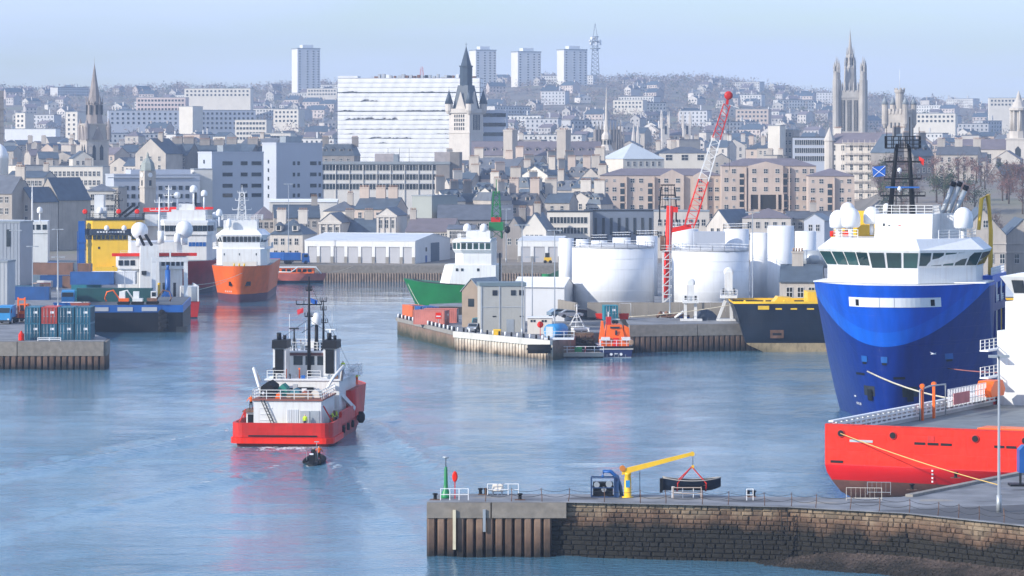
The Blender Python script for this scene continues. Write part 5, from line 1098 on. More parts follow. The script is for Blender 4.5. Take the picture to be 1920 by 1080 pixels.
# ------------------------------------------------------------------ landmark towers
spirem = mat('dark_spire',(.03,.05,.075),.55,0,.2,.4)
def town_house_tower():
    Y = 1550; k = Y/F; t = tower('clock_tower','tall granite tower with dark spire and four corner turrets beside the white-wrapped block','tower',874,Y,-33)
    zt = lambda y: PZ(y,Y); a = 5.6; zb = terr(0,Y)-1
    MB().box(-a,a,-a,a,zb,zt(212)).box(-a-.25,a+.25,-a-.25,a+.25,zt(250),zt(248)).build('shaft', granitep, t)
    MB().box(-a-.7,a+.7,-a-.7,a+.7,zt(212)+.01,zt(204)).build('parapet', granitep, t)
    for f in range(2):
        for i in range(5):
            for j in range(4):
                u = -2.4+i*1.2; z = zt(248)+1+j*1.9
                if f == 0: MB().box(u-.32,u+.32,-a-.12,-a+.1,z,z+1.3).build('louvre', dark, t)
                elif j in (0,): MB().box(a-.1,a+.12,u-.32,u+.32,z,z+7).build('louvre', dark, t)
    for sx in (-1,1):
        for sy in (-1,1):
            m = MB().lathe((sx*a,sy*a,zt(214)),[(1.0,0),(1.7,1.5),(1.7,4.6),(1.9,4.7)],10,0,False); m.build('turret', granitep, t)
            cone(MB(),(sx*a,sy*a,zt(214)+4.7),2.0,6.4,10).cyl((sx*a,sy*a,zt(214)+10.8),(sx*a,sy*a,zt(214)+12.6),.1,.04,5).build('turret_roof', spirem, t)
    for i in range(4): MB().extr([(-2.6,zt(204)),(2.6,zt(204)),(0,zt(172))],-4.6,-4.0).build('gable', granitep if i != 1 else granitep, t, (0,0,0), R(90*i))
    MB().add([(-4.4,-4.4,zt(204)),(4.4,-4.4,zt(204)),(4.4,4.4,zt(204)),(-4.4,4.4,zt(204)),(-2.7,-2.7,zt(160)),(2.7,-2.7,zt(160)),(2.7,2.7,zt(160)),(-2.7,2.7,zt(160))],[(0,1,5,4),(1,2,6,5),(2,3,7,6),(3,0,4,7),(4,5,6,7)]).build('spire_base', spirem, t)
    MB().lathe((0,0,0),[(2.9,zt(162)),(2.9,zt(126)),(3.2,zt(125.5)),(3.2,zt(123))],8,0,False).build('lantern', spirem, t)
    MB().lathe((0,0,0),[(2.5,zt(123)+.01),(1.2,zt(104)),(.15,zt(88))],8,0,False).tube([(0,0,zt(89)),(0,0,zt(79))],[.14,.05],5).bar((-.7,0,zt(83)),(.7,0,zt(83)),.14).build('spire', spirem, t)
town_house_tower()

collm = mat('college_granite',(.40,.375,.345),.85,0,.15,.2,dirt=.4,dcol=(.17,.16,.15))
def college_tower():
    Y = 1700; t = tower('college_tower','ornate pale granite tower with clustered pinnacles and slender central spire','tower',1594,Y,-9); zt = lambda y: PZ(y,Y); a = 6.4; zb = terr(100,Y)-1
    MB().box(-a,a,-a,a,zb,zt(170)).build('shaft', collm, t); MB().box(-a-.3,a+.3,-a-.3,a+.3,zt(184),zt(180)).build('string_course', collm, t)
    for f in (0,1):
        for i in range(3):
            u = -3.2+i*3.2
            o = MB().box(-.95,.95,-.2,.12,zt(246),zt(188)).build('lancet', dark, t, (u,-a,0) if f == 0 else (a,u,0), 0 if f == 0 else R(90))
            for s_ in (-.45,.0,.45): MB().box(s_-.07,s_+.07,-.32,-.2,zt(246),zt(188)).build('mullion', collm, o)
    for sx in (-1,1):
        for sy in (-1,1):
            x, y = sx*(a+.2), sy*(a+.2); m = MB().lathe((x,y,0),[(1.7,zb),(1.7,zt(150)),(1.4,zt(149.5)),(1.3,zt(134))],8,0,False)
            m.build('buttress', collm, t)
            for dx, dy, top in ((-.8,-.6,118),(.8,-.6,114),(0,.8,108)): MB().lathe((x+dx,y+dy,0),[(.55,zt(136)),(.5,zt(128)),(.62,zt(127.7)),(.05,zt(top-2))],6,0,False).build('pinnacle', collm, t)
    for i in range(4):
        for j in range(5):
            u = -4.2+j*2.1; p = MB().lathe((0,0,0),[(.35,zt(172)),(.35,zt(160)),(.42,zt(159.8)),(.04,zt(153))],5,0,False)
            p.build('pinnacle', collm, t, (u,-a,0) if i == 0 else (a,u,0) if i == 1 else (u,a,0) if i == 2 else (-a,u,0))
    MB().lathe((0,0,0),[(3.4,zt(172)),(2.9,zt(128)),(3.0,zt(127.5)),(2.2,zt(122)),(2.0,zt(106)),(2.1,zt(105.5)),(1.5,zt(101))],8,0,False).build('lantern', collm, t)
    for i in range(8):
        an = i*math.pi/4; MB().lathe((2.7*math.cos(an),2.7*math.sin(an),0),[(.3,zt(130)),(.25,zt(116)),(.03,zt(107))],5,0,False).build('pinnacle', collm, t); MB().lathe((1.9*math.cos(an),1.9*math.sin(an),0),[(.25,zt(108)),(.03,zt(88))],5,0,False).build('pinnacle', collm, t)
        MB().box(-.35,.35,-.15,.1,zt(122),zt(108)).build('louvre', dark, t, (2.15*math.sin(an),-2.15*math.cos(an),0), an)
    MB().lathe((0,0,0),[(1.4,zt(101)+.01),(.75,zt(85)),(.12,zt(58))],8,0,False).tube([(0,0,zt(59)),(0,0,zt(50))],[.1,.04],5).build('spire', collm, t)
college_tower()

def church_spire():
    Y = 1500; t = tower('church_steeple','brown granite church steeple with pinnacles and a tall tapering spire on the left','steeple',177,Y,24); zt = lambda y: PZ(y,Y); a = 5.0; zb = terr(-180,Y)-1; g = mat('brown_granite',(.27,.235,.22),.85,0,.2,.25,dirt=.4,dcol=(.12,.1,.1))
    MB().box(-a,a,-a,a,zb,zt(232)).box(-a-.3,a+.3,-a-.3,a+.3,zt(264),zt(261)).box(-a-.4,a+.4,-a-.4,a+.4,zt(234),zt(231.8)).build('shaft', granite, t)
    for i in range(4):
        for u in (-1.7,1.7): MB().extr([(-.8,zt(300)),(.8,zt(300)),(.8,zt(277)),(0,zt(271)),(-.8,zt(277))],-.15,.1).build('lancet', dark, t, (u*math.cos(i*math.pi/2)+a*math.sin(i*math.pi/2),u*math.sin(i*math.pi/2)-a*math.cos(i*math.pi/2),0), i*math.pi/2)
        m = MB().extr([(-2.6,zt(262)),(2.6,zt(262)),(0,zt(236))],-.6,.3); m.build('gable', g, t, (a*math.sin(i*math.pi/2),-a*math.cos(i*math.pi/2),0), i*math.pi/2)
    for sx in (-1,1):
        for sy in (-1,1): MB().lathe((sx*a,sy*a,0),[(1.1,zt(262)),(1.1,zt(240)),(1.3,zt(239.6)),(.06,zt(222))],8,0,False).build('pinnacle', g, t)
    MB().lathe((0,0,0),[(4.4,zt(262)),(3.7,zt(225)),(3.3,zt(194)),(3.5,zt(193.5)),(2.6,zt(185)),(1.1,zt(147)),(.1,zt(120))],8,0,False).tube([(0,0,zt(121)),(0,0,zt(106))],[.09,.03],5).build('spire', g, t)
    for i in range(8): an = i*math.pi/4; MB().box(-.5,.5,-.2,.2,zt(215),zt(197)).build('spire_opening', dark, t, (3.55*math.sin(an),-3.55*math.cos(an),0), an); MB().lathe((3.5*math.sin(an+.39),-3.5*math.cos(an+.39),0),[(.4,zt(196)),(.03,zt(180))],5,0,False).build('pinnacle', g, t)
church_spire()

def citadel():
    Y = 1620; t = tower('castle_tower','crenellated granite castle tower with a round drum and pointed corner turrets','tower',1686,Y,-28); zt = lambda y: PZ(y,Y); a = 5.2; zb = terr(150,Y)-1
    MB().box(-a,a,-a,a,zb,zt(209)).build('keep', granite, t)
    for i in range(4):
        for j in range(6):
            u = -a+.6+j*(2*a-1.2)/5; an = i*math.pi/2; MB().box(-.55,.55,-.35,.35,zt(209)-1.2,zt(204)).build('merlon', granite, t, (u*math.cos(an)+a*math.sin(an),u*math.sin(an)-a*math.cos(an),0), an)
    for sx in (-1,1):
        for sy in (-1,1):
            MB().lathe((sx*a,sy*a,0),[(.5,zt(240)),(1.5,zt(232)),(1.5,zt(196)),(1.75,zt(195.6))],10,0,False).build('turret', granite, t); cone(MB(),(sx*a,sy*a,zt(195.5)),1.8,3.9,10).build('turret_roof', lead, t)
    MB().lathe((0,.6,0),[(2.1,zt(212)),(2.0,zt(176)),(2.5,zt(172)),(2.5,zt(168))],12,0,False).build('drum', granite, t)
    for i in range(7): an = i*math.tau/7; MB().box(-.4,.4,-.2,.2,zt(168),zt(165)).build('merlon', granite, t, (2.4*math.cos(an),.6+2.4*math.sin(an),0), an+math.pi/2)
    MB().tube([(0,.6,zt(167)),(0,.6,zt(130))],[.12,.06],6).build('flagpole', white2, t)
    for u in (-2,0,2): MB().box(u-.35,u+.35,-a-.1,-a+.1,zt(240),zt(230)).build('slit_window', dark, t)
citadel()

def small_spire():
    Y = 1480; t = tower('slender_spire','slender stone spire on an arcaded drum above the grey roofs','steeple',1137,Y,20); zt = lambda y: PZ(y,Y); zb = terr(40,Y)-1
    MB().box(-4,4,-4,4,zb,zt(282)).build('base', granitep, t); MB().lathe((0,0,0),[(3.2,zt(282)),(2.2,zt(272)),(2.0,zt(262)),(2.3,zt(261)),(2.2,zt(254)),(1.3,zt(248)),(1.2,zt(238)),(.9,zt(232)),(.55,zt(205)),(.1,zt(165))],8,0,False).build('spire', granitep, t)
    for i in range(8): an = i*math.pi/4; MB().box(-.4,.4,-.15,.15,zt(271),zt(263)).build('arch_opening', dark, t, (2.1*math.sin(an),-2.1*math.cos(an),0), an)
    for i in range(2): MB().box(-.9+i*1.1,-.1+i*1.1,-4.1,-3.9,zt(300),zt(288)).build('window', glass, t)
    for px, w_, top in ((1124,3.2,225),(1152,3.4,225),(1161,2.4,242)):
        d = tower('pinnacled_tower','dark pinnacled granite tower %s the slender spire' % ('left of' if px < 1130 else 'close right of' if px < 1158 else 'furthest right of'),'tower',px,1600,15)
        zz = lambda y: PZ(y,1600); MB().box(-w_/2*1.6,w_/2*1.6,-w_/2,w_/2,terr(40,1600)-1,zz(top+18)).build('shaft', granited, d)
        for j in range(4): MB().lathe((-w_*.7+j*w_*.47,-w_/2,0),[(.4,zz(top+40)),(.4,zz(top+14)),(.04,zz(top))],5,0,False).build('pinnacle', granited, d)
small_spire()

def twin_towers():
    Y = 2050; zt = lambda y: PZ(y,Y)
    for px, lb in ((1247,'left'),(1287,'right')):
        t = tower('twin_pinnacle_tower','%s of the two pale pinnacled church towers on the hill' % lb,'tower',px,Y,8); a = 2.2
        MB().box(-a,a,-a,a,terr(90,Y)-1,zt(232)).build('shaft', granitep, t)
        for sx in (-1,1):
            for sy in (-1,1): MB().lathe((sx*a,sy*a,0),[(.6,zt(240)),(.55,zt(222)),(.05,zt(208))],5,0,False).build('pinnacle', granitep, t)
        MB().box(-.6,.6,-a-.1,-a+.1,zt(252),zt(236)).build('lancet', dark, t)
    n = bld('church_nave','low pale granite church nave linking two pinnacled towers','church',1246,1290,245,Y+4,14,0,253,'gable',granitep,slatep,1,5,zb=30)
    for px, yt in ((1188,232),(1196,228)):
        t = tower('thin_spire','thin white stone spire %s beyond the grey roofs' % ('left of a pair' if px < 1190 else 'right of a pair'),'spire',px,1950,0); MB().lathe((0,0,0),[(1.3,terr(60,1950)-1),(1.2,PZ(258,1950)),(.05,PZ(yt,1950))],6,0,False).build('spire', granitep, t)
twin_towers()

def dome_steeple():
    Y = 1450; t = tower('domed_steeple','pale stone steeple with columns at the right edge of the city','steeple',1910,Y,-12); zt = lambda y: PZ(y,Y); zb = terr(200,Y)-1
    MB().box(-5,5,-5,5,zb,zt(262)).box(-5.3,5.3,-5.3,5.3,zt(262),zt(259)).build('base', granitep, t)
    MB().lathe((0,0,0),[(2.4,zt(259)),(2.4,zt(206))],12,0,False).build('core', granitep, t)
    for i in range(8): an = i*math.pi/4+.2; MB().cyl((3.4*math.cos(an),3.4*math.sin(an),zt(246)),(3.4*math.cos(an),3.4*math.sin(an),zt(207)),.42,.36,8).build('column', granitep, t)
    MB().lathe((0,0,0),[(4.2,zt(259)),(4.2,zt(246))],12,0,False).build('drum', granitep, t); MB().lathe((0,0,0),[(4.1,zt(207)),(4.1,zt(203)),(3,zt(200)),(2.2,zt(192)),(1.2,zt(187)),(.9,zt(180)),(.1,zt(170))],12,0,False).build('dome', granitep, t)
    for z in (274,310): MB().extr([(-1.2,zt(z+20)),(1.2,zt(z+20)),(1.2,zt(z+6)),(0,zt(z)),(-1.2,zt(z+6))],-5.1,-4.9).build('arched_window', dark, t)
    bld('parish_church','long granite church with purple slate roof joined to the domed steeple','church',1792,1893,262,1460,16,-12,280,'gable',granitep,slatep,1,4,ws=(1.6,4.0),sill=4)
    c = bld('gable_chapel','pale granite chapel gable with one great arched window','church',1862,1912,283,1380,14,-14,300,'front',granitep,slatep,0,0)
    MB().extr([(-1.6,PZ(335,1380)),(1.6,PZ(335,1380)),(1.6,PZ(312,1380)),(0,PZ(303,1380)),(-1.6,PZ(312,1380))],-.12,.1).build('arched_window', glass, c)
    d = tower('white_dome','white half dome at the left edge of the city','dome',0,1300,0); MB().lathe((0,0,0),[(3.2,terr(-190,1300)-1),(3.2,PZ(298,1300)),(3.4,PZ(297,1300)),(3.1,PZ(290,1300)),(2.5,PZ(281,1300)),(1.4,PZ(274,1300)),(.3,PZ(270,1300))],16).build('dome', white2, d)
    e = tower('dark_steeple','dark narrow steeple cut by the left edge of the picture','steeple',0,1560,10); MB().box(-1.6,1.6,-1.6,1.6,terr(-220,1560)-1,PZ(170,1560)).build('shaft', granited, e)
    for j in range(7): MB().box(-1.75,1.75,-1.75,1.75,PZ(250-j*11,1560),PZ(248-j*11,1560)).build('string_course', granited, e)
    c = tower('clock_dome_tower','short clock tower with a green-grey dome above the left ships','tower',277,1060,30); zt = lambda y: PZ(y,1060); a = 1.9
    MB().box(-a,a,-a,a,terr(-110,1060)-1,zt(320)).box(-a-.2,a+.2,-a-.2,a+.2,zt(352),zt(350)).build('shaft', granite, c); MB().lathe((0,0,0),[(2.5,zt(320)),(2.4,zt(316)),(2.1,zt(306)),(1.2,zt(299)),(.5,zt(296)),(.4,zt(290)),(.04,zt(284))],8,0,False).build('dome', copper, c)
    for i in range(4): an = i*math.pi/2; MB().lathe((0,0,0),[(.02,0),(.75,0),(.75,.1)],14).build('clock_face', white2, c, (a*math.sin(an)*1.03,-a*math.cos(an)*1.03,zt(328))).rotation_euler = (R(90),0,an); MB().box(-.4,.4,-.1,.1,zt(348),zt(338)).build('window', glass, c, (a*math.sin(an),-a*math.cos(an),0), an)
dome_steeple()

# ------------------------------------------------------------------ wrapped office block, offices, tower blocks
def wrapped_block():
    Y = 1660; zt = lambda y: PZ(y,Y); t = thing('wrapped_block','huge white building wrapped in torn scaffold sheeting','building',(PX(766,Y),Y,0),R(-5)); a = (900-632)*Y/F/2; zb = terr(-40,Y)-1
    MB().box(-a,a,.6,18,zb,zt(146)).build('wall', mat('weathered_facade',(.34,.34,.35),.8,0,.3,.3), t); sh = mat('scaffold_sheeting',(.87,.87,.86),.75,0,.04,.25,dirt=.12,dcol=(.5,.5,.52)); rr_ = random.Random(11); n = 84
    tears = {2:[(3,12,.5),(48,58,.35)],4:[(14,24,.8)],6:[(2,10,.35),(40,80,.35)],8:[(5,36,1.0),(44,75,.3)],10:[(4,70,.28)],11:[(4,14,.3),(58,66,.3)],12:[(18,44,.65),(64,80,.3)],13:[(24,30,.5)]}
    rows = 18; y0, y1 = 147, 304
    for r_ in range(rows):
        za, zz = zt(lerp(y0,y1,r_/rows)), zt(lerp(y0,y1,(r_+1)/rows)); m = MB(); h_ = za-zz
        for i in range(n+1):
            cut = .03+.03*rr_.random()
            for (p,q,d) in tears.get(r_,()):
                if p <= i <= q: cut = d*.7*(.25+.75*rr_.random())*min(1,(i-p+1)/3,(q-i+1)/3)
            x = lerp(-a,a,i/n); w_ = .09*math.sin(i*.9+r_)+rr_.uniform(-.04,.04); m.v += [(x,.0+w_*.4,za-.05),(x,-.05+w_*.8,lerp(za,zz,.5)),(x,.1+w_,min(za-.4,zz+cut*h_))]
        for i in range(n):
            for j in (0,1): m.f.append((3*i+j+1,3*i+4+j,3*i+3+j,3*i+j)); m.m.append(0); m.s.append(True)
        m.build('sheet', sh, t)
        q = MB()
        for i in range(13): q.add([(a+.1+.15*math.sin(i+r_),.6+i*1.45,za-.06),(a+.2,.6+i*1.45,zz+.25)],[])
        for i in range(12): q.f.append((2*i+1,2*i+3,2*i+2,2*i)); q.m.append(0); q.s.append(True)
        q.build('sheet', sh, t)
        if r_ in (3,7): MB().box(-a-.2,a+.5,-.3,.3,za-.2,za+.05).build('scaffold_deck', dark, t)
    for i in range(26):
        x = -a*.5+i*a*.055; MB().box(x,x+rr_.uniform(.8,2),4,9,zt(146),zt(146)+rr_.uniform(.6,2.2)).build('roof_plant', rr_.choice([greyp,white2,rust,dark]), t)
    MB().box(-a,-a*.72,.5,12,zt(146),zt(142)).build('stair_head', white2, t); mm = MB()
    for k in range(6): mm.bar((a*.17-1,5,zt(146)+k*.8),(a*.17+1,5,zt(146)+(k+1)*.8),.12); 
    for s_ in (-1,1): mm.bar((a*.17+s_,5,zt(146)),(a*.17+s_*.3,5,zt(146)+5.6),.16)
    mm.build('roof_aerial', redp, t)
    MB().box(a+.6,a+12,8,20,zb,zt(206)).build('side_wing', greyb, t)
    for k in range(4): MB().box(a+.5,a+12.1,7.8,8.05,zt(212+k*18),zt(219+k*18)).build('window_band', glass, t)
wrapped_block()

def office():
    Y = 1200; zt = lambda y: PZ(y,Y); t = thing('long_office','long three-storey office with bands of windows in front of the wrapped block','building',(PX(722,Y),Y,0),R(-3)); a = (845-603)*Y/F/2; zb = terr(-40,Y)-2
    MB().box(-a,a,0,14,zb,zt(308)).build('wall', officew, t); MB().box(-a-.2,a+.2,-.5,14.2,zt(308)+.01,zt(303)).build('roof', lead, t); me = win_mesh(1.05,1.95,'plain'); n = 34
    for r_, y in enumerate((314.5,332,350)):
        for i in range(n): put('window', me, t, (-a+.9+(2*a-6.5)*i/(n-1)+.3,-.02,zt(y)))
        MB().box(-a,a-5,-.12,0,zt(y)+1.1,zt(y)+1.3).build('lintel', greyp, t)
    for i in range(9): MB().box(-a+i*(2*a-6.5)/8+.28,-a+i*(2*a-6.5)/8+.5,-.35,0,zb,zt(309)).build('pilaster', officew, t)
    MB().box(a-4.6,a,-.2,0,zb,zt(309)).build('end_panel', granited, t); MB().box(a+.01,a+3.4,2,16,zb,zt(285)).build('stair_tower', granited, t); MB().box(a-5.5,a+.0,3,15,zt(303)+.01,zt(285)).build('plant_room', mat('warm_grey_box',(.36,.32,.31),.8), t)
    MB().box(-4,2.6,4,10,zt(303)+.01,zt(288)).build('plant_room', mat('warm_grey_box',(.36,.32,.31),.8), t); MB().box(2.61,4.2,4,9,zt(303)+.01,zt(289)).build('plant_room', lead, t)
    for x in (.5,4.6,8): MB().bar((x,6,zt(303)),(x,6,zt(278)),.12).build('aerial', dark, t)
    Y = 1130; zt = lambda y: PZ(y,Y); 
    for px0, px1, yt, dy, lb in ((400,492,287,0,'left of the two grey-blue office blocks with strips of dark windows'),(520,603,270,25,'right and taller of the two grey-blue office blocks with dark windows')):
        Y = 1130+dy; W = (px1-px0)*Y/F/math.cos(R(34)); t = thing('grey_office_block',lb,'building',(PX((px0+px1)/2,Y),Y,0),R(34)); d = 9.5; zb = terr(-90,Y)-2; zz = lambda y: PZ(y,Y)
        MB().box(-W/2,W/2,0,d,zb,zz(yt)).build('wall', greyb, t); MB().box(-W/2-.1,W/2+.1,-.1,d+.1,zz(yt)+.01,zz(yt)+.5).build('roof', greyb, t); st = win_mesh(3.6,1.1,'dark'); s2 = win_mesh(2.4,1.1,'dark'); s3 = win_mesh(.8,1.1,'dark')
        for y in (306,327,348,366):
            for u, me in (((-.2,st),(.12,s2),(.36,st)) if px0 == 400 else ((-.12,s3),(-.02,s3),(.3,s2),(.44,s3))): put('window', me, t, (u*W,-.02,zz(y)))
        for k in range(5): put('window', s3, t, (-W/2,d*.55,zz(303+k*16)), R(-90))
        MB().box(-W*.2,W*.15,3,7,zz(yt)+.5,zz(yt)+2.6).build('plant_room', lead, t)
    t = bld('long_grey_block','long low grey-blue building with small square windows behind the left ships','building',217,372,328,1110,12,20,None,'flat',greyb,greyb,3,12,0,(1.2,1.2),st='dark',fh=2.7,sill=4.2)
    MB().box(-8,12,3,10,PZ(328,1110)+.3,PZ(318,1110)).build('upper_storey', greyb, t); MB().box(-16.5,12,-.4,.0,PZ(334,1110),PZ(332,1110)).build('cornice', greyp, t)
    bld('pale_end_block','plain pale block at the end of the long grey building','building',364,398,318,1120,10,12,None,'flat',officew,lead,0,0)
office()

def tower_blocks():
    for i,(px0,px1,yt,lb) in enumerate(((545,606,88,'leftmost high-rise tower block on the horizon'),(880,936,91,'high-rise tower block half hidden behind the dark spire'),(957,1021,94,'high-rise tower block standing between two others on the horizon'),(1043,1108,90,'rightmost high-rise tower block beside the radio mast'))):
        Y = 3650; W = (px1-px0)*.74*Y/F; t = thing('tower_block',lb,'tower block',(PX(lerp(px0,px1,.56),Y),Y,0),R(24),'high-rise tower blocks on the hill'); zt = lambda y: PZ(y,Y); zb = terr(PX(px0,Y),Y)-6; d = 18
        MB().box(-W/2,W/2,0,d,zb,zt(yt+4)).build('wall', mat('pale_panel',(.66,.66,.66),.8,0,.05,.1), t); MB().box(-W/2-.3,W/2+.3,-.3,d+.3,zt(yt+4)+.02,zt(yt+2)).build('roof', lead, t); MB().box(-W*.22,W*.25,4,13,zt(yt+2)+.02,zt(yt-4)).build('lift_housing', white2, t)
        MB().box(-W/2-.06,-W/2+.2,.6,d-.6,zb,zt(yt+5)).build('gable_panel', mat('cream_panel',(.72,.70,.66),.8,0,.04,.1), t)
        me = win_mesh(2.0,1.1,'plain')
        for k in range(17):
            for u in (-.40,-.06,.2,.42): put('window', me, t, (u*W,-.02,zt(yt+8)-k*2.75))
    Y = 3900; m = thing('radio_mast','tall lattice radio mast on the horizon beside the tower blocks','mast',(PX(1116,Y),Y,0)); zt = lambda y: PZ(y,Y); zb = terr(95,Y)-2; mb = MB(); w_ = 5.0
    for sx in (-1,1):
        for sy in (-1,1): mb.bar((sx*w_,sy*w_,zb),(sx*w_*.55,sy*w_*.55,zt(72)),.8); mb.bar((sx*w_*.55,sy*w_*.55,zt(72)),(0,0,zt(44)),.6)
    N = 12
    for i in range(N):
        z0, z1 = lerp(zb,zt(72),i/N), lerp(zb,zt(72),(i+1)/N); f, g = w_*lerp(1,.55,i/N), w_*lerp(1,.55,(i+1)/N)
        for sy in (-1,1): mb.bar((-f,sy*f,z0),(g,sy*g,z1),.5).bar((f,sy*f,z0),(-g,sy*g,z1),.5).bar((-g,sy*g,z1),(g,sy*g,z1),.5)
    mb.build('lattice', mat('mast_steel',(.22,.25,.28),.6), m)
    for z, r in ((78,7),(92,6),(70,4)): MB().lathe((0,0,zt(z)),[(r,0),(r,1.2)],10).build('platform', lead, m)
    for i in range(8): an = i*.8; MB().cyl((5*math.cos(an),5*math.sin(an),zt(82-(i%3)*5)),(7*math.cos(an),7*math.sin(an),zt(82-(i%3)*5)),1.6,1.8,10).build('dish', white2, m)
tower_blocks()
# ------------------------------------------------------------------ warehouses on the far quay
door_m = mat('roller_door',(.44,.44,.46),.6,0,.06,.4)
def shed(label, px0, px1, ye, yt, Y, dep, rot, n, gdoor):
    t = bld('warehouse',label,'warehouse',px0,px1,yt,Y,dep,rot,ye,'gable',pale,mat('pale_sheet_roof',(.60,.63,.66),.5,0,.06,.3),0,0,zb=4.2)
    W = (px1-px0)*Y/F/math.cos(R(rot)); ze = PZ(ye,Y); me = MB().box(-1.35,1.35,-.03,.05,0,1); h_ = ze-4.2
    rib = MB().box(-1.4,1.4,-.05,.05,0,5.0)
    for k in range(11): rib.box(-1.4,1.4,-.08,-.05,.2+k*.45,.42+k*.45)
    dm = rib.mesh('roller_door', door_m); pm = MB().box(-.45,.45,-.3,.02,0,h_-1.5).mesh('pier', white); bm_ = MB().box(-.4,.4,-.42,-.3,0,1.9).mesh('guard_block', conc)
    for i in range(n):
        u = -W/2+W*(i+.5)/n; put('roller_door', dm, t, (u,-.02,4.2), 0, (W/n*.68/2.8,1,1))
    for i in range(n+1): u = -W/2+W*i/n; u = max(-W/2+.46,min(W/2-.46,u)); put('pier', pm, t, (u,0,4.2)); put('guard_block', bm_, t, (u,0,4.2))
    MB().box(-W/2,W/2,-.34,-.01,ze-1.5,ze-.05).build('fascia', white, t)
    if gdoor:
        d = MB().box(-.05,.06,-3.6,3.6,0,5.4)
        for k in range(10): d.box(.06,.1,-3.6,3.6,.2+k*.52,.5+k*.52)
        d.build('large_door', mat('blue_door',(.05,.10,.16),.5,0,.15), t, (W/2,dep*.55,4.2)); MB().box(-.04,.06,-.7,.7,0,2.1).build('door', bluep, t, (W/2,dep*.3,4.2)); MB().box(-.04,.08,-.6,.6,0,1.1).build('window', glass, t, (W/2,dep*.3,7.4))
    return t
shed('long pale warehouse with eight grey roller doors on the far quay',570,780,452,441,917,30,-17,8,True)
shed('pale warehouse with three roller doors left of the white tanks',971,1052,452,446,921,20,-8,3,False)

# ------------------------------------------------------------------ harbour-front and city buildings, nearest first
G1 = 'buildings along the harbour front'
def B(*a, **k): return bld(*a, **k)
h = B('stone_hall','granite church hall gable with three lancet windows and a dark slate roof','hall',66,113,334,1000,13,-38,374,'front',granite,slateb,0,0)
for u in (-1.5,0,1.5): MB().extr([(-.5,PZ(400,1000)),(.5,PZ(400,1000)),(.5,PZ(380-(4 if u == 0 else 0),1000)),(0,PZ(374-(4 if u == 0 else 0),1000)),(-.5,PZ(380-(4 if u == 0 else 0),1000))],-.1,.08).build('lancet_window', glass, h, (u,0,0))
B('stone_house','weathered granite house with slate roof at the left edge','house',-30,24,330,985,12,-20,362,'gable',granite,slate,3,4,chim=(.45,),cw=3)
B('stone_house','granite gable cottage left of the church hall','house',24,62,352,990,11,-35,378,'front',granite,slateb,2,2)
B('cream_terrace','long cream three-storey terrace above the church hall','building',80,193,313,1260,14,-4,None,'flat',cream,lead,3,13,chim=(-.45,.2),cw=2.5,sill=2.5)
B('stone_terrace','brown stone terrace with blue roof below the cream terrace','building',10,84,322,1160,12,-12,333,'gable',granite,slateb,2,9,chim=(-.3,.4))
B('flat_block','low grey flat-roofed block left of the long grey building','building',168,222,352,1090,10,-10,None,'flat',granite,lead,2,5)
B('roof_block','pale block with slate roof between the clock tower and church hall','building',165,218,345,1050,10,8,358,'hip',cream,slate,2,6)
B('granite_gable_house','big granite gable with chimney stack above the clock dome','house',252,312,260,1290,14,-24,288,'front',granite,slateb,3,3,chim=(.1,),cw=2,ch=2)
for i,(a0,a1,yr,cl) in enumerate(((312,352,265,(-.3,.25)),(352,402,268,(-.1,.45)),(402,470,266,(-.2,.4)))):
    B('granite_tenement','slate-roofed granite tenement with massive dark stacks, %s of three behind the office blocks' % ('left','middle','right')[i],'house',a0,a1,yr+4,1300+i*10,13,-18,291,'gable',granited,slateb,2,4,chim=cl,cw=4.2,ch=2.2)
B('brick_gable_house','house with a small brick-red chimney right of the stacks','house',470,545,275,1320,12,-10,292,'gable',granite,slate,2,5,chim=(-.45,),cw=3)
B('dormered_house','slate-roofed house with dormers between office block and wrapped block','house',600,664,270,1290,13,-8,292,'mansard',granited,slateb,1,4,chim=(-.44,.44),dorm=4,cw=2.4)
B('municipal_range','dormered slate-roofed range right of the clock tower, left part','building',884,952,266,1500,15,0,291,'gable',granitep,slatep,2,9,dorm=4,sill=3); B('municipal_range','dormered slate-roofed range right of the clock tower, middle part','building',962,1052,266,1505,15,0,291,'gable',granitep,slatep,2,11,dorm=5,sill=3); B('municipal_range','dormered slate-roofed range right of the clock tower, right part','building',1062,1132,266,1510,15,0,291,'gable',granitep,slatep,2,9,dorm=4,sill=3)
for px in (957,1057):
    s_ = thing('chimney_block','tall dark chimney block rising from the dormered range, %s one' % ('left' if px < 1000 else 'right'),'chimney',(PX(px,1495),1495,0),R(-35)); MB().box(-2.4,2.4,-2,2,terr(0,1495)-1,PZ(243,1495)).box(-2.6,2.6,-2.2,2.2,PZ(246,1495),PZ(244,1495)).build('stack', granite, s_)
    for j in range(5): MB().lathe((-1.8+j*.9,0,0),[(.25,PZ(243,1495)),(.2,PZ(240,1495))],6).build('chimney_pot', clay, s_)
B('hexagon_hall','hall with a broad pale grey hipped roof below the twin towers','building',1168,1246,268,1345,24,20,298,'hip',cream,mat('pale_lead_roof',(.50,.54,.56),.5,0,.08,.2),1,6)
B('slate_hall','white-walled hall with a long hipped slate roof behind the crane jib','building',1236,1332,275,1380,16,-4,287,'hip',cream,slate,1,3,ws=(2.6,2.2),sill=1.8)
B('pale_tower_block','narrow pale block with flat top left of the ornate college tower','building',1440,1462,236,1430,9,-20,None,'flat',cream,lead,0,0); B('stone_slab','grey slab block beside the narrow pale block','building',1459,1488,244,1440,9,-20,None,'flat',granite,lead,4,3)
bb = B('banded_office','dark glass-banded office left of the scaffolded tenement','building',1487,1558,258,1400,12,-4,None,'flat',greyb,dark,3,16,ws=(.9,2.0),st='plain',sill=2.0)
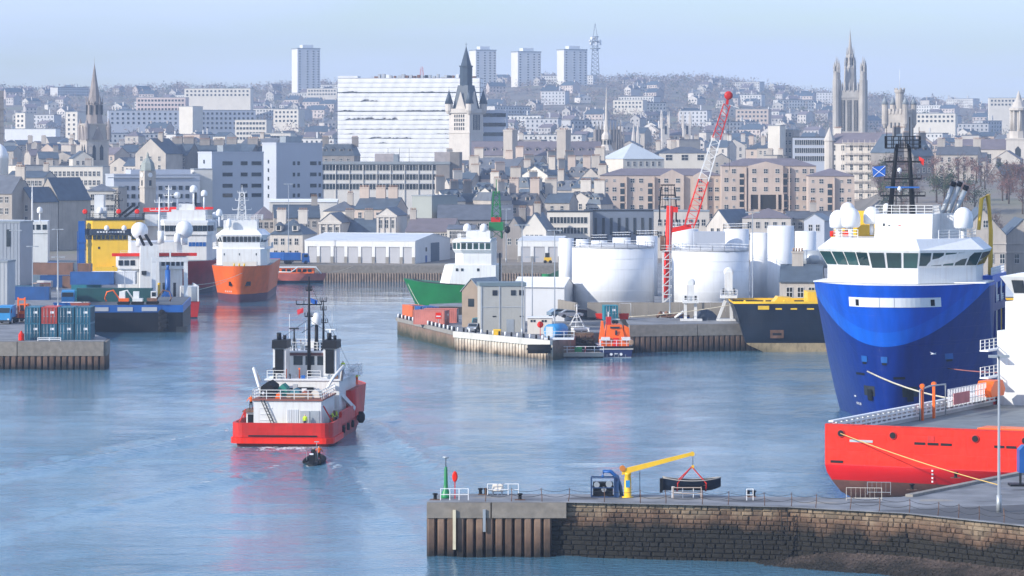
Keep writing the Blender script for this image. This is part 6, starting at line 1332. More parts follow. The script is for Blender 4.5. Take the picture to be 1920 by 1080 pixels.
# pink granite flats
def flats(label, px0, px1, yt, ye, Y, bays, stairs, fl, dep=14, rot=-2, gables=()):
    t = bld('granite_flats',label,'flats',px0,px1,yt,Y,dep,rot,ye,'hip',granite2,slatep,0,0); W = (px1-px0)*Y/F; k = W/(px1-px0); ze = PZ(ye,Y); me = win_mesh(1.25,1.35,'sash'); ms = win_mesh(.7,.8,'sash'); sw = MB().box(-.7,.7,-.15,.05,0,12).mesh('stair_window', glass); sb = MB().box(-.75,.75,-.2,-.14,0,.5).mesh('stair_band', granite2)
    X_ = lambda px: (px-(px0+px1)/2)*k
    for px in bays:
        for r_ in range(fl): put('window', me if (int(px)+r_)%3 else ms, t, (X_(px),0,ze-1.7-r_*2.9))
    for px in stairs:
        s_ = put('stair_window', sw, t, (X_(px),0,ze-14.5))
        for r_ in range(5): put('stair_band', sb, s_, (0,0,.6+r_*2.4))
        MB().box(1.1,1.5,-1.2,0,ze-16,ze-.4).build('buttress', granite2, t, (X_(px),0,0))
    for g0,g1,gy in gables:
        a_, b_ = X_(g0), X_(g1); MB().extr([(a_,ze-17),(b_,ze-17),(b_,ze),((a_+b_)/2,PZ(gy,Y)),(a_,ze)],-1.3,.0).build('gable_bay', granite2, t)
        n = max(1,int((g1-g0)/18))
        for i in range(n):
            for r_ in range(fl): put('window', me, t, (lerp(a_,b_,(i+.5)/n),-1.3,ze-1.7-r_*2.9))
    return t
flats('long pink granite flats with stair slots behind the crane',1125,1354,316,329,1120,(1137,1152,1186,1202,1238,1252,1332,1344),(1167,1219),5,gables=((1238,1282,318),(1300,1326,322)))
fl = flats('tallest pink granite flats with an open columned ground floor',1353,1530,297,311,1105,(1362,1376,1480,1494,1508,1522),(1391,1472),6,gables=((1403,1468,303),))
W_ = (1530-1353)*1105/F; lx = ((1436)-(1353+1530)/2)*W_/(1530-1353)
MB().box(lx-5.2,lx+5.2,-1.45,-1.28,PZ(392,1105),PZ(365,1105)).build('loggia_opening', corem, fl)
for u in (-5.3,-2.2,3.6,5.4): MB().box(lx+u-.35,lx+u+.35,-1.9,-1.3,PZ(393,1105),PZ(364,1105)).build('loggia_column', granite2, fl)
flats('lower pink granite flats at the right end of the row',1516,1602,316,330,1085,(1524,1540,1578,1592),(1556,),4)
# tenement with scaffolding
sc_ = B('scaffolded_tenement','pale granite tenement hung with scaffolding below the college tower','house',1555,1672,250,1270,16,-30,268,'gable',granitep,slatep,6,7,chim=(-.48,.48),cw=3,ch=2,fh=3.6,ws=(1.2,2.0))
W_ = (1672-1555)*1270/F/math.cos(R(30)); m = MB()
for k in range(7): m.bar((-W_*.25,-1.4,PZ(268,1270)-k*3.4),(W_/2,-1.4,PZ(268,1270)-k*3.4),.22); m.box(-W_*.25,W_/2,-1.4,-.4,PZ(268,1270)-k*3.4-.9,PZ(268,1270)-k*3.4-.8)
for k in range(10): u = lerp(-W_*.25,W_/2,k/9); m.bar((u,-1.4,PZ(262,1270)),(u,-1.4,PZ(395,1270)),.14)
m.build('scaffold', mat('scaffold_tube',(.50,.44,.38),.6), sc_)
MB().lathe((-W_/2+.6,.4,0),[(2.0,PZ(385,1270)),(2.0,PZ(265,1270)),(2.3,PZ(264,1270)),(.05,PZ(238,1270))],10,0,False).build('corner_turret', granitep, sc_)
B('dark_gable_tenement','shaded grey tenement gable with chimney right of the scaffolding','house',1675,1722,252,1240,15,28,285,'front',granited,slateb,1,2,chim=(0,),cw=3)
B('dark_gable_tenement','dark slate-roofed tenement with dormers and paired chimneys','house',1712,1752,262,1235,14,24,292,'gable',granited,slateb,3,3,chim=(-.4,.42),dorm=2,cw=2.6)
B('brown_terrace','brown granite terrace with chimney stacks at the far right','house',1756,1832,275,1330,13,-14,290,'gable',granite,slate,4,5,chim=(-.42,0,.44),cw=3,ch=3)
B('dark_brick_house','small dark house below the domed steeple','house',1880,1930,310,1290,12,20,330,'gable',granited,slateb,2,4,chim=(-.4,))
# tightly packed tenements below the clock tower
rr = random.Random(21); ordn = ['first','second','third','fourth','fifth','sixth','seventh','eighth','ninth','tenth','eleventh','twelfth']
for row,(Y,yr,x0,x1,rn) in enumerate(((1330,300,850,1120,'highest'),(1250,318,848,1125,'second'),(1170,338,846,1122,'third'),(1100,358,842,1126,'lowest'))):
    px = x0+rr.uniform(-4,4); i = 0
    while px < x1-18:
        w_ = rr.uniform(30,52); yy = yr+rr.uniform(-7,7); rt = rr.choice((-32,-24,-14,18,26)); st_ = rr.choice(('gable','gable','front','mansard'))
        B('granite_tenement','steep-roofed granite tenement, %s from left in the %s row below the clock tower' % (ordn[i],rn),'house',px,min(px+w_,x1),yy,Y+rr.uniform(-20,20),rr.uniform(10,14),rt,yy+rr.uniform(14,22),st_,rr.choice((granite,granitep,granited,cream,granite2,granite)),rr.choice((slateb,slateb,slate)),2,rr.choice((2,3)),chim=rr.choice(((-.42,),(.42,),(-.4,.4),(0,))),cw=rr.uniform(2.4,4),ch=rr.uniform(2.6,4.6),dorm=rr.choice((0,2,2)),group='tenements packed below the clock tower')
        px += w_*rr.uniform(.72,.95); i += 1
# harbour front behind the quay
B('stone_corner_house','pale stone corner house with slate roof beside the orange ship','house',505,568,412,935,13,-14,440,'hip',granitep,slateb,3,4,chim=(-.35,.3),cw=2.6,dorm=2)
B('purple_roof_house','house with a purple hipped roof above the orange ship','house',478,520,388,1000,12,10,410,'hip',granite,slatep,2,3); B('green_roof_house','house with a broad blue-green slate roof above the corner house','house',514,600,386,995,14,6,408,'gable',granite,slateb,2,6,chim=(.4,))
lo = B('low_station_roof','long low pale canopy below the grey office blocks','canopy',505,632,375,1080,8,0,379,'gable',officew,white2,0,0)
for i,(a0,a1,yt,ye,lb) in enumerate(((598,640,400,417,'left of two pedimented granite fronts above the warehouse'),(706,744,390,404,'right of two pedimented granite fronts above the warehouse'))):
    p = B('pedimented_hall',lb,'building',a0,a1,yt,962,14,-10,ye,'front',granitep,slate,0,0); W_ = (a1-a0)*962/F
    for j in range(4): MB().box(-.22,.22,-.3,.0,PZ(455,962),PZ(ye,962)-.5).build('pilaster', granitep, p, (-W_/2+.4+j*(W_-.8)/3,0,0))
    for j in range(3): put('window', win_mesh(.9,2.2,'sash'), p, (-W_/3.1+j*W_/3.1,-.01,PZ(ye+16,962)))
    MB().box(-W_/2-.2,W_/2+.2,-.45,0,PZ(ye,962)-.5,PZ(ye,962)+.1).build('cornice', granitep, p)
B('slate_house','slate-roofed house between the two pedimented fronts','house',640,706,412,968,12,-6,440,'gable',granite,slateb,2,5,chim=(-.35,.2),cw=2.4); B('red_chimney_terrace','terrace with tall red-brown chimneys above the warehouse','house',664,742,372,1050,12,-16,392,'gable',granite2,slateb,2,6,chim=(-.4,0,.3),cw=3,ch=3.4)
B('ochre_house','ochre-walled house left of the red-brown chimneys','house',606,666,378,1070,12,-12,396,'hip',cream,slate,2,5,chim=(.2,))
B('green_grey_block','plain green-grey block with a dark shaded side above the warehouse','building',772,810,368,1012,14,-32,None,'flat',mat('green_grey_render',(.34,.36,.33),.8,0,.06,.2),lead,0,0)
B('purple_slate_terrace','purple slate-roofed terrace with a row of white windows behind the warehouse','house',760,848,412,955,13,-12,434,'gable',granite,slatep,1,9,chim=(-.45,),ws=(1.0,1.3),sill=1.2); B('long_slate_shed','long slate roof with a line of skylights behind the green ship','building',820,962,386,1000,16,0,412,'gable',granited,slate,1,8,dorm=0)
B('white_window_terrace','terrace with a row of tall white windows left of the green mast','house',838,890,424,945,12,-4,430,'gable',cream,slate,2,8,ws=(.9,1.9),sill=1.5)
B('dark_stone_gable','dark stone gable with a tall chimney left of the crow-stepped house','house',942,984,408,938,13,-22,440,'front',granited,slateb,1,2,chim=(.1,),cw=2)
c = B('crow_step_house','pink-cream gabled house with crow steps on the far quay','house',979,1024,400,936,12,-12,432,'front',cream,slateb,2,4,chim=(0,),ws=(.8,1.4)); 
g = B('glass_front_block','cream block with two bands of glazing on the far quay','building',1026,1106,398,952,13,-6,None,'flat',cream,dark,3,11,ws=(1.0,1.7),st='plain',sill=2.2,fh=2.9); B('slatted_block','dark blue-grey slatted block behind the tanks','building',1104,1232,396,962,14,4,None,'flat',mat('slate_blue_cladding',(.16,.19,.24),.7,0,.08,.2),dark,1,8,ws=(.7,4.6),st='dark',sill=4.2)
B('granite_store','flat-topped granite block with small windows behind the crane','building',1226,1330,397,945,12,-3,None,'flat',granitep,lead,2,8,sill=3); e_ = B('lit_gable_house','sunlit cream gable with dark blue slate roof right of the crane','house',1326,1368,394,935,14,-34,424,'front',granitep,slateb,1,3,ws=(.9,1.8),sill=1.5); B('hipped_granite_house','granite house with purple hipped roof above the white silos','house',1392,1482,391,932,13,-8,409,'hip',granitep,slatep,2,5)
B('low_slate_row','low slate-roofed row right of the white silos','house',1476,1562,398,940,10,0,410,'gable',granite,slate,1,6,chim=(.1,)); B('small_white_gable','small pale gabled shed behind the yellow crane post','shed',1508,1545,402,928,9,-20,414,'front',greyb,lead,1,2)
# granite warehouse at the right
for i,(a0,a1,yt,ye,Y,lb) in enumerate(((1800,1886,393,441,742,'big granite store gable behind the blue ship'),(1878,1960,412,452,765,'second granite store gable at the right edge'))):
    t = B('granite_store_gable',lb,'warehouse',a0,a1,yt,Y,26,-4,ye,'front',granite,slateb,0,0,zb=4.6); W_ = (a1-a0)*Y/F; q = win_mesh(1.0,1.5,'sash')
    put('window', q, t, (.6,-.01,PZ(420,Y))); 
    for z in (485,520,550):
        for u in (-.15,.18,.42): put('window', win_mesh(1.0,2.0,'sash'), t, (u*W_,-.01,PZ(z,Y)))
    for z in (458,474): MB().box(-W_/2-.1,W_/2+.1,-.18,0,PZ(z,Y),PZ(z,Y)+.3).build('string_course', granite, t)
B('grey_quay_shed','low grey shed between the blue ship and the granite stores','shed',1850,1930,540,640,14,-10,556,'gable',greyp,mat('grey_sheet_roof',(.46,.49,.52),.5,0,.08,.3),0,0,zb=4.6)

# ------------------------------------------------------------------ middle city and hillside houses
rr = random.Random(77)
def free(px, py):      # keep sight lines to the landmarks clear
    for a0,a1,b0 in ((140,215,262),(625,905,300),(1556,1632,250),(1640,1722,240),(1115,1170,285),(1238,1296,262)):
        if a0 < px < a1 and py < b0: return False
    return True
LM = [(0,'the left edge'),(177,'the brown steeple'),(277,'the domed clock tower'),(440,'the grey office blocks'),(575,'the leftmost tower block'),(766,'the wrapped white block'),(874,'the dark clock spire'),(989,'the middle tower blocks'),(1137,'the slender spire'),(1267,'the twin pinnacled towers'),(1363,'the red crane jib'),(1450,'the pink granite flats'),(1594,'the college tower'),(1686,'the castle tower'),(1800,'the right-hand terraces'),(1910,'the domed steeple')]
PEND = []
def near(px):
    d, n = min((abs(px-a), n) for a, n in LM); a = [q for q, m_ in LM if m_ == n][0]
    return ('below and left of ' if px < a-14 else 'below and right of ' if px > a+14 else 'in line with ')+n
def number_labels():
    by = {}
    for o, base, px in PEND: by.setdefault(base, []).append((px, o))
    W_0 = ['first','second','third','fourth','fifth','sixth','seventh','eighth','ninth','tenth','eleventh','twelfth','thirteenth','fourteenth','fifteenth','sixteenth','seventeenth','eighteenth','nineteenth','twentieth']
    for base, q in by.items():
        q.sort(key=lambda u: u[0])
        for i, (px, o) in enumerate(q): o['label'] = base if len(q) == 1 else '%s, %s from left' % (base, ordw(i+1))
N = 0
for k in range(400):
    Y = rr.uniform(1380,2150); px = rr.uniform(-30,1960); w_ = rr.uniform(22,48)*1500/Y; x = PX(px,Y); hgt = rr.uniform(9,14); z = terr(x,Y)+hgt; yt = HZ-(z-H)*F/Y
    if not free(px+w_/2,yt) or (600 < px < 1130 and Y < 1500): continue
    far = Y > 1800
    cw_ = rr.choice((('grey granite',granite),('pale granite',granitep),('cream',cream),('grey granite',granite),('pinkish',granite2))); cr2 = rr.choice((('gabled','gable'),('gabled','gable'),('gable-fronted','front'),('hip-roofed','hip'),('flat-roofed','flat')))
    o = B('city_house','x','house',px,px+w_,yt,Y,rr.uniform(9,13),rr.choice((-30,-20,-12,-5,15,25)),yt+rr.uniform(9,15)*1500/Y,cr2[1],cw_[1],rr.choice((slate,slateb,slatep)),rr.choice((1,2)),rr.choice((2,3)),chim=rr.choice(((-.4,),(.4,),(-.4,.4),())) if not far else (),cw=2.2,group='granite houses in the middle of the city'); PEND.append((o,'%s %s house %s' % (cw_[0],cr2[0],near(px+w_/2)),px))
    N += 1
    if N >= 130: break
# far houses: eight models, one mesh each
FH = []
for k in range(8):
    q = random.Random(k); W_, D_, h_, r_ = q.uniform(8,24), q.uniform(8,11), q.uniform(5,8), q.uniform(2.4,4.2); mb = MB(); a = W_/2
    if k in (3,6): h_ = q.uniform(9,14); W_ = q.uniform(22,48); a = W_/2; mb.box(-a,a,0,D_,-6,h_,0); mb.box(-a-.2,a+.2,-.2,D_+.2,h_,h_+.5,1)
    elif k % 2: mb.extx([(0,-6),(D_,-6),(D_,h_),(D_/2,h_+r_),(0,h_)],-a,a,0); mb.add([(-a-.3,-.4,h_-.1),(a+.3,-.4,h_-.1),(a+.3,D_/2,h_+r_+.1),(-a-.3,D_/2,h_+r_+.1),(-a-.3,D_+.4,h_-.1),(a+.3,D_+.4,h_-.1)],[(0,1,2,3),(3,2,5,4)],1)
    else: W_ = q.uniform(8,11); a = W_/2; mb.extr([(-a,-6),(a,-6),(a,h_),(0,h_+r_),(-a,h_)],0,D_*1.3,0); mb.add([(-a-.4,-.2,h_-.2),(0,-.2,h_+r_+.12),(0,D_*1.3,h_+r_+.12),(-a-.4,D_*1.3,h_-.2),(a+.4,-.2,h_-.2),(a+.4,D_*1.3,h_-.2)],[(3,2,1,0),(1,2,5,4)],1)
    for fl_ in range(int(h_/3)):
        n = max(2,int(W_/3))
        for i in range(n): x = -a+W_*(i+.5)/n; mb.box(x-.55,x+.55,-.06,.02,h_-2.4-fl_*3,h_-1.0-fl_*3,2)
    for c_ in ((-.4,.4) if k not in (3,6) else (.2,)): mb.box(c_*W_-.5,c_*W_+.5,D_*.4,D_*.4+.8,h_,h_+r_+1.2,0)
    FH.append(mb.mesh('hillside_house',[mat('harl_%d' % k,[(.56,.52,.48),(.46,.43,.41),(.58,.55,.51),(.48,.48,.49),(.44,.42,.40),(.52,.45,.41),(.58,.57,.55),(.40,.39,.39)][k],.85,0,.08,.2,rnd=.15),[slate,slatep,slateb][k%3],glass]))
cnt = 0
while cnt < 290:
    Y = rr.uniform(2000,4150); px = rr.uniform(-20,1940); x = PX(px,Y); yt = HZ-(terr(x,Y)+9-H)*F/Y
    if not free(px,yt) : continue
    kk = rr.choice((0,1,2,4,5,7,0,1,2,4,5,7,3,6)); o = put('hillside_house', FH[kk], None, (x,Y,terr(x,Y)), R(rr.choice((-50,-38,-30,-25,-15,20,40)))); tag(o,'x','house','houses on the far hillside'); cnt += 1; PEND.append((o,'far hillside %s %s' % (('cream gable','grey-brown cottage','pale gable','pale flat block','grey gable','pinkish cottage','white flat block','dark cottage')[kk], near(px).replace('below and ','')),px))
number_labels()
# larger hillside buildings
for a0,a1,yt,Y,dep,rot,wl_,fl_,co,lb in ((255,348,183,2600,16,-4,mat('pinkish_render',(.62,.50,.46),.8,0,.06,.1),4,14,'pinkish building site with open floors on the left hillside'),(345,470,166,2900,14,-6,cream,2,16,'long cream block on the left skyline below the trees'),(360,478,207,2350,18,18,greyb,4,14,'broad grey-blue block on the left hillside'),(205,345,208,2500,16,10,greyb,3,14,'long shaded grey block right of the brown steeple'),(335,362,200,2320,12,-30,cream,0,0,'narrow lit block at the end of the broad grey-blue one'),(28,48,212,2400,10,-30,cream,5,2,'left of two narrow pale blocks near the left steeple'),(122,146,210,2400,10,-30,cream,5,2,'right of two narrow pale blocks near the left steeple'),(8,105,242,2000,12,-6,white2,0,0,'white low roof on the left of the steeple'),(470,545,250,1900,16,-6,cream,2,12,'long cream hall left of the wrapped block'),(512,560,205,2600,12,-20,cream,3,6,'cream flats left of the wrapped block on the hill'),(1855,1925,184,2900,14,-4,cream,2,10,'long white block on the right skyline'),(1150,1205,188,2900,12,-20,cream,2,8,'cream row of houses right of the tower blocks'),(575,632,166,3300,12,-10,cream,2,10,'pale block at the foot of the leftmost tower block'),(1710,1790,213,2500,12,-14,cream,2,10,'pale housing row right of the castle tower'),(440,500,225,2250,14,-12,cream,4,9,'pale flats with rows of windows on the left hillside'),(1380,1440,205,2700,12,-16,granite2,3,8,'brownish flats on the slope right of the crane jib')):
    B('hillside_block',lb,'building',a0,a1,yt,Y,dep,rot,None,'flat',wl_,lead,fl_,co,ws=(1.6,1.6),st='plain',sill=2.2)

# ------------------------------------------------------------------ trees
bark = mat('bark',(.10,.075,.06),.9,0,.3,2); twig = mat('bare_twigs',(.16,.11,.095),.95,0,.35,.5,rnd=.25); leaf = mat('evergreen_foliage',(.045,.07,.03),.9,0,.4,.6,rnd=.3); redtw = mat('reddish_twigs',(.19,.10,.085),.95,0,.3,.5,rnd=.2)
def crown_pts(q, n, rx, rz, zc):
    out = []
    cl = [(q.gauss(0,.5)*rx,q.gauss(0,.5)*rx,zc+q.gauss(0,.45)*rz,q.uniform(.25,.5)*rx) for _ in range(9)]
    for _ in range(n):
        c = q.choice(cl); out.append((c[0]+q.gauss(0,.6)*c[3],c[1]+q.gauss(0,.6)*c[3],max(.8,c[2]+q.gauss(0,.6)*c[3])))
    return out
TV = []
for k in range(6):
    q = random.Random(100+k); hgt = q.uniform(8,11); tr = MB().tube([(0,0,-.6),(.1,0,hgt*.3),(.0,.15,hgt*.65),(.1,.1,hgt*.9)],[.32,.24,.13,.03],6)
    for i in range(7):
        an = i*.95; z0 = hgt*(.28+.07*i); tr.tube([(0,0,z0),(math.cos(an)*hgt*.16,math.sin(an)*hgt*.16,z0+hgt*.12),(math.cos(an)*hgt*.26,math.sin(an)*hgt*.26,z0+hgt*.27)],[.12,.07,.02],5)
    cr_ = MB()
    for p in crown_pts(q,620,hgt*.33,hgt*.36,hgt*.62):
        d = Vector((q.gauss(0,1),q.gauss(0,1),q.gauss(.4,1))).normalized(); e = Vector((q.gauss(0,1),q.gauss(0,1),q.gauss(0,1))).cross(d).normalized(); L, wd = (q.uniform(.4,1.0), q.uniform(.04,.10)) if k < 4 else (q.uniform(.25,.5), q.uniform(.12,.25)); P_ = Vector(p)
        cr_.add([P_-e*wd,P_+e*wd,P_+d*L],[(0,1,2)])
    TV.append((tr.mesh('trunk',bark),cr_.mesh('crown',(twig,redtw,twig,redtw,leaf,leaf)[k]),hgt))
TREES = {}
def tree(x,y,z,k,s_,label,group):
    t = thing('tree',label,'tree',(x,y,z),rr.uniform(0,6),group); TREES.setdefault(label,[]).append((x/y,t)); t.scale = (s_,s_,s_); put('trunk',TV[k][0],t); put('crown',TV[k][1],t)
for i in range(46):
    Y = rr.uniform(935,1180); px = rr.uniform(1630,1935); x = PX(px,Y); k = rr.choice((0,1,2,3,3,1,4,5)); tree(x,Y,terr(x,Y)-.3,k,rr.uniform(.7,1.25),('bare brown tree on the bank behind the blue ship','dark evergreen tree on the bank behind the blue ship')[k > 3],'trees on the bank behind the blue ship')
for i in range(16):
    Y = rr.uniform(1010,1040); px = rr.uniform(1035,1125); x = PX(px,Y); tree(x,Y,terr(x,Y)-.3,rr.choice((1,3)),rr.uniform(.7,1.0),'bare reddish tree in the hollow left of the pink flats','trees in the hollow by the pink flats')
for lb, q in TREES.items():
    q.sort(key=lambda u: u[0])
    for i, (u, t) in enumerate(q): t['label'] = lb+', %s' % ('leftmost' if i == 0 else ordw(i+1)+' from left')
# woods and hedges across the hill: too many and too far to tell apart
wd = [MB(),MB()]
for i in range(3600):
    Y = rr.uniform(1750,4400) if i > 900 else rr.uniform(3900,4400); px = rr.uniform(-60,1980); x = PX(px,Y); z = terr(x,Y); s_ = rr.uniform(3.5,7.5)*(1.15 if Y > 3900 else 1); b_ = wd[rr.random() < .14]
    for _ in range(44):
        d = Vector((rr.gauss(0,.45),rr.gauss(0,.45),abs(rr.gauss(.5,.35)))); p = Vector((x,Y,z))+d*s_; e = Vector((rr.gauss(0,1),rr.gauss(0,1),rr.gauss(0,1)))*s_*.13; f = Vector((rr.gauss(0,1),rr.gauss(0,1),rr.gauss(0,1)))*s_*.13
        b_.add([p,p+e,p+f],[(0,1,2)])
stuff(wd[0].build('bare_woodland',mat('haze_toned_twigs',(.27,.215,.19),.95,0,.3,.02)),'brown bare woodland scattered over the far hillside','trees'); stuff(wd[1].build('evergreen_woodland',mat('haze_toned_evergreen',(.085,.11,.065),.95,0,.3,.02)),'dark evergreen clumps scattered over the far hillside','trees')  # both wood colours lightened to stand in for distance haze
# ------------------------------------------------------------------ containers
CM = {}
def container_parts(L):
    if L in CM: return CM[L]
    W_, H_ = 2.44, 2.6; a = W_/2; body = MB().box(-a+.06,a-.06,.08,L-.06,.12,H_-.04)
    n = int(L/.42)
    for i in range(n):
        y = .2+i*(L-.4)/n
        for s_ in (-1,1): x = s_*(a-.03); body.box(min(x,x-s_*.05),max(x,x-s_*.05),y,y+.2,.15,H_-.1)
    for i in range(9): body.box(-a+.15+i*.245,-a+.27+i*.245,L-.06,L-.01,.15,H_-.1)
    fr = MB()
    for sx in (-1,1):
        for y0 in (0,L-.14): fr.box(min(sx*a,sx*(a-.13)),max(sx*a,sx*(a-.13)),y0,y0+.14,0,H_)
        for z0 in (.0,H_-.12): fr.box(min(sx*a,sx*(a-.1)),max(sx*a,sx*(a-.1)),.14,L-.14,z0,z0+.12)
    for y0 in (0,L-.1):
        for z0 in (0,H_-.12): fr.box(-a+.13,a-.13,y0,y0+.1,z0,z0+.12)
    dr = MB().box(-.52,.52,-.03,.05,.14,H_-.16)
    for i in range(4): dr.box(-.45+i*.26,-.33+i*.26,-.06,-.03,.2,H_-.22)
    br = MB().cyl((0,-.09,.1),(0,-.09,H_-.1),.035,.035,6).box(-.1,.16,-.1,-.05,1.1,1.2)
    CM[L] = (body,fr,dr,br); return CM[L]
CC = {}
def container(x, y, z, rz, m, label, L=6.06, group='shipping containers on the quays'):
    k = (m.name, L)
    if k not in CC: b,f,d,r = container_parts(L); CC[k] = (b.mesh('body',m),f.mesh('frame',m),d.mesh('door',m),r.mesh('locking_bar',galv))
    t = thing('shipping_container',label,'container',(x,y,z),rz,group); q = CC[k]; put('body',q[0],t); put('frame',q[1],t)
    for sx in (-.56,.56):
        d = put('door',q[2],t,(sx,.06,0))
        for u in (-.25,.25): put('locking_bar',q[3],d,(u,0,0))
    plt = MB().box(.2,.75,-.005,.02,1.6,1.95); plt.build('label_plate', white2, t)
    return t
redc = mat('red_container',(.48,.05,.03),.55,0,.2,.5,rnd=.15,dirt=.3,dcol=(.2,.06,.04)); brownc = mat('brown_container',(.24,.13,.085),.7,0,.25,.6,rnd=.2,dirt=.4,dcol=(.12,.07,.05)); pinkc = mat('faded_red_container',(.45,.14,.11),.7,0,.2,.6,rnd=.2); bluec = mat('blue_container',(.02,.10,.30),.55,0,.2,.5,rnd=.2,dirt=.2,dcol=(.08,.06,.05)); orangec = mat('orange_container',(.70,.16,.05),.6,0,.15,.5); tealc = mat('bright_teal_container',(.02,.24,.32),.55,0,.2,.5,rnd=.2); skyb = mat('light_blue_paint',(.03,.26,.55),.5,0,.15)
cols = ('first','second','third','fourth')
for c in range(4):
    for r_ in range(2):
        x = PX(60.5+c*31.3,541); m = redc if (c == 1 and r_) else teal
        container(x,541.2,LZ+r_*2.62,0,m,'red container on top of the teal stack at the end of the left quay' if m is redc else 'teal container, %s from left in the %s tier of the stack on the left quay' % (cols[c],('lower','upper')[r_]))
for i,(p0,Y,z,m,lb,L,rz) in enumerate(((100,758,0,teal,'teal container on the stack left of the yellow ship',6.06,.15),(100,758,1,bluec,'blue container topping the stack left of the yellow ship',6.06,.15),(138,756,1,brownc,'rust-brown container broadside on the upper tier before the yellow ship',9,1.57),(172,752,1,brownc,'short rust-brown container at the right of the upper tier',3,1.57),(128,752,0,bluec,'bright blue container under the rust-brown ones',6.06,1.57),(170,748,0,brownc,'rust-brown container on the lower tier before the yellow ship',6.06,1.57),
   (32,690,0,teal,'dark teal container at the left end of the middle row',6.06,.1),(52,690,0,teal,'dark teal container in the middle row behind the orange loader',6.06,.1),(94,688,0,bluec,'navy blue container broadside behind the orange loader',9,1.57),(152,668,0,tealc,'turquoise container beside the long dark green one',3,.2),(168,668,0,white2,'white container end against the long dark green one',3,.1),
   (232,664.5,.45,dgreen,'long dark green container, left of two on the barge quay',9,1.57),(286,664,.45,dgreen,'long dark green container, right of two on the barge quay',6.06,1.57),(215,700,1,bluec,'blue container with pale stripe on the upper tier behind the dark green ones',9,1.57),(255,702,1,white2,'white container behind the long dark green ones',9,1.57),(190,704,0,tealc,'turquoise container low behind the dark green ones',6.06,1.57),(20,742,0,bluec,'blue container by the grey left shed',6.06,.2))):
    container(PX(p0,Y),Y,LZ+z*2.62 if z != .45 else 5.22,rz,m,lb,L)
for i,(p0,Y,m,lb,L,rz) in enumerate(((785,633,orangec,'orange container end at the tip of the middle quay',6.06,.35),(800,630,bluec,'blue container at the tip of the middle quay',6.06,.35),(812,628,bluec,'second blue container at the tip of the middle quay',6.06,.35),(858,622,pinkc,'faded red container broadside on the middle quay',6.06,1.45),(838,615,pinkc,'faded red container end on the middle quay',6.06,1.2))):
    container(PX(p0,Y),Y,MZ,rz,m,lb,L)
container(PX(1146,600),600,NZ,.1,tealc,'bright blue container by the bund wall above the lifeboat',3.0)

# ------------------------------------------------------------------ left quay: sheds, vehicles, small things
def slab_shed(name,label,px0,px1,yt,Y,dep,zb,m,rm,rot=0):
    t = bld(name,label,'shed',px0,px1,yt,Y,dep,rot,None,'flat',m,rm,0,0,zb=zb); W_ = (px1-px0)*Y/F/math.cos(R(rot)); zt = PZ(yt,Y); rb_ = MB().box(-.06,.06,-.07,.02,0,zt-zb).mesh('cladding_rib', m)
    for i in range(int(W_/.8)): put('cladding_rib', rb_, t, (-W_/2+.4+i*.8,0,zb))
    return t
s_ = slab_shed('cladded_shed','tall grey cladded shed with dark vertical windows at the left edge',-40,38,418,725,9,LZ,mat('shed_grey',(.26,.29,.33),.6,0,.08,.3),lead,-10)
for u,z in ((-2.6,440),(2.0,440)): MB().box(u-.45,u+.45,-.12,.02,PZ(z+22,725),PZ(z-10,725)).build('window', glass, s_)
slab_shed('corrugated_shed','pale corrugated shed cut by the left edge of the picture',-60,14,492,642,6,LZ,mat('shed_light_grey',(.40,.42,.44),.6,0,.08,.3),lead,-6)
def loader():
    t = thing('container_loader','orange container loader on the left quay behind the teal stack','loader',(PX(44,598),598,LZ),R(-8))
    MB().box(-1.2,1.2,-1.0,3.2,.7,1.5).box(-.9,.9,1.6,3.4,1.5,2.0).build('chassis', redp, t)
    for sx in (-1.15,1.15):
        for y in (-.4,2.6): MB().cyl((sx-.3*(1 if sx > 0 else -1),y,.6),(sx+.15*(1 if sx > 0 else -1),y,.6),.62,.62,14).build('wheel', rubber, t)
    MB().bar((-.6,-1.2,.6),(-.6,-1.2,4.4),.24).bar((.6,-1.2,.6),(.6,-1.2,4.4),.24).box(-.7,.7,-1.3,-1.1,3.9,4.2).box(-.7,.7,-1.35,-1.15,1.5,1.8).build('lifting_mast', orange, t); MB().box(-1.6,1.6,-1.9,-1.4,.6,.8).build('fork_carriage', dark, t)
    MB().box(-.7,.7,.0,1.4,1.5,3.2).build('cab', orange, t); MB().box(-.6,.6,-.06,.0,2.0,3.0).build('windscreen', glass, t)
    for sx in (-1.7,1.7): MB().tube([(sx,-.6,1.4),(sx,-.6,3.0),(sx*.85,-.6,3.2),(sx*.7,-.6,3.0)],.07,6).build('guard_rail', galv, t)
loader()
def truck(px, Y, rz, m, label, z=LZ, L=7.0):
    t = thing('lorry',label,'lorry',(PX(px,Y),Y,z),rz); a = 1.22
    MB().extx([(0,.5),(2.0,.5),(2.0,2.9),(.5,2.9),(.05,2.0)],-a,a).build('cab', m, t); MB().quad((-a+.12,-.0,2.02),(a-.12,-.0,2.02),(a-.12,.44,2.84),(-a+.12,.44,2.84)).build('windscreen', glass, t)
    for s_ in (-1,1): MB().box(s_*a-.03,s_*a+.03,.5,1.5,1.9,2.6).build('side_window', glass, t); MB().cyl((s_*.85,-.04,.9),(s_*.85,.06,.9),.16,.16,10).build('headlight', white2, t)
    MB().box(-a,a,2.2,L,.9,1.1).build('chassis', dark, t); MB().box(-a,a,2.3,L,1.12,3.1).build('load_body', m, t); MB().box(-a+.05,a-.05,-.1,.05,.45,.75).build('bumper', dark, t)
    for s_ in (-1,1):
        for y in (1.0,L-1.8,L-.8): MB().cyl((s_*(a-.3),y,.5),(s_*a,y,.5),.5,.5,14).build('wheel', rubber, t)
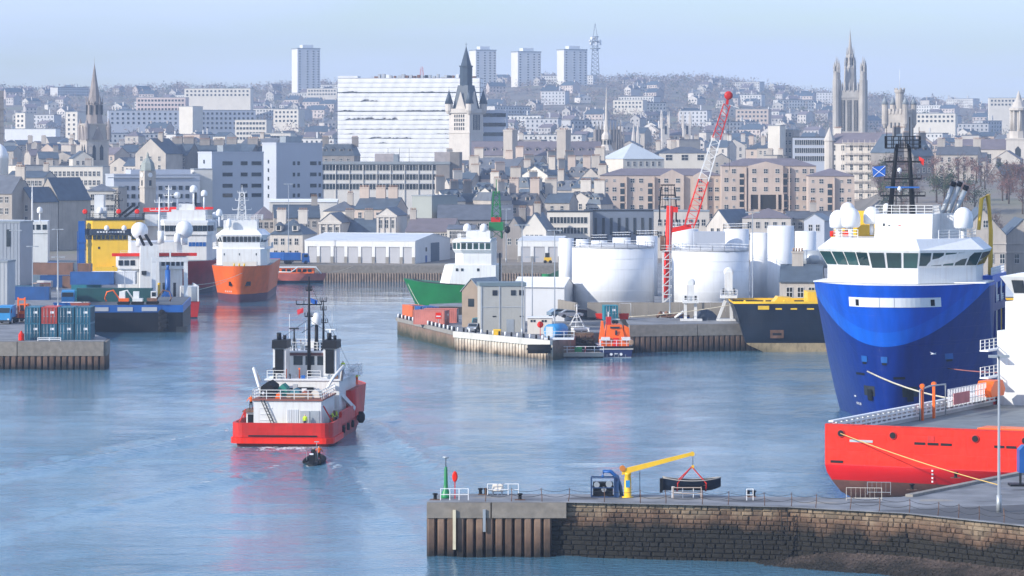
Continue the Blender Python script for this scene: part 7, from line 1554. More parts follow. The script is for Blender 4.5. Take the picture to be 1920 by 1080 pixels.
truck(6,590,.0,skyb,'light blue lorry at the left edge of the quay'); truck(127,655,.1,skyb,'light blue lorry before the turquoise container'); truck(548,912,1.4,bluep,'blue lorry parked by the far warehouse',4.3); truck(580,911,1.7,bluep,'second blue lorry right beside the warehouse corner',4.3)
def lamppost(px, Y, z, yt, label, arm=.9, r=.11):
    t = thing('lamp_post',label,'lamp post',(PX(px,Y),Y,z),0,'lamp posts around the harbour'); h_ = PZ(yt,Y)-z
    MB().tube([(0,0,0),(0,0,1.4),(0,0,1.42),(0,0,h_)],[r*1.8,r*1.8,r*1.1,r*.7],8).build('pole', galv, t); MB().box(-arm,arm,-.12,.12,h_-.05,h_+.08).build('lamp_arm', galv, t)
    for s_ in (-1,1): MB().box(s_*arm-.35,s_*arm+.35,-.2,.2,h_-.12,h_+.1).build('lamp_head', galv, t)
for px,Y,z,yt,lb in ((29,700,LZ,432,'lamp post against the grey shed at the left edge'),(61,690,LZ,462,'lamp post left of the container stack before the ferry'),(109,640,LZ,482,'lamp post in front of the blue containers'),(108,720,LZ,430,'tall thin lamp post left of the yellow ship'),(234,668,5.2,505,'thin lamp post on the barge quay'),(979,576,MZ,422,'lamp post in front of the two-storey grey quay building'),(1040,590,MZ,432,'lamp post between the kiosk and the left white tank'),(998,606,MZ,482,'short lamp post behind the two-storey grey quay building'),(1256,606,NZ,372,'tall lamp post between the two big white tanks'),(1411,607,NZ,398,'lamp post right of the second big white tank'),(949,920,4.3,392,'white lamp post right of the green mast'),(541,912,4.3,345,'lamp post behind the stone corner house')): lamppost(px,Y,z,yt,lb)
dr_ = thing('red_drum','red drum beside the teal container stack','drum',(PX(40,540),540,LZ)); MB().lathe((0,0,0),[(.45,0),(.47,.1),(.45,.4),(.47,.5),(.45,.9),(.47,1.0),(.44,1.05)],14).build('barrel', signal, dr_); MB().lathe((0,0,1.05),[(.4,0),(.3,.12),(.1,.45),(.12,.5)],12).build('lid', signal, dr_)
gr_ = thing('guard_rail','low white guard rail before the teal containers','railing',(PX(92,538.6),538.8,LZ)); MB().rail([(-1.8,0,0),(1.8,0,0)],.55,1,.06,1.8).build('rail', white2, gr_); MB().box(-1.7,1.7,-.05,.05,.2,.34).build('plank', white2, gr_)
for px,Y,m,lb in ((150,640,mat('rust_red',(.38,.09,.06),.7),'rust-red open skip above the teal stack'),(118,641,bluep,'blue open skip above the teal stack'),(134,644,white2,'white skip between the blue and the rust-red ones')):
    t = thing('skip',lb,'skip',(PX(px,Y),Y,LZ+ (0 if m is not white2 else 0))); MB().add([(-1.3,0,0),(1.3,0,0),(1.3,2,0),(-1.3,2,0),(-1.8,-.2,1.4),(1.8,-.2,1.4),(1.8,2.2,1.4),(-1.8,2.2,1.4)],[(0,1,5,4),(1,2,6,5),(2,3,7,6),(3,0,4,7),(3,2,1,0)]).build('body', m, t); MB().rail([(-1.8,-.2,1.4),(1.8,-.2,1.4)],.08,1,.08,3.6).build('rim', m, t)
def digger(px, Y, z, m, label, fl=1):
    t = thing('mini_digger',label,'digger',(PX(px,Y),Y,z),R(90 if fl > 0 else -90))
    for sx in (-.75,.75): MB().extx([(-1,.0),(1,.0),(1.2,.3),(1,.55),(-1,.55),(-1.2,.3)],sx-.2,sx+.2).build('track', rubber, t)
    MB().box(-.8,.8,-1,.9,.6,1.2).build('body', m, t); MB().box(-.5,.5,-.3,.8,1.2,2.5).build('cab', white, t); MB().box(.5,.53,-.1,.7,1.5,2.3).build('cab_window', glass, t); MB().tube([(0,.9,1.1),(0,2.0,2.7),(0,3.2,2.4),(0,3.6,1.2),(0,3.3,.6)],[.16,.16,.13,.12,.2],6).build('arm', m, t)
digger(232,651,5.22,orange,'white and orange mini digger at the left on the barge'); digger(258,651,5.22,white,'white mini digger in the middle of the barge deck'); digger(286,652,5.22,rust,'rusty orange mini digger at the right on the barge',-1)
for i in range(10):
    px = 12+rr.uniform(0,80); t = thing('cargo_bundle','strapped %s cargo bundle among the left sheds' % ('pale','tall','low','broad','stacked','small','wrapped','boxed','loose','squat')[i],'cargo',(PX(px,735),730+rr.uniform(0,20),LZ),rr.uniform(0,3),'cargo bundles among the left sheds'); MB().box(-1.3,1.3,-.8,.8,.15,rr.uniform(1,2.2)).build('load', rr.choice((cream,clay,greyp,pinkc)), t); MB().box(-1.4,1.4,-.6,-.3,0,.15).build('pallet', rust, t)

# ------------------------------------------------------------------ middle quay
def quay_building():
    Y = 590; t = thing('quay_building','two-storey grey cladded building with dark fascia on the middle quay','building',(PX(943,Y),Y,MZ),R(5)); a = 3.9; h_ = PZ(530,Y)-MZ
    MB().box(-a,a,0,6.5,0,h_-.6).build('wall', mat('beige_cladding',(.42,.41,.37),.7,0,.06,.4,dirt=.2,dcol=(.25,.23,.2)), t); MB().box(-a-.15,a+.15,-.15,6.65,h_-.6,h_).build('roof', mat('grey_green_fascia',(.15,.20,.22),.6,0,.1), t)
    for u in (-a+.15,-.6,a-.2): MB().box(u-.1,u+.1,-.1,.02,0,h_-.6).build('corner_trim', greyp, t)
    MB().box(-a,a,-.06,.02,h_*.5,h_*.5+.12).build('string_course', greyp, t)
    for u in (-1.4,1.8,3.2): MB().box(u-.42,u+.42,-.08,.02,h_-2.2,h_-1.3).build('window', glass, t)
    MB().box(.6,1.9,-.06,.02,0,2.2).build('door', galv, t)
    for u in (-1.5,3.2): MB().box(u-.3,u+.3,-.06,.02,2.6,2.8).build('vent', dark, t)
    b = bld('brown_shed','brown-fronted shed with a slate roof beside the two-storey quay building','shed',866,901,524,606,9,-28,545,'front',mat('brown_board',(.30,.23,.17),.8,0,.15,.5),lead,0,0,zb=MZ); MB().box(-.6,.6,-.06,.02,PZ(575,606),PZ(560,606)).build('window', glass, b)
    tt = thing('marquee_tent','white tent peak with a black A-frame behind the quay building','tent',(PX(925,612),612,MZ)); MB().add([(-2,0,4.5),(2,0,4.5),(2,4,4.5),(-2,4,4.5),(-.8,2,7.6)],[(0,1,4),(1,2,4),(2,3,4),(3,0,4)]).box(-1.9,1.9,.1,3.9,0,4.5).build('canopy', white2, tt); MB().bar((1.2,0,4.5),(2.0,0,8.0),.2).bar((3.0,0,4.5),(2.0,0,8.0),.2).build('black_frame', black, tt)
    bld('pale_quay_shed','long pale shed with a sloping roof behind the quay building','shed',962,1058,524,628,9,-12,538,'gable',pale,white2,0,0,zb=MZ)
    k = thing('kiosk','small white kiosk with four little windows on the middle quay','kiosk',(PX(1012,584),584,MZ),R(-3)); MB().box(-2.1,2.1,0,2.6,0,2.7).build('wall', cream, k); MB().box(-2.3,2.3,-.2,2.8,2.7,2.9).build('roof', white2, k)
    for u in (-1.4,-.9,.5,1.0): MB().box(u-.18,u+.18,-.05,.02,2.0,2.4).build('window', glass, k)
    lb = thing('lifebuoy_post','red lifebuoy on a post in front of the kiosk','lifebuoy',(PX(1013,578),578,MZ)); MB().bar((0,0,0),(0,0,2.0),.1).build('post', redp, lb); o = MB().lathe((0,0,0),[(.25,-.1),(.5,-.1),(.55,0),(.5,.1),(.25,.1)],14).build('lifebuoy', signal, lb, (0,-.12,1.9)); o.rotation_euler = (R(90),0,0)
    bt = thing('blue_tank','blue cylindrical tank with a grey end door at the quay corner','tank',(PX(1038,570),570,MZ),R(-35)); MB().cyl((0,-1.2,1.25),(0,2.6,1.25),1.2,1.2,18).build('drum', skyb, bt); MB().box(-.7,.7,-1.26,-1.2,.3,2.0).build('end_door', galv, bt)
    for y in (-.7,1.8): MB().box(-1,1,y-.15,y+.15,0,.35).build('saddle', dark, bt)
quay_building()
def car(x, y, z, rz, m, label, van=False):
    t = thing('parked_car',label,'car',(x,y,z),rz,'cars parked on the middle quay'); h_ = 1.45 if not van else 1.9
    MB().extx([(-2.1,.3),(2.1,.3),(2.15,.7),(1.9,.85),(1.0,.95),(.5,h_-.08),(-.9,h_),(-1.8,.98),(-2.1,.9)],-.85,.85).build('body', m, t)
    for s_ in (-1,1):
        MB().add([(s_*.86,.85,.98),(s_*.86,.45,h_-.18),(s_*.86,-.85,h_-.12),(s_*.86,-1.5,1.0)],[(0,1,2,3) if s_ < 0 else (3,2,1,0)]).build('side_window', glass, t)
        for y_ in (-1.3,1.3): MB().cyl((s_*.7,y_,.33),(s_*.88,y_,.33),.33,.33,14).build('wheel', rubber, t)
        MB().box(s_*.6-.18,s_*.6+.18,2.08,2.16,.6,.75).build('headlight', white2, t)
    MB().add([(-.75,1.0,.97),(.75,1.0,.97),(.7,.55,h_-.12),(-.7,.55,h_-.12)],[(0,1,2,3)]).build('windscreen', glass, t)
silver = mat('silver_car_paint',(.42,.45,.48),.25,.6,.05)
car(PX(1070,609),609,NZ,R(-82),silver,'silver car parked beside the blue tank'); car(PX(1048,613),613,NZ,R(-60),mat('pale_blue_car_paint',(.30,.42,.52),.25,.4,.05),'pale blue car parked behind the silver one'); car(PX(888,592),592,MZ,R(170),silver,'grey car parked by the brown shed on the middle quay'); car(PX(1092,612),612,NZ,R(-85),mat('dark_car_paint',(.03,.05,.06),.25,.3,.05),'dark car parked right of the silver one'); car(PX(896,600),602,MZ,R(160),mat('teal_car_paint',(.05,.25,.28),.3,.2,.05),'teal van parked against the grey quay building',True)
bw = thing('bund_wall','stained concrete bund wall in front of the white tanks','wall',(0,0,0)); pth2 = [(PX(1048,620),622),(PX(1075,610),611),(PX(1420,607),609)]
for i in range(1):
    L_ = plen(pth2); n = 16
    for k in range(n):
        p, d = along(pth2, L_*k/n); MB().box(.01,L_/n-.01,-.2,.2,NZ-.02,PZ(568,608)+rr.uniform(-.03,.03)).build('wall_panel', mat('bund_concrete',(.24,.215,.18),.85,0,.25,.3,dirt=.6,dcol=(.09,.08,.06)), bw, (p.x,p.y,0), math.atan2(d.y,d.x))
bl = [(PX(1055,600),601),(PX(1070,596),598)]
def tank(px, yt, r_px, Y, label, m=white2, rail_=True, z=NZ, n=40, cone_=.03):
    t = thing('storage_tank',label,'tank',(PX(px,Y),Y+r_px*Y/F,z)); r = r_px*Y/F; h_ = PZ(yt,Y)-z
    MB().lathe((0,0,0),[(r,0),(r,h_)],n).build('shell', m, t)
    if r > 3:
        for k in range(1,6): MB().lathe((0,0,h_*k/6),[(r-.05,-.03),(r+.02,-.025),(r+.02,.025),(r-.05,.03)],n,0,False).build('weld_seam', m, t); MB().lathe((0,0,0),[(r+.06,h_),(r+.06,h_+.12),(r*.5,h_+.12+r*cone_*2),(.1,h_+.12+r*cone_*3)],n).build('roof', m, t)
    if rail_: MB().rail([(r*math.cos(a_*math.tau/20),r*math.sin(a_*math.tau/20),h_+.12) for a_ in range(20)],1.0,2,.035,3,closed=True).build('railing', white2, t)
    return t
tank(1152,466,78,630,'big white storage tank left of the crane tower'); tank(1336,472,73,630,'big white storage tank right of the crane tower')
for px,yt,r_,Y,lb in ((1062,447,14,660,'tall pale tank at the left end of the tank farm'),(1092,449,12,690,'small white tank behind the left big tank, first in the row'),(1124,451,15,700,'small white tank behind the left big tank, second in the row'),(1166,446,17,705,'small white tank behind the left big tank, third in the row'),(1214,443,20,700,'white tank behind the left big tank, nearest the crane'),(1286,430,25,705,'tall white tank right of the crane column'),(1382,430,24,705,'tall white tank behind the right big tank'),(1425,437,17,645,'tall white silo, leftmost of three right of the tanks'),(1466,424,25,640,'tallest and widest white silo right of the tanks'),(1512,434,20,665,'white silo with dark fittings on top, rightmost of three')): tank(px,yt,r_,Y,lb,rail_=(Y > 690))
t = tank(1530,470,25,612,'grey tank standing on the small stone quay house',galv,False,z=PZ(503,612)); 
bld('stone_quay_house','small stone quay house with a slate roof beside the silos','house',1462,1540,500,606,9,-8,528,'gable',granite,slateb,1,3,chim=(-.1,),zb=NZ,cw=2)
MB().box(-3.2,3.2,-1.4,1.4,0,1).build('tank_block', greyb, tag(put('blue_grey_tank',None,None,(PX(1330,702),702,NZ)),'blue-grey box tank between the two tall white tanks','tank'), (0,0,0)).scale = (1,1,PZ(434,702)-NZ)
def crane():
    Y = 668; t = thing('harbour_crane','red and white lattice-jib crane on a lattice base between the tanks','crane',(PX(1252,Y),Y,NZ)); k = Y/F; zt = lambda y: PZ(y,Y)-NZ; xx = lambda px: (px-1252)*k
    b = MB(); w_ = .95
    for sx in (-1,1):
        for sy in (-1,1): b.bar((sx*w_,sy*w_,0),(sx*w_,sy*w_,zt(470)),.22)
    n = 6
    for i in range(n):
        z0, z1 = zt(470)*i/n, zt(470)*(i+1)/n
        for sy in (-1,1): b.bar((-w_,sy*w_,z0),(w_,sy*w_,z1),.14).bar((-w_,sy*w_,z1),(w_,sy*w_,z1),.16)
        for sx in (-1,1): b.bar((sx*w_,-w_,z0),(sx*w_,w_,z1),.14)
    b.build('base_tower', white, t); MB().rail([(-1.4,-1.4,zt(470)),(1.4,-1.4,zt(470)),(1.4,1.4,zt(470)),(-1.4,1.4,zt(470))],1.1,2,.05,1.4,closed=True).box(-1.4,1.4,-1.4,1.4,zt(470)-.1,zt(470)).build('platform', white, t)
    MB().tube([(xx(1247),0,1),(xx(1252),0,zt(470)),(xx(1257),0,zt(386))],[.5,.62,.72],8).box(xx(1252),xx(1271),-.5,.5,zt(398),zt(388)).build('column', signal, t)
    f = MB()
    for sx in (1237,1268): f.tube([(xx(sx),.3,zt(416)),(xx(sx)*1.0,.3,zt(386)),(xx(1240 if sx < 1250 else 1265),.3,zt(350))],.16,6)
    for y in (347,366,388): f.bar((xx(1239),.3,zt(y)),(xx(1266),.3,zt(y)),.26)
    for i in range(5): f.bar((xx(1242+i*5.5),.3,zt(388)),(xx(1242+i*5.5),.3,zt(348)),.08)
    for y in (356,374): f.bar((xx(1239),.3,zt(y)),(xx(1267),.3,zt(y)),.08)
    f.build('a_frame', black, t); MB().box(xx(1238),xx(1246),-.6,.6,zt(470),zt(442)).build('machinery', rust, t)
    MB().bar((xx(1258),0,zt(432)),(xx(1296),0,zt(424)),.8,.9).build('jib_foot', signal, t)
    P0, P1 = Vector((xx(1292),0,zt(425))), Vector((xx(1363),0,zt(196))); ax = (P1-P0).normalized(); sd_ = Vector((ax.z,0,-ax.x)); N = 16
    for seg,(u0,u1,m,nm) in enumerate(((0,.38,signal,'lower_jib'),(.38,.72,white,'middle_jib'),(.72,1,redp,'upper_jib'))):
        j = MB()
        def pt(u, s_, y_): wd_ = lerp(1.15,.62,u) if u > .08 else lerp(.9,1.15,u/.08); return P0.lerp(P1,u)+sd_*s_*wd_+Vector((0,y_*.7,0))
        for s_ in (-1,1):
            for y_ in (-1,1): j.bar(pt(u0,s_,y_),pt(u1,s_,y_),.15)
        nn = int(N*(u1-u0))+1
        for i in range(nn):
            ua, ub = lerp(u0,u1,i/nn), lerp(u0,u1,(i+1)/nn); um = (ua+ub)/2
            for y_ in (-1,1): j.bar(pt(ua,-1,y_),pt(um,1,y_),.075).bar(pt(um,1,y_),pt(ub,-1,y_),.075)
            for s_ in (-1,1): j.bar(pt(ua,s_,-1),pt(ub,s_,1),.09)
        j.build(nm, m, t)
    MB().lathe((0,0,0),[(.2,-.5),(.8,-.5),(.85,0),(.8,.5),(.2,.5)],16).build('jib_sheave', redp, t, (xx(1366),0,zt(179))).rotation_euler = (R(90),0,0); MB().bar(P1,(xx(1365),0,zt(182)),.5).build('jib_head', redp, t)
    MB().bar((xx(1366),0,zt(196)),(xx(1386),0,zt(203)),.12).build('jib_arm', white, t); MB().cyl((xx(1364),.0,zt(180)),(xx(1368),0,zt(320)),.03,.03,4).build('hoist_rope', dark, t)
crane()
for px0,px1,yt,lb,k in ((1281,1308,522,'white twin-legged mooring tower before the right tank',0),(1352,1380,500,'taller white braced mooring tower beside the navy ship',1)):
    Y = 598; W_ = (px1-px0)*Y/F; t = thing('mooring_tower',lb,'tower',(PX((px0+px1)/2,Y),Y,NZ)); h_ = PZ(yt,Y)-NZ; a = W_/2
    for s_ in (-1,1): MB().bar((s_*a*(.7 if k == 0 else (1.5 if s_ < 0 else .4)),0,0),(s_*a*(.7 if k == 0 else .3),0,h_*.42),.5).build('leg', white, t)
    MB().box(-a*1.1,a*1.1,-1,1,h_*.42,h_*.47).build('platform', white, t); MB().rail([(-a*1.1,-1,h_*.47),(a*1.1,-1,h_*.47)],1.0,2,.05,.8).build('railing', white2, t); MB().box(-a*.5,a*.5,-.7,.7,h_*.47,h_*(.9 if k else .85)).build('housing', white, t)
    o = MB().lathe((0,0,0),[(a*.35,-.5),(a*.62,-.5),(a*.66,0),(a*.62,.5),(a*.35,.5)],16).build('sheave', white2, t, (0,-.1,h_*.9)); o.rotation_euler = (R(90),0,0)
    for s_ in (-1,1): MB().box(s_*a*.7-.18,s_*a*.7+.18,-.9,-.6,h_*.5,h_*.6).build('control_box', dark, t)
    MB().box(-a*1.4,a*1.6,-1.2,1.2,0,.35).build('base_plate', white, t)
for px,lb in ((1126,'small red skip left of the bright blue container'),(1170,'small red skip with a white frame right of the bright blue container')):
    t = thing('red_skip',lb,'skip',(PX(px,603),603,NZ)); MB().add([(-.7,0,0),(.7,0,0),(.7,1.2,0),(-.7,1.2,0),(-.9,-.1,1.0),(.9,-.1,1.0),(.9,1.3,1.0),(-.9,1.3,1.0)],[(0,1,5,4),(1,2,6,5),(2,3,7,6),(3,0,4,7),(3,2,1,0)]).build('body', signal, t)
    if px > 1150: MB().tube([(-.7,0,1),(-.7,0,2.8),(1.2,0,2.8),(1.2,0,0)],.06,6).build('white_frame', white2, t)
mh = thing('machinery_heap','heap of pale winch machinery beside the white mooring tower','machinery',(PX(1262,600),600,NZ))
for i in range(8): MB().cyl((rr.uniform(-3,3),rr.uniform(-.6,.6),rr.uniform(.3,.9)),(rr.uniform(-3,3),rr.uniform(-.6,.6),rr.uniform(.5,1.6)),rr.uniform(.15,.35),None,8).build('machine_part', rr.choice((galv,white2,rust,bluep)), mh)
tp = thing('tarpaulin_heap','dark tarpaulin heap between the two mooring towers','tarpaulin',(PX(1322,601),601,NZ)); MB().lathe((0,0,0),[(2.4,0),(2.1,.7),(1.3,1.5),(.3,1.9)],9,0,False).build('cover', mat('dark_tarp',(.04,.055,.08),.8,0,.3,.8), tp)
line('mooring_rope','pale rope from the quay skip up to the navy ship',(PX(1180,600),600,NZ+.6),(PX(1376,594),594,7.8),.3,.06)
# pontoon, gangway, fender
pn = thing('pontoon','low floating pontoon with white railings beside the lifeboat','pontoon',(0,0,0)); MB().box(PX(1045,570),PX(1132,570),568.5,571.5,.25,.85).build('deck', mat('weathered_deck',(.36,.34,.29),.8,0,.15,.5), pn)
for px in (1050,1072,1094,1120): MB().box(PX(px,570)-.9,PX(px,570)+.9,568.7,571.3,-.4,.25).build('float', dark, pn)
MB().rail([(PX(1046,570),568.6,.85),(PX(1131,570),568.6,.85)],1.1,2,.04,1.4).build('railing', white2, pn); MB().box(PX(1077,570),PX(1091,570),568.5,568.58,1.0,1.8).build('green_panel', greenp, pn); MB().bar((PX(1096,570),568.5,.85),(PX(1098,570),568.5,1.9),.35,.05).build('red_panel', signal, pn)
for px in (1062,1068): MB().bar((PX(px,573),573,-1),(PX(px,573),573,5.2),.45).build('guide_pile', conc, pn)
gw = thing('gangway','white level gangway leading from the quay corner above the pontoon','gangway',(0,0,0)); MB().box(PX(1020,566),PX(1076,566),565,566.4,MZ+.05,MZ+.35).build('deck', white2, gw); MB().rail([(PX(1020,566),565.1,MZ+.35),(PX(1076,566),565.1,MZ+.35)],1.1,2,.04,1.6).build('railing', white2, gw)
fb_ = thing('quay_fender','large black cylindrical fender at the quay corner','fender',(C_[0]-1.6,C_[1]-1.0,1.9)); MB().cyl((-2.4,.0,0),(1.4,0,0),.75,.75,14).build('drum', rubber, fb_); MB().cyl((-2.6,0,0),(1.6,0,0),.2,.2,8).build('axle', dark, fb_)
for nm,px,Y,lb in (('dock_block',1088,578,'stone dock pier with weeds behind the pontoon'),):
    t = thing('dock_pier',lb,'pier',(PX(1075,580),579,0)); 
    for r_ in range(7):
        for i in range(6): put('stone', STONES[(r_*3+i)%6], t, (-2.6+i*1.05+(.4 if r_%2 else 0),-.05,-.3+r_*.55), 0, (1.0,1.2,.52))
    MB().box(-3.4,3.4,.0,4,-1,3.6).build('core', stonem, t)
# quay edge bollards (black and white) and barrier rails
def quay_posts(path, z, n, grp, lb):
    me = [MB().lathe((0,0,0),[(.17,0),(.17,.3),(.17,.32),(.17,.62),(.1,.72)],8,0).mesh('edge_post',white2), MB().lathe((0,0,0),[(.17,0),(.17,.62),(.1,.72)],8).mesh('edge_post',black)]
    for i in range(n):
        p, d = along(path, plen(path)*(i+.5)/n); tag(put('edge_post',me[i%2],None,(p.x-.0,p.y+.9,z)),(lb % ('white','black')[i%2])+', %s from left' % ordw(i//2+1),'post',grp)
quay_posts([A_,B_],MZ,30,'edge posts along the middle quay','short %s post on the left edge of the middle quay'); quay_posts([B_,C_],MZ,16,'edge posts along the middle quay','short %s post on the front edge of the middle quay')
sg = thing('red_sign','red and white sign board on a post by the faded red container','sign',(PX(822,606),606,MZ)); MB().bar((0,0,0),(0,0,2.2),.1).build('post', galv, sg); MB().box(-.5,.5,-.08,-.02,1.5,2.6).build('board', signal, sg); MB().box(-.38,.38,-.1,-.08,1.85,2.05).build('white_stripe', white2, sg)
yb = thing('yellow_box','yellow grit box on the middle quay before the grey building','box',(PX(932,580),580,MZ)); MB().box(-.6,.6,-.4,.4,0,.8).build('body', yellow, yb); MB().extx([(-.45,.8),(.45,.8),(.3,1.0),(-.3,1.0)],-.65,.65).build('lid', yellow, yb)
fl_ = thing('yellow_forklift','yellow forklift parked by the three-door warehouse','forklift',(PX(1027,917),917,4.3)); MB().box(-1,1,-.6,.6,.5,1.6).build('body', yellow, fl_); MB().box(-.7,.5,-.5,.5,1.6,2.8).build('cab', dark, fl_)
for sx in (-.7,.7): MB().cyl((sx,-.7,.45),(sx,-.4,.45),.45,.45,12).build('wheel', rubber, fl_)

# ------------------------------------------------------------------ near pier furniture
z = PZT
bc_ = thing('green_beacon','green conical navigation beacon with a lamp at the pier end','beacon',(PX(836,293),293,z)); MB().lathe((0,0,0),[(.42,0),(.42,.15),(.36,.5),(.22,.75),(.17,1.2),(.14,2.5),(.08,2.7)],12).build('cone', mat('beacon_green',(.01,.22,.07),.4), bc_); MB().tube([(0,0,2.7),(0,0,3.4)],.04,6).build('lamp_stem', dark, bc_); MB().lathe((0,0,3.4),[(.1,0),(.3,.06),(.28,.16),(.08,.2)],10).build('lamp', galv, bc_)
lb_ = thing('lifebuoy_stand','red lifebuoy stand beside the green beacon','lifebuoy',(PX(853,292.5),292.5,z)); MB().bar((0,0,0),(0,0,2.3),.09).build('post', redp, lb_); o = MB().lathe((0,0,0),[(.2,-.08),(.36,-.1),(.4,0),(.36,.1),(.2,.08)],14).build('lifebuoy', signal, lb_, (0,-.1,1.9)); o.rotation_euler = (R(90),0,0); o.scale = (.6,1.2,1)
for i,(p0,p1,Y,lb) in enumerate(((826,878,291.3,'white pipe railing at the tip of the pier'),(914,972,295.5,'white pipe railing behind the white crate'),(1260,1300,293,'low white railing beside the blue machine'),(1400,1412,291,'short white railing left of the trestle'))):
    t = thing('pipe_railing',lb,'railing',(PX((p0+p1)/2,Y),Y,z)); a = (p1-p0)*Y/F/2; MB().rail([(-a,0,0),(a,0,0)],1.0,2,.035,.9).build('rail', white2, t)
bx = thing('white_crate','white tapering fish crate on the pier','crate',(PX(933,296),296,z+.3),R(-6)); MB().add([(-.5,-.35,0),(.5,-.35,0),(.5,.35,0),(-.5,.35,0),(-.42,-.1,.62),(.45,-.1,.62),(.45,.35,.62),(-.42,.35,.62)],[(0,1,5,4),(1,2,6,5),(2,3,7,6),(3,0,4,7),(4,5,6,7),(3,2,1,0)]).build('body', cream, bx)
for sx in (-.38,.38): MB().box(sx-.05,sx+.05,-.3,.3,-.3,0).build('foot', galv, bx)
for px,Y,lb in ((816,291.6,'black bollard at the very tip of the pier'),(906,296,'double black bollard left of the white crate'),(975,291.5,'black bollard at the pier edge right of the white crate'),(1408,294,'black twin bollard right of the hanging boat'),(1710,300,'black bollard beside the red hull, nearer one'),(1792,311,'black bollard beside the red hull, farther one')):
    t = thing('bollard',lb,'bollard',(PX(px,Y),Y,z)); q = .22
    for sx in ((-.24,.24) if 'twin' in lb or 'double' in lb else (0,)): MB().lathe((sx,0,0),[(.2,0),(.15,.12),(.14,.4),(.24,.46),(.22,.55),(.1,.58)],10).build('post', black, t)
    MB().box(-.45,.45,-.25,.25,0,.05).build('base_plate', rust, t)
def blue_machine():
    t = thing('blue_generator','dark blue open-framed generator with a hose reel on the pier','machine',(PX(1136,294),294,z)); f = MB()
    for sx in (-1.25,.75):
        for sy in (-.6,.6): f.bar((sx,sy,0),(sx,sy,1.7),.1)
    for zz in (.06,.85,1.7):
        for sy in (-.6,.6): f.bar((-1.25,sy,zz),(.75,sy,zz),.09)
        for sx in (-1.25,.75): f.bar((sx,-.6,zz),(sx,.6,zz),.09)
    f.build('frame', mat('machine_blue',(.015,.05,.14),.5,0,.2), t); MB().box(-1.1,.6,-.4,.5,.1,1.3).build('engine', black, t)
    for x,zz,r in ((-.8,1.1,.25),(-.2,.7,.22),(.25,1.15,.28)): MB().cyl((x,-.6,zz),(x,-.35,zz),r,r,12).build('gauge', galv, t)
    MB().extx([(-.6,0),(.6,0),(.6,1.4),(.2,1.9),(-.3,1.9),(-.6,1.3)],.78,1.1).build('cowl', MATS['machine_blue'], t); MB().tube([(-.3,0,1.7),(-.2,0,2.2),(.4,0,2.2),(1.0,0,1.7),(1.25,0,.9),(1.35,0,.1)],.16,8).build('hose', bluep, t)
blue_machine()
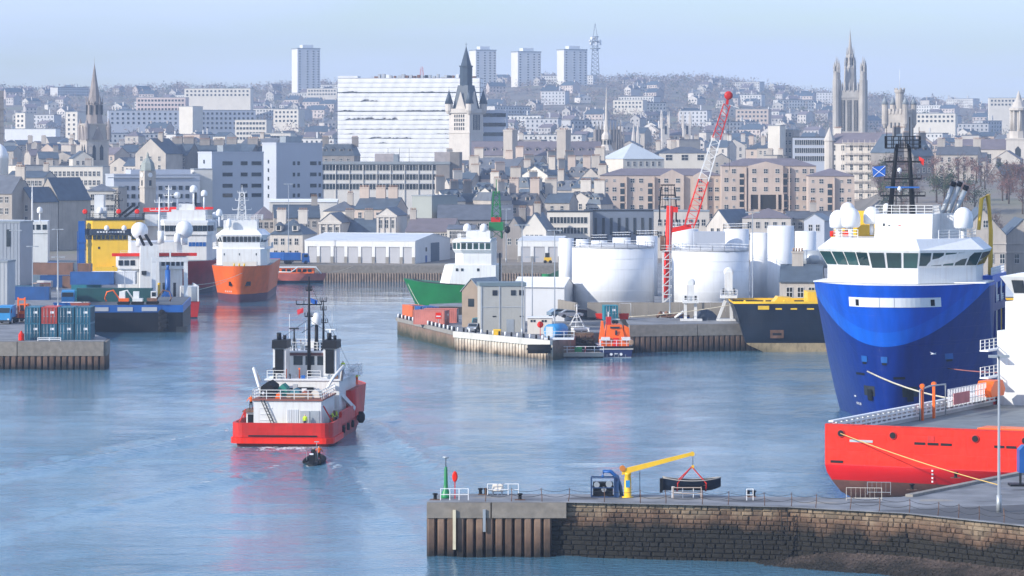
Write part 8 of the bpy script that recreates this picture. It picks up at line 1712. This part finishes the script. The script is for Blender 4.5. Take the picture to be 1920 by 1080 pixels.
def davit():
    t = thing('yellow_davit_crane','yellow slewing davit crane on the pier','crane',(PX(1177,293.5),293.5,z)); MB().lathe((0,0,0),[(.5,0),(.5,.08),(.32,.1),(.3,1.4),(.26,1.9),(.3,1.95),(.3,2.15)],14).build('pedestal', yellow, t); tip = Vector((5.6,0,3.85))
    MB().add([(-.5,-.18,1.95),(-.5,.18,1.95),(-.5,-.18,2.45),(-.5,.18,2.45),(5.55,-.1,3.62),(5.55,.1,3.62),(5.5,-.1,3.9),(5.5,.1,3.9)],[(0,4,6,2),(1,3,7,5),(2,6,7,3),(0,1,5,4),(0,2,3,1),(4,5,7,6)]).build('boom', yellow, t)
    MB().cyl((-.45,-.25,2.5),(-.45,.25,2.5),.26,.26,12).build('winch_drum', mat('winch_orange',(.6,.2,.03),.5), t); MB().box(-.18,.18,-.33,-.28,.9,1.5).build('rating_plate', skyb, t); MB().cyl((5.55,-.12,3.75),(5.55,.12,3.75),.2,.2,12).build('sheave', yellow, t); MB().cyl((5.6,0,3.7),(5.6,0,2.75),.025,.025,5).build('hoist_wire', dark, t); MB().box(5.5,5.7,-.07,.07,2.5,2.78).build('hook_block', yellow, t); MB().bar((1.05,.3,0),(1.05,.3,2.3),.05).build('control_stand', dark, t)
    b = thing('hanging_boat','navy blue open boat slung from the yellow davit','boat',(PX(1297,293.5),293.5,z+.55),R(-90)); L_ = 5.0; rows = []; n = 12
    for i in range(n+1):
        u = i/n; y = lerp(-L_/2,L_/2,u); hb = .85*math.sqrt(max(.02,1-abs(2*u-1)**2.4)) if u > .02 else .45; hb = max(hb,.05 if u > .5 else .5); sh = .95+.25*abs(2*u-1)**2; kl = .05+.35*max(0,(u-.75)/.25)**2
        rows.append([(-hb,y,sh),(-hb*.9,y,sh*.6),(-hb*.5,y,kl+.1),(0,y,kl),(hb*.5,y,kl+.1),(hb*.9,y,sh*.6),(hb,y,sh)])
    m = MB(); m.v = [v for r_ in rows for v in r_]
    for i in range(n):
        for j in range(6): m.f.append((i*7+j,i*7+j+1,(i+1)*7+j+1,(i+1)*7+j)); m.m.append(0); m.s.append(True)
    m.f.append(tuple(range(7))); m.m.append(0); m.s.append(False); m.build('hull', navy, b)
    MB().tube([r_[0] for r_ in rows],.05,5).build('gunwale', mat('pale_gunwale',(.35,.33,.30),.6), b); MB().tube([r_[6] for r_ in rows],.05,5).build('gunwale', MATS['pale_gunwale'], b)
    for y in (-1.2,0,1.1): MB().box(-.7,.7,y-.12,y+.12,.55,.6).build('thwart', rust, b)
    MB().box(-.15,.15,-2.75,-2.5,-.1,1.1).build('outboard_motor', black, b); MB().bar((0,2.1,.8),(0,2.1,1.25),.06).build('bow_post', galv, b)
    for y in (-1.25,1.2):
        for sx in (-1,1): MB().bar((sx*.86,y,.75),(0,0,2.1),.07).build('sling', redp, b)
        MB().tube([(-.88,y,.78),(-.8,y,.4),(0,y,.02),(.8,y,.4),(.88,y,.78)],.07,5).build('sling', redp, b)
    tr_ = thing('boat_trestle','pale metal trestle under the hanging boat','trestle',(PX(1288,293),293,z)); mm = MB()
    for sx in (-1.2,1.2): mm.bar((sx,-.5,0),(sx,-.5,.95),.08).bar((sx,.5,0),(sx,.5,.95),.08).bar((sx,-.5,.95),(sx,.5,.95),.08)
    mm.bar((-1.2,-.5,.95),(1.2,-.5,.95),.07).bar((-1.2,-.5,.45),(1.2,-.5,.45),.07).bar((-1.2,.5,.5),(1.2,.5,.5),.06).build('frame', mat('weathered_rail',(.45,.36,.30),.7), tr_)
davit()
# chain fence along the pier edge: each post a thing with its chain
post_me = MB().tube([(0,0,0),(.03,0,.5),(.0,0,1.15)],.035,5).mesh('post', rust); s = 5.0; i = 0; L_ = plen(P)-28; prev = None; words = ['first','second','third','fourth','fifth','sixth','seventh','eighth','ninth','tenth','eleventh','twelfth','thirteenth','fourteenth','fifteenth','sixteenth','seventeenth','eighteenth','nineteenth','twentieth']
while s < L_ and i < 20:
    p, d = along(P, s); nn = Vector((-d.y,d.x,0)); q = p+nn*.25; t = thing('chain_post','thin rusty chain post, %s from the pier end along the edge' % words[i],'post',(q.x,q.y,z),0,'chain fence posts along the pier edge'); o = put('post',post_me,t); o.rotation_euler = (rr.uniform(-.06,.06),rr.uniform(-.1,.1),0)
    if prev is not None and (prev-q).length < 5:
        dd = prev-q
        for hh in (1.05,.6): MB().tube([dd*(k/8)+Vector((0,0,hh-.9*(k/8)*(1-k/8))) for k in range(9)],.018,4).build('chain', dark, t)
    prev = q; s += rr.choice((2.6,3.1,2.2)); i += 1
lamppost(1873,281.5,z,668,'tall grey lamp post at the right end of the pier',.5,.12)
for px,Y,w_,lb in ((1620,291,3.0,'white crowd barrier on the pier below the red ship'),(1648,296,2.0,'grey crowd barrier leaning behind the white one')):
    t = thing('crowd_barrier',lb,'barrier',(PX(px,Y),Y,z),R(-6)); mm = MB().rail([(-w_/2,0,0),(w_/2,0,0)],1.1,1,.022,w_); mm.bar((-w_/2,0,.2),(w_/2,0,.2),.05)
    for k in range(int(w_/.4)): mm.bar((-w_/2+k*.4,0,.2),(-w_/2+k*.4,0,1.08),.02)
    mm.build('panel', cream if px < 1630 else galv, t)
bm2 = thing('blue_hopper','blue hopper on dark legs at the right edge of the quay','hopper',(PX(1930,304),304,z)); MB().extr([(-1.0,1.2),(1.4,1.2),(1.4,3.6),(-.6,3.6),(-1.0,3.2)],-.8,.8).build('body', bluep, bm2)
for sx in (-.8,1.2): MB().bar((sx,0,0),(sx,0,1.25),.2).build('leg', dark, bm2)
MB().box(-1.8,1.2,-.9,.9,0,.18).build('skid', black, bm2)
line('mooring_rope','yellow mooring rope from the red stern to the pier bollard',L2W(bpy.data.objects['supply_ship'],(-8.8,-.15,6.85)),(PX(1872,300),300,z+.45),.25,.05,mat('yellow_rope',(.62,.42,.14),.9))
line('mooring_rope','pale mooring rope from the green bow to the middle quay',(PX(765,716),716,6.6),(PX(802,636),636,MZ+.4),.5,.06); line('mooring_rope','pale rope from the orange bow to the left quay',(PX(455,776),776,6.8),(PX(352,722),722,6.2),.8,.05); line('mooring_rope','lower pale rope from the orange bow to the workboat',(PX(430,783),783,5.0),(PX(340,712),712,5.2),.6,.05); line('mooring_rope','pale rope from the red launch to the far quay',(PX(606,893),893,2.6),(PX(665,902),902,4.3),.5,.05)
# ------------------------------------------------------------------ the hazy air
hz = MB().box(-9000, 9000, -60, 5600, -6, 215).build('haze', [])
vm = bpy.data.materials.new('hazy_air'); vm.use_nodes = True; vn, vl = vm.node_tree.nodes, vm.node_tree.links
vn.remove(vn['Principled BSDF']); pv = vn.new('ShaderNodeVolumePrincipled')
pv.inputs['Color'].default_value = (.47, .61, .85, 1); pv.inputs['Density'].default_value = .00017; pv.inputs['Anisotropy'].default_value = .0
vl.new(pv.outputs[0], vn['Material Output'].inputs['Volume']); hz.data.materials.append(vm)
stuff(hz, 'thin blue haze in the air over the harbour and city', 'haze')
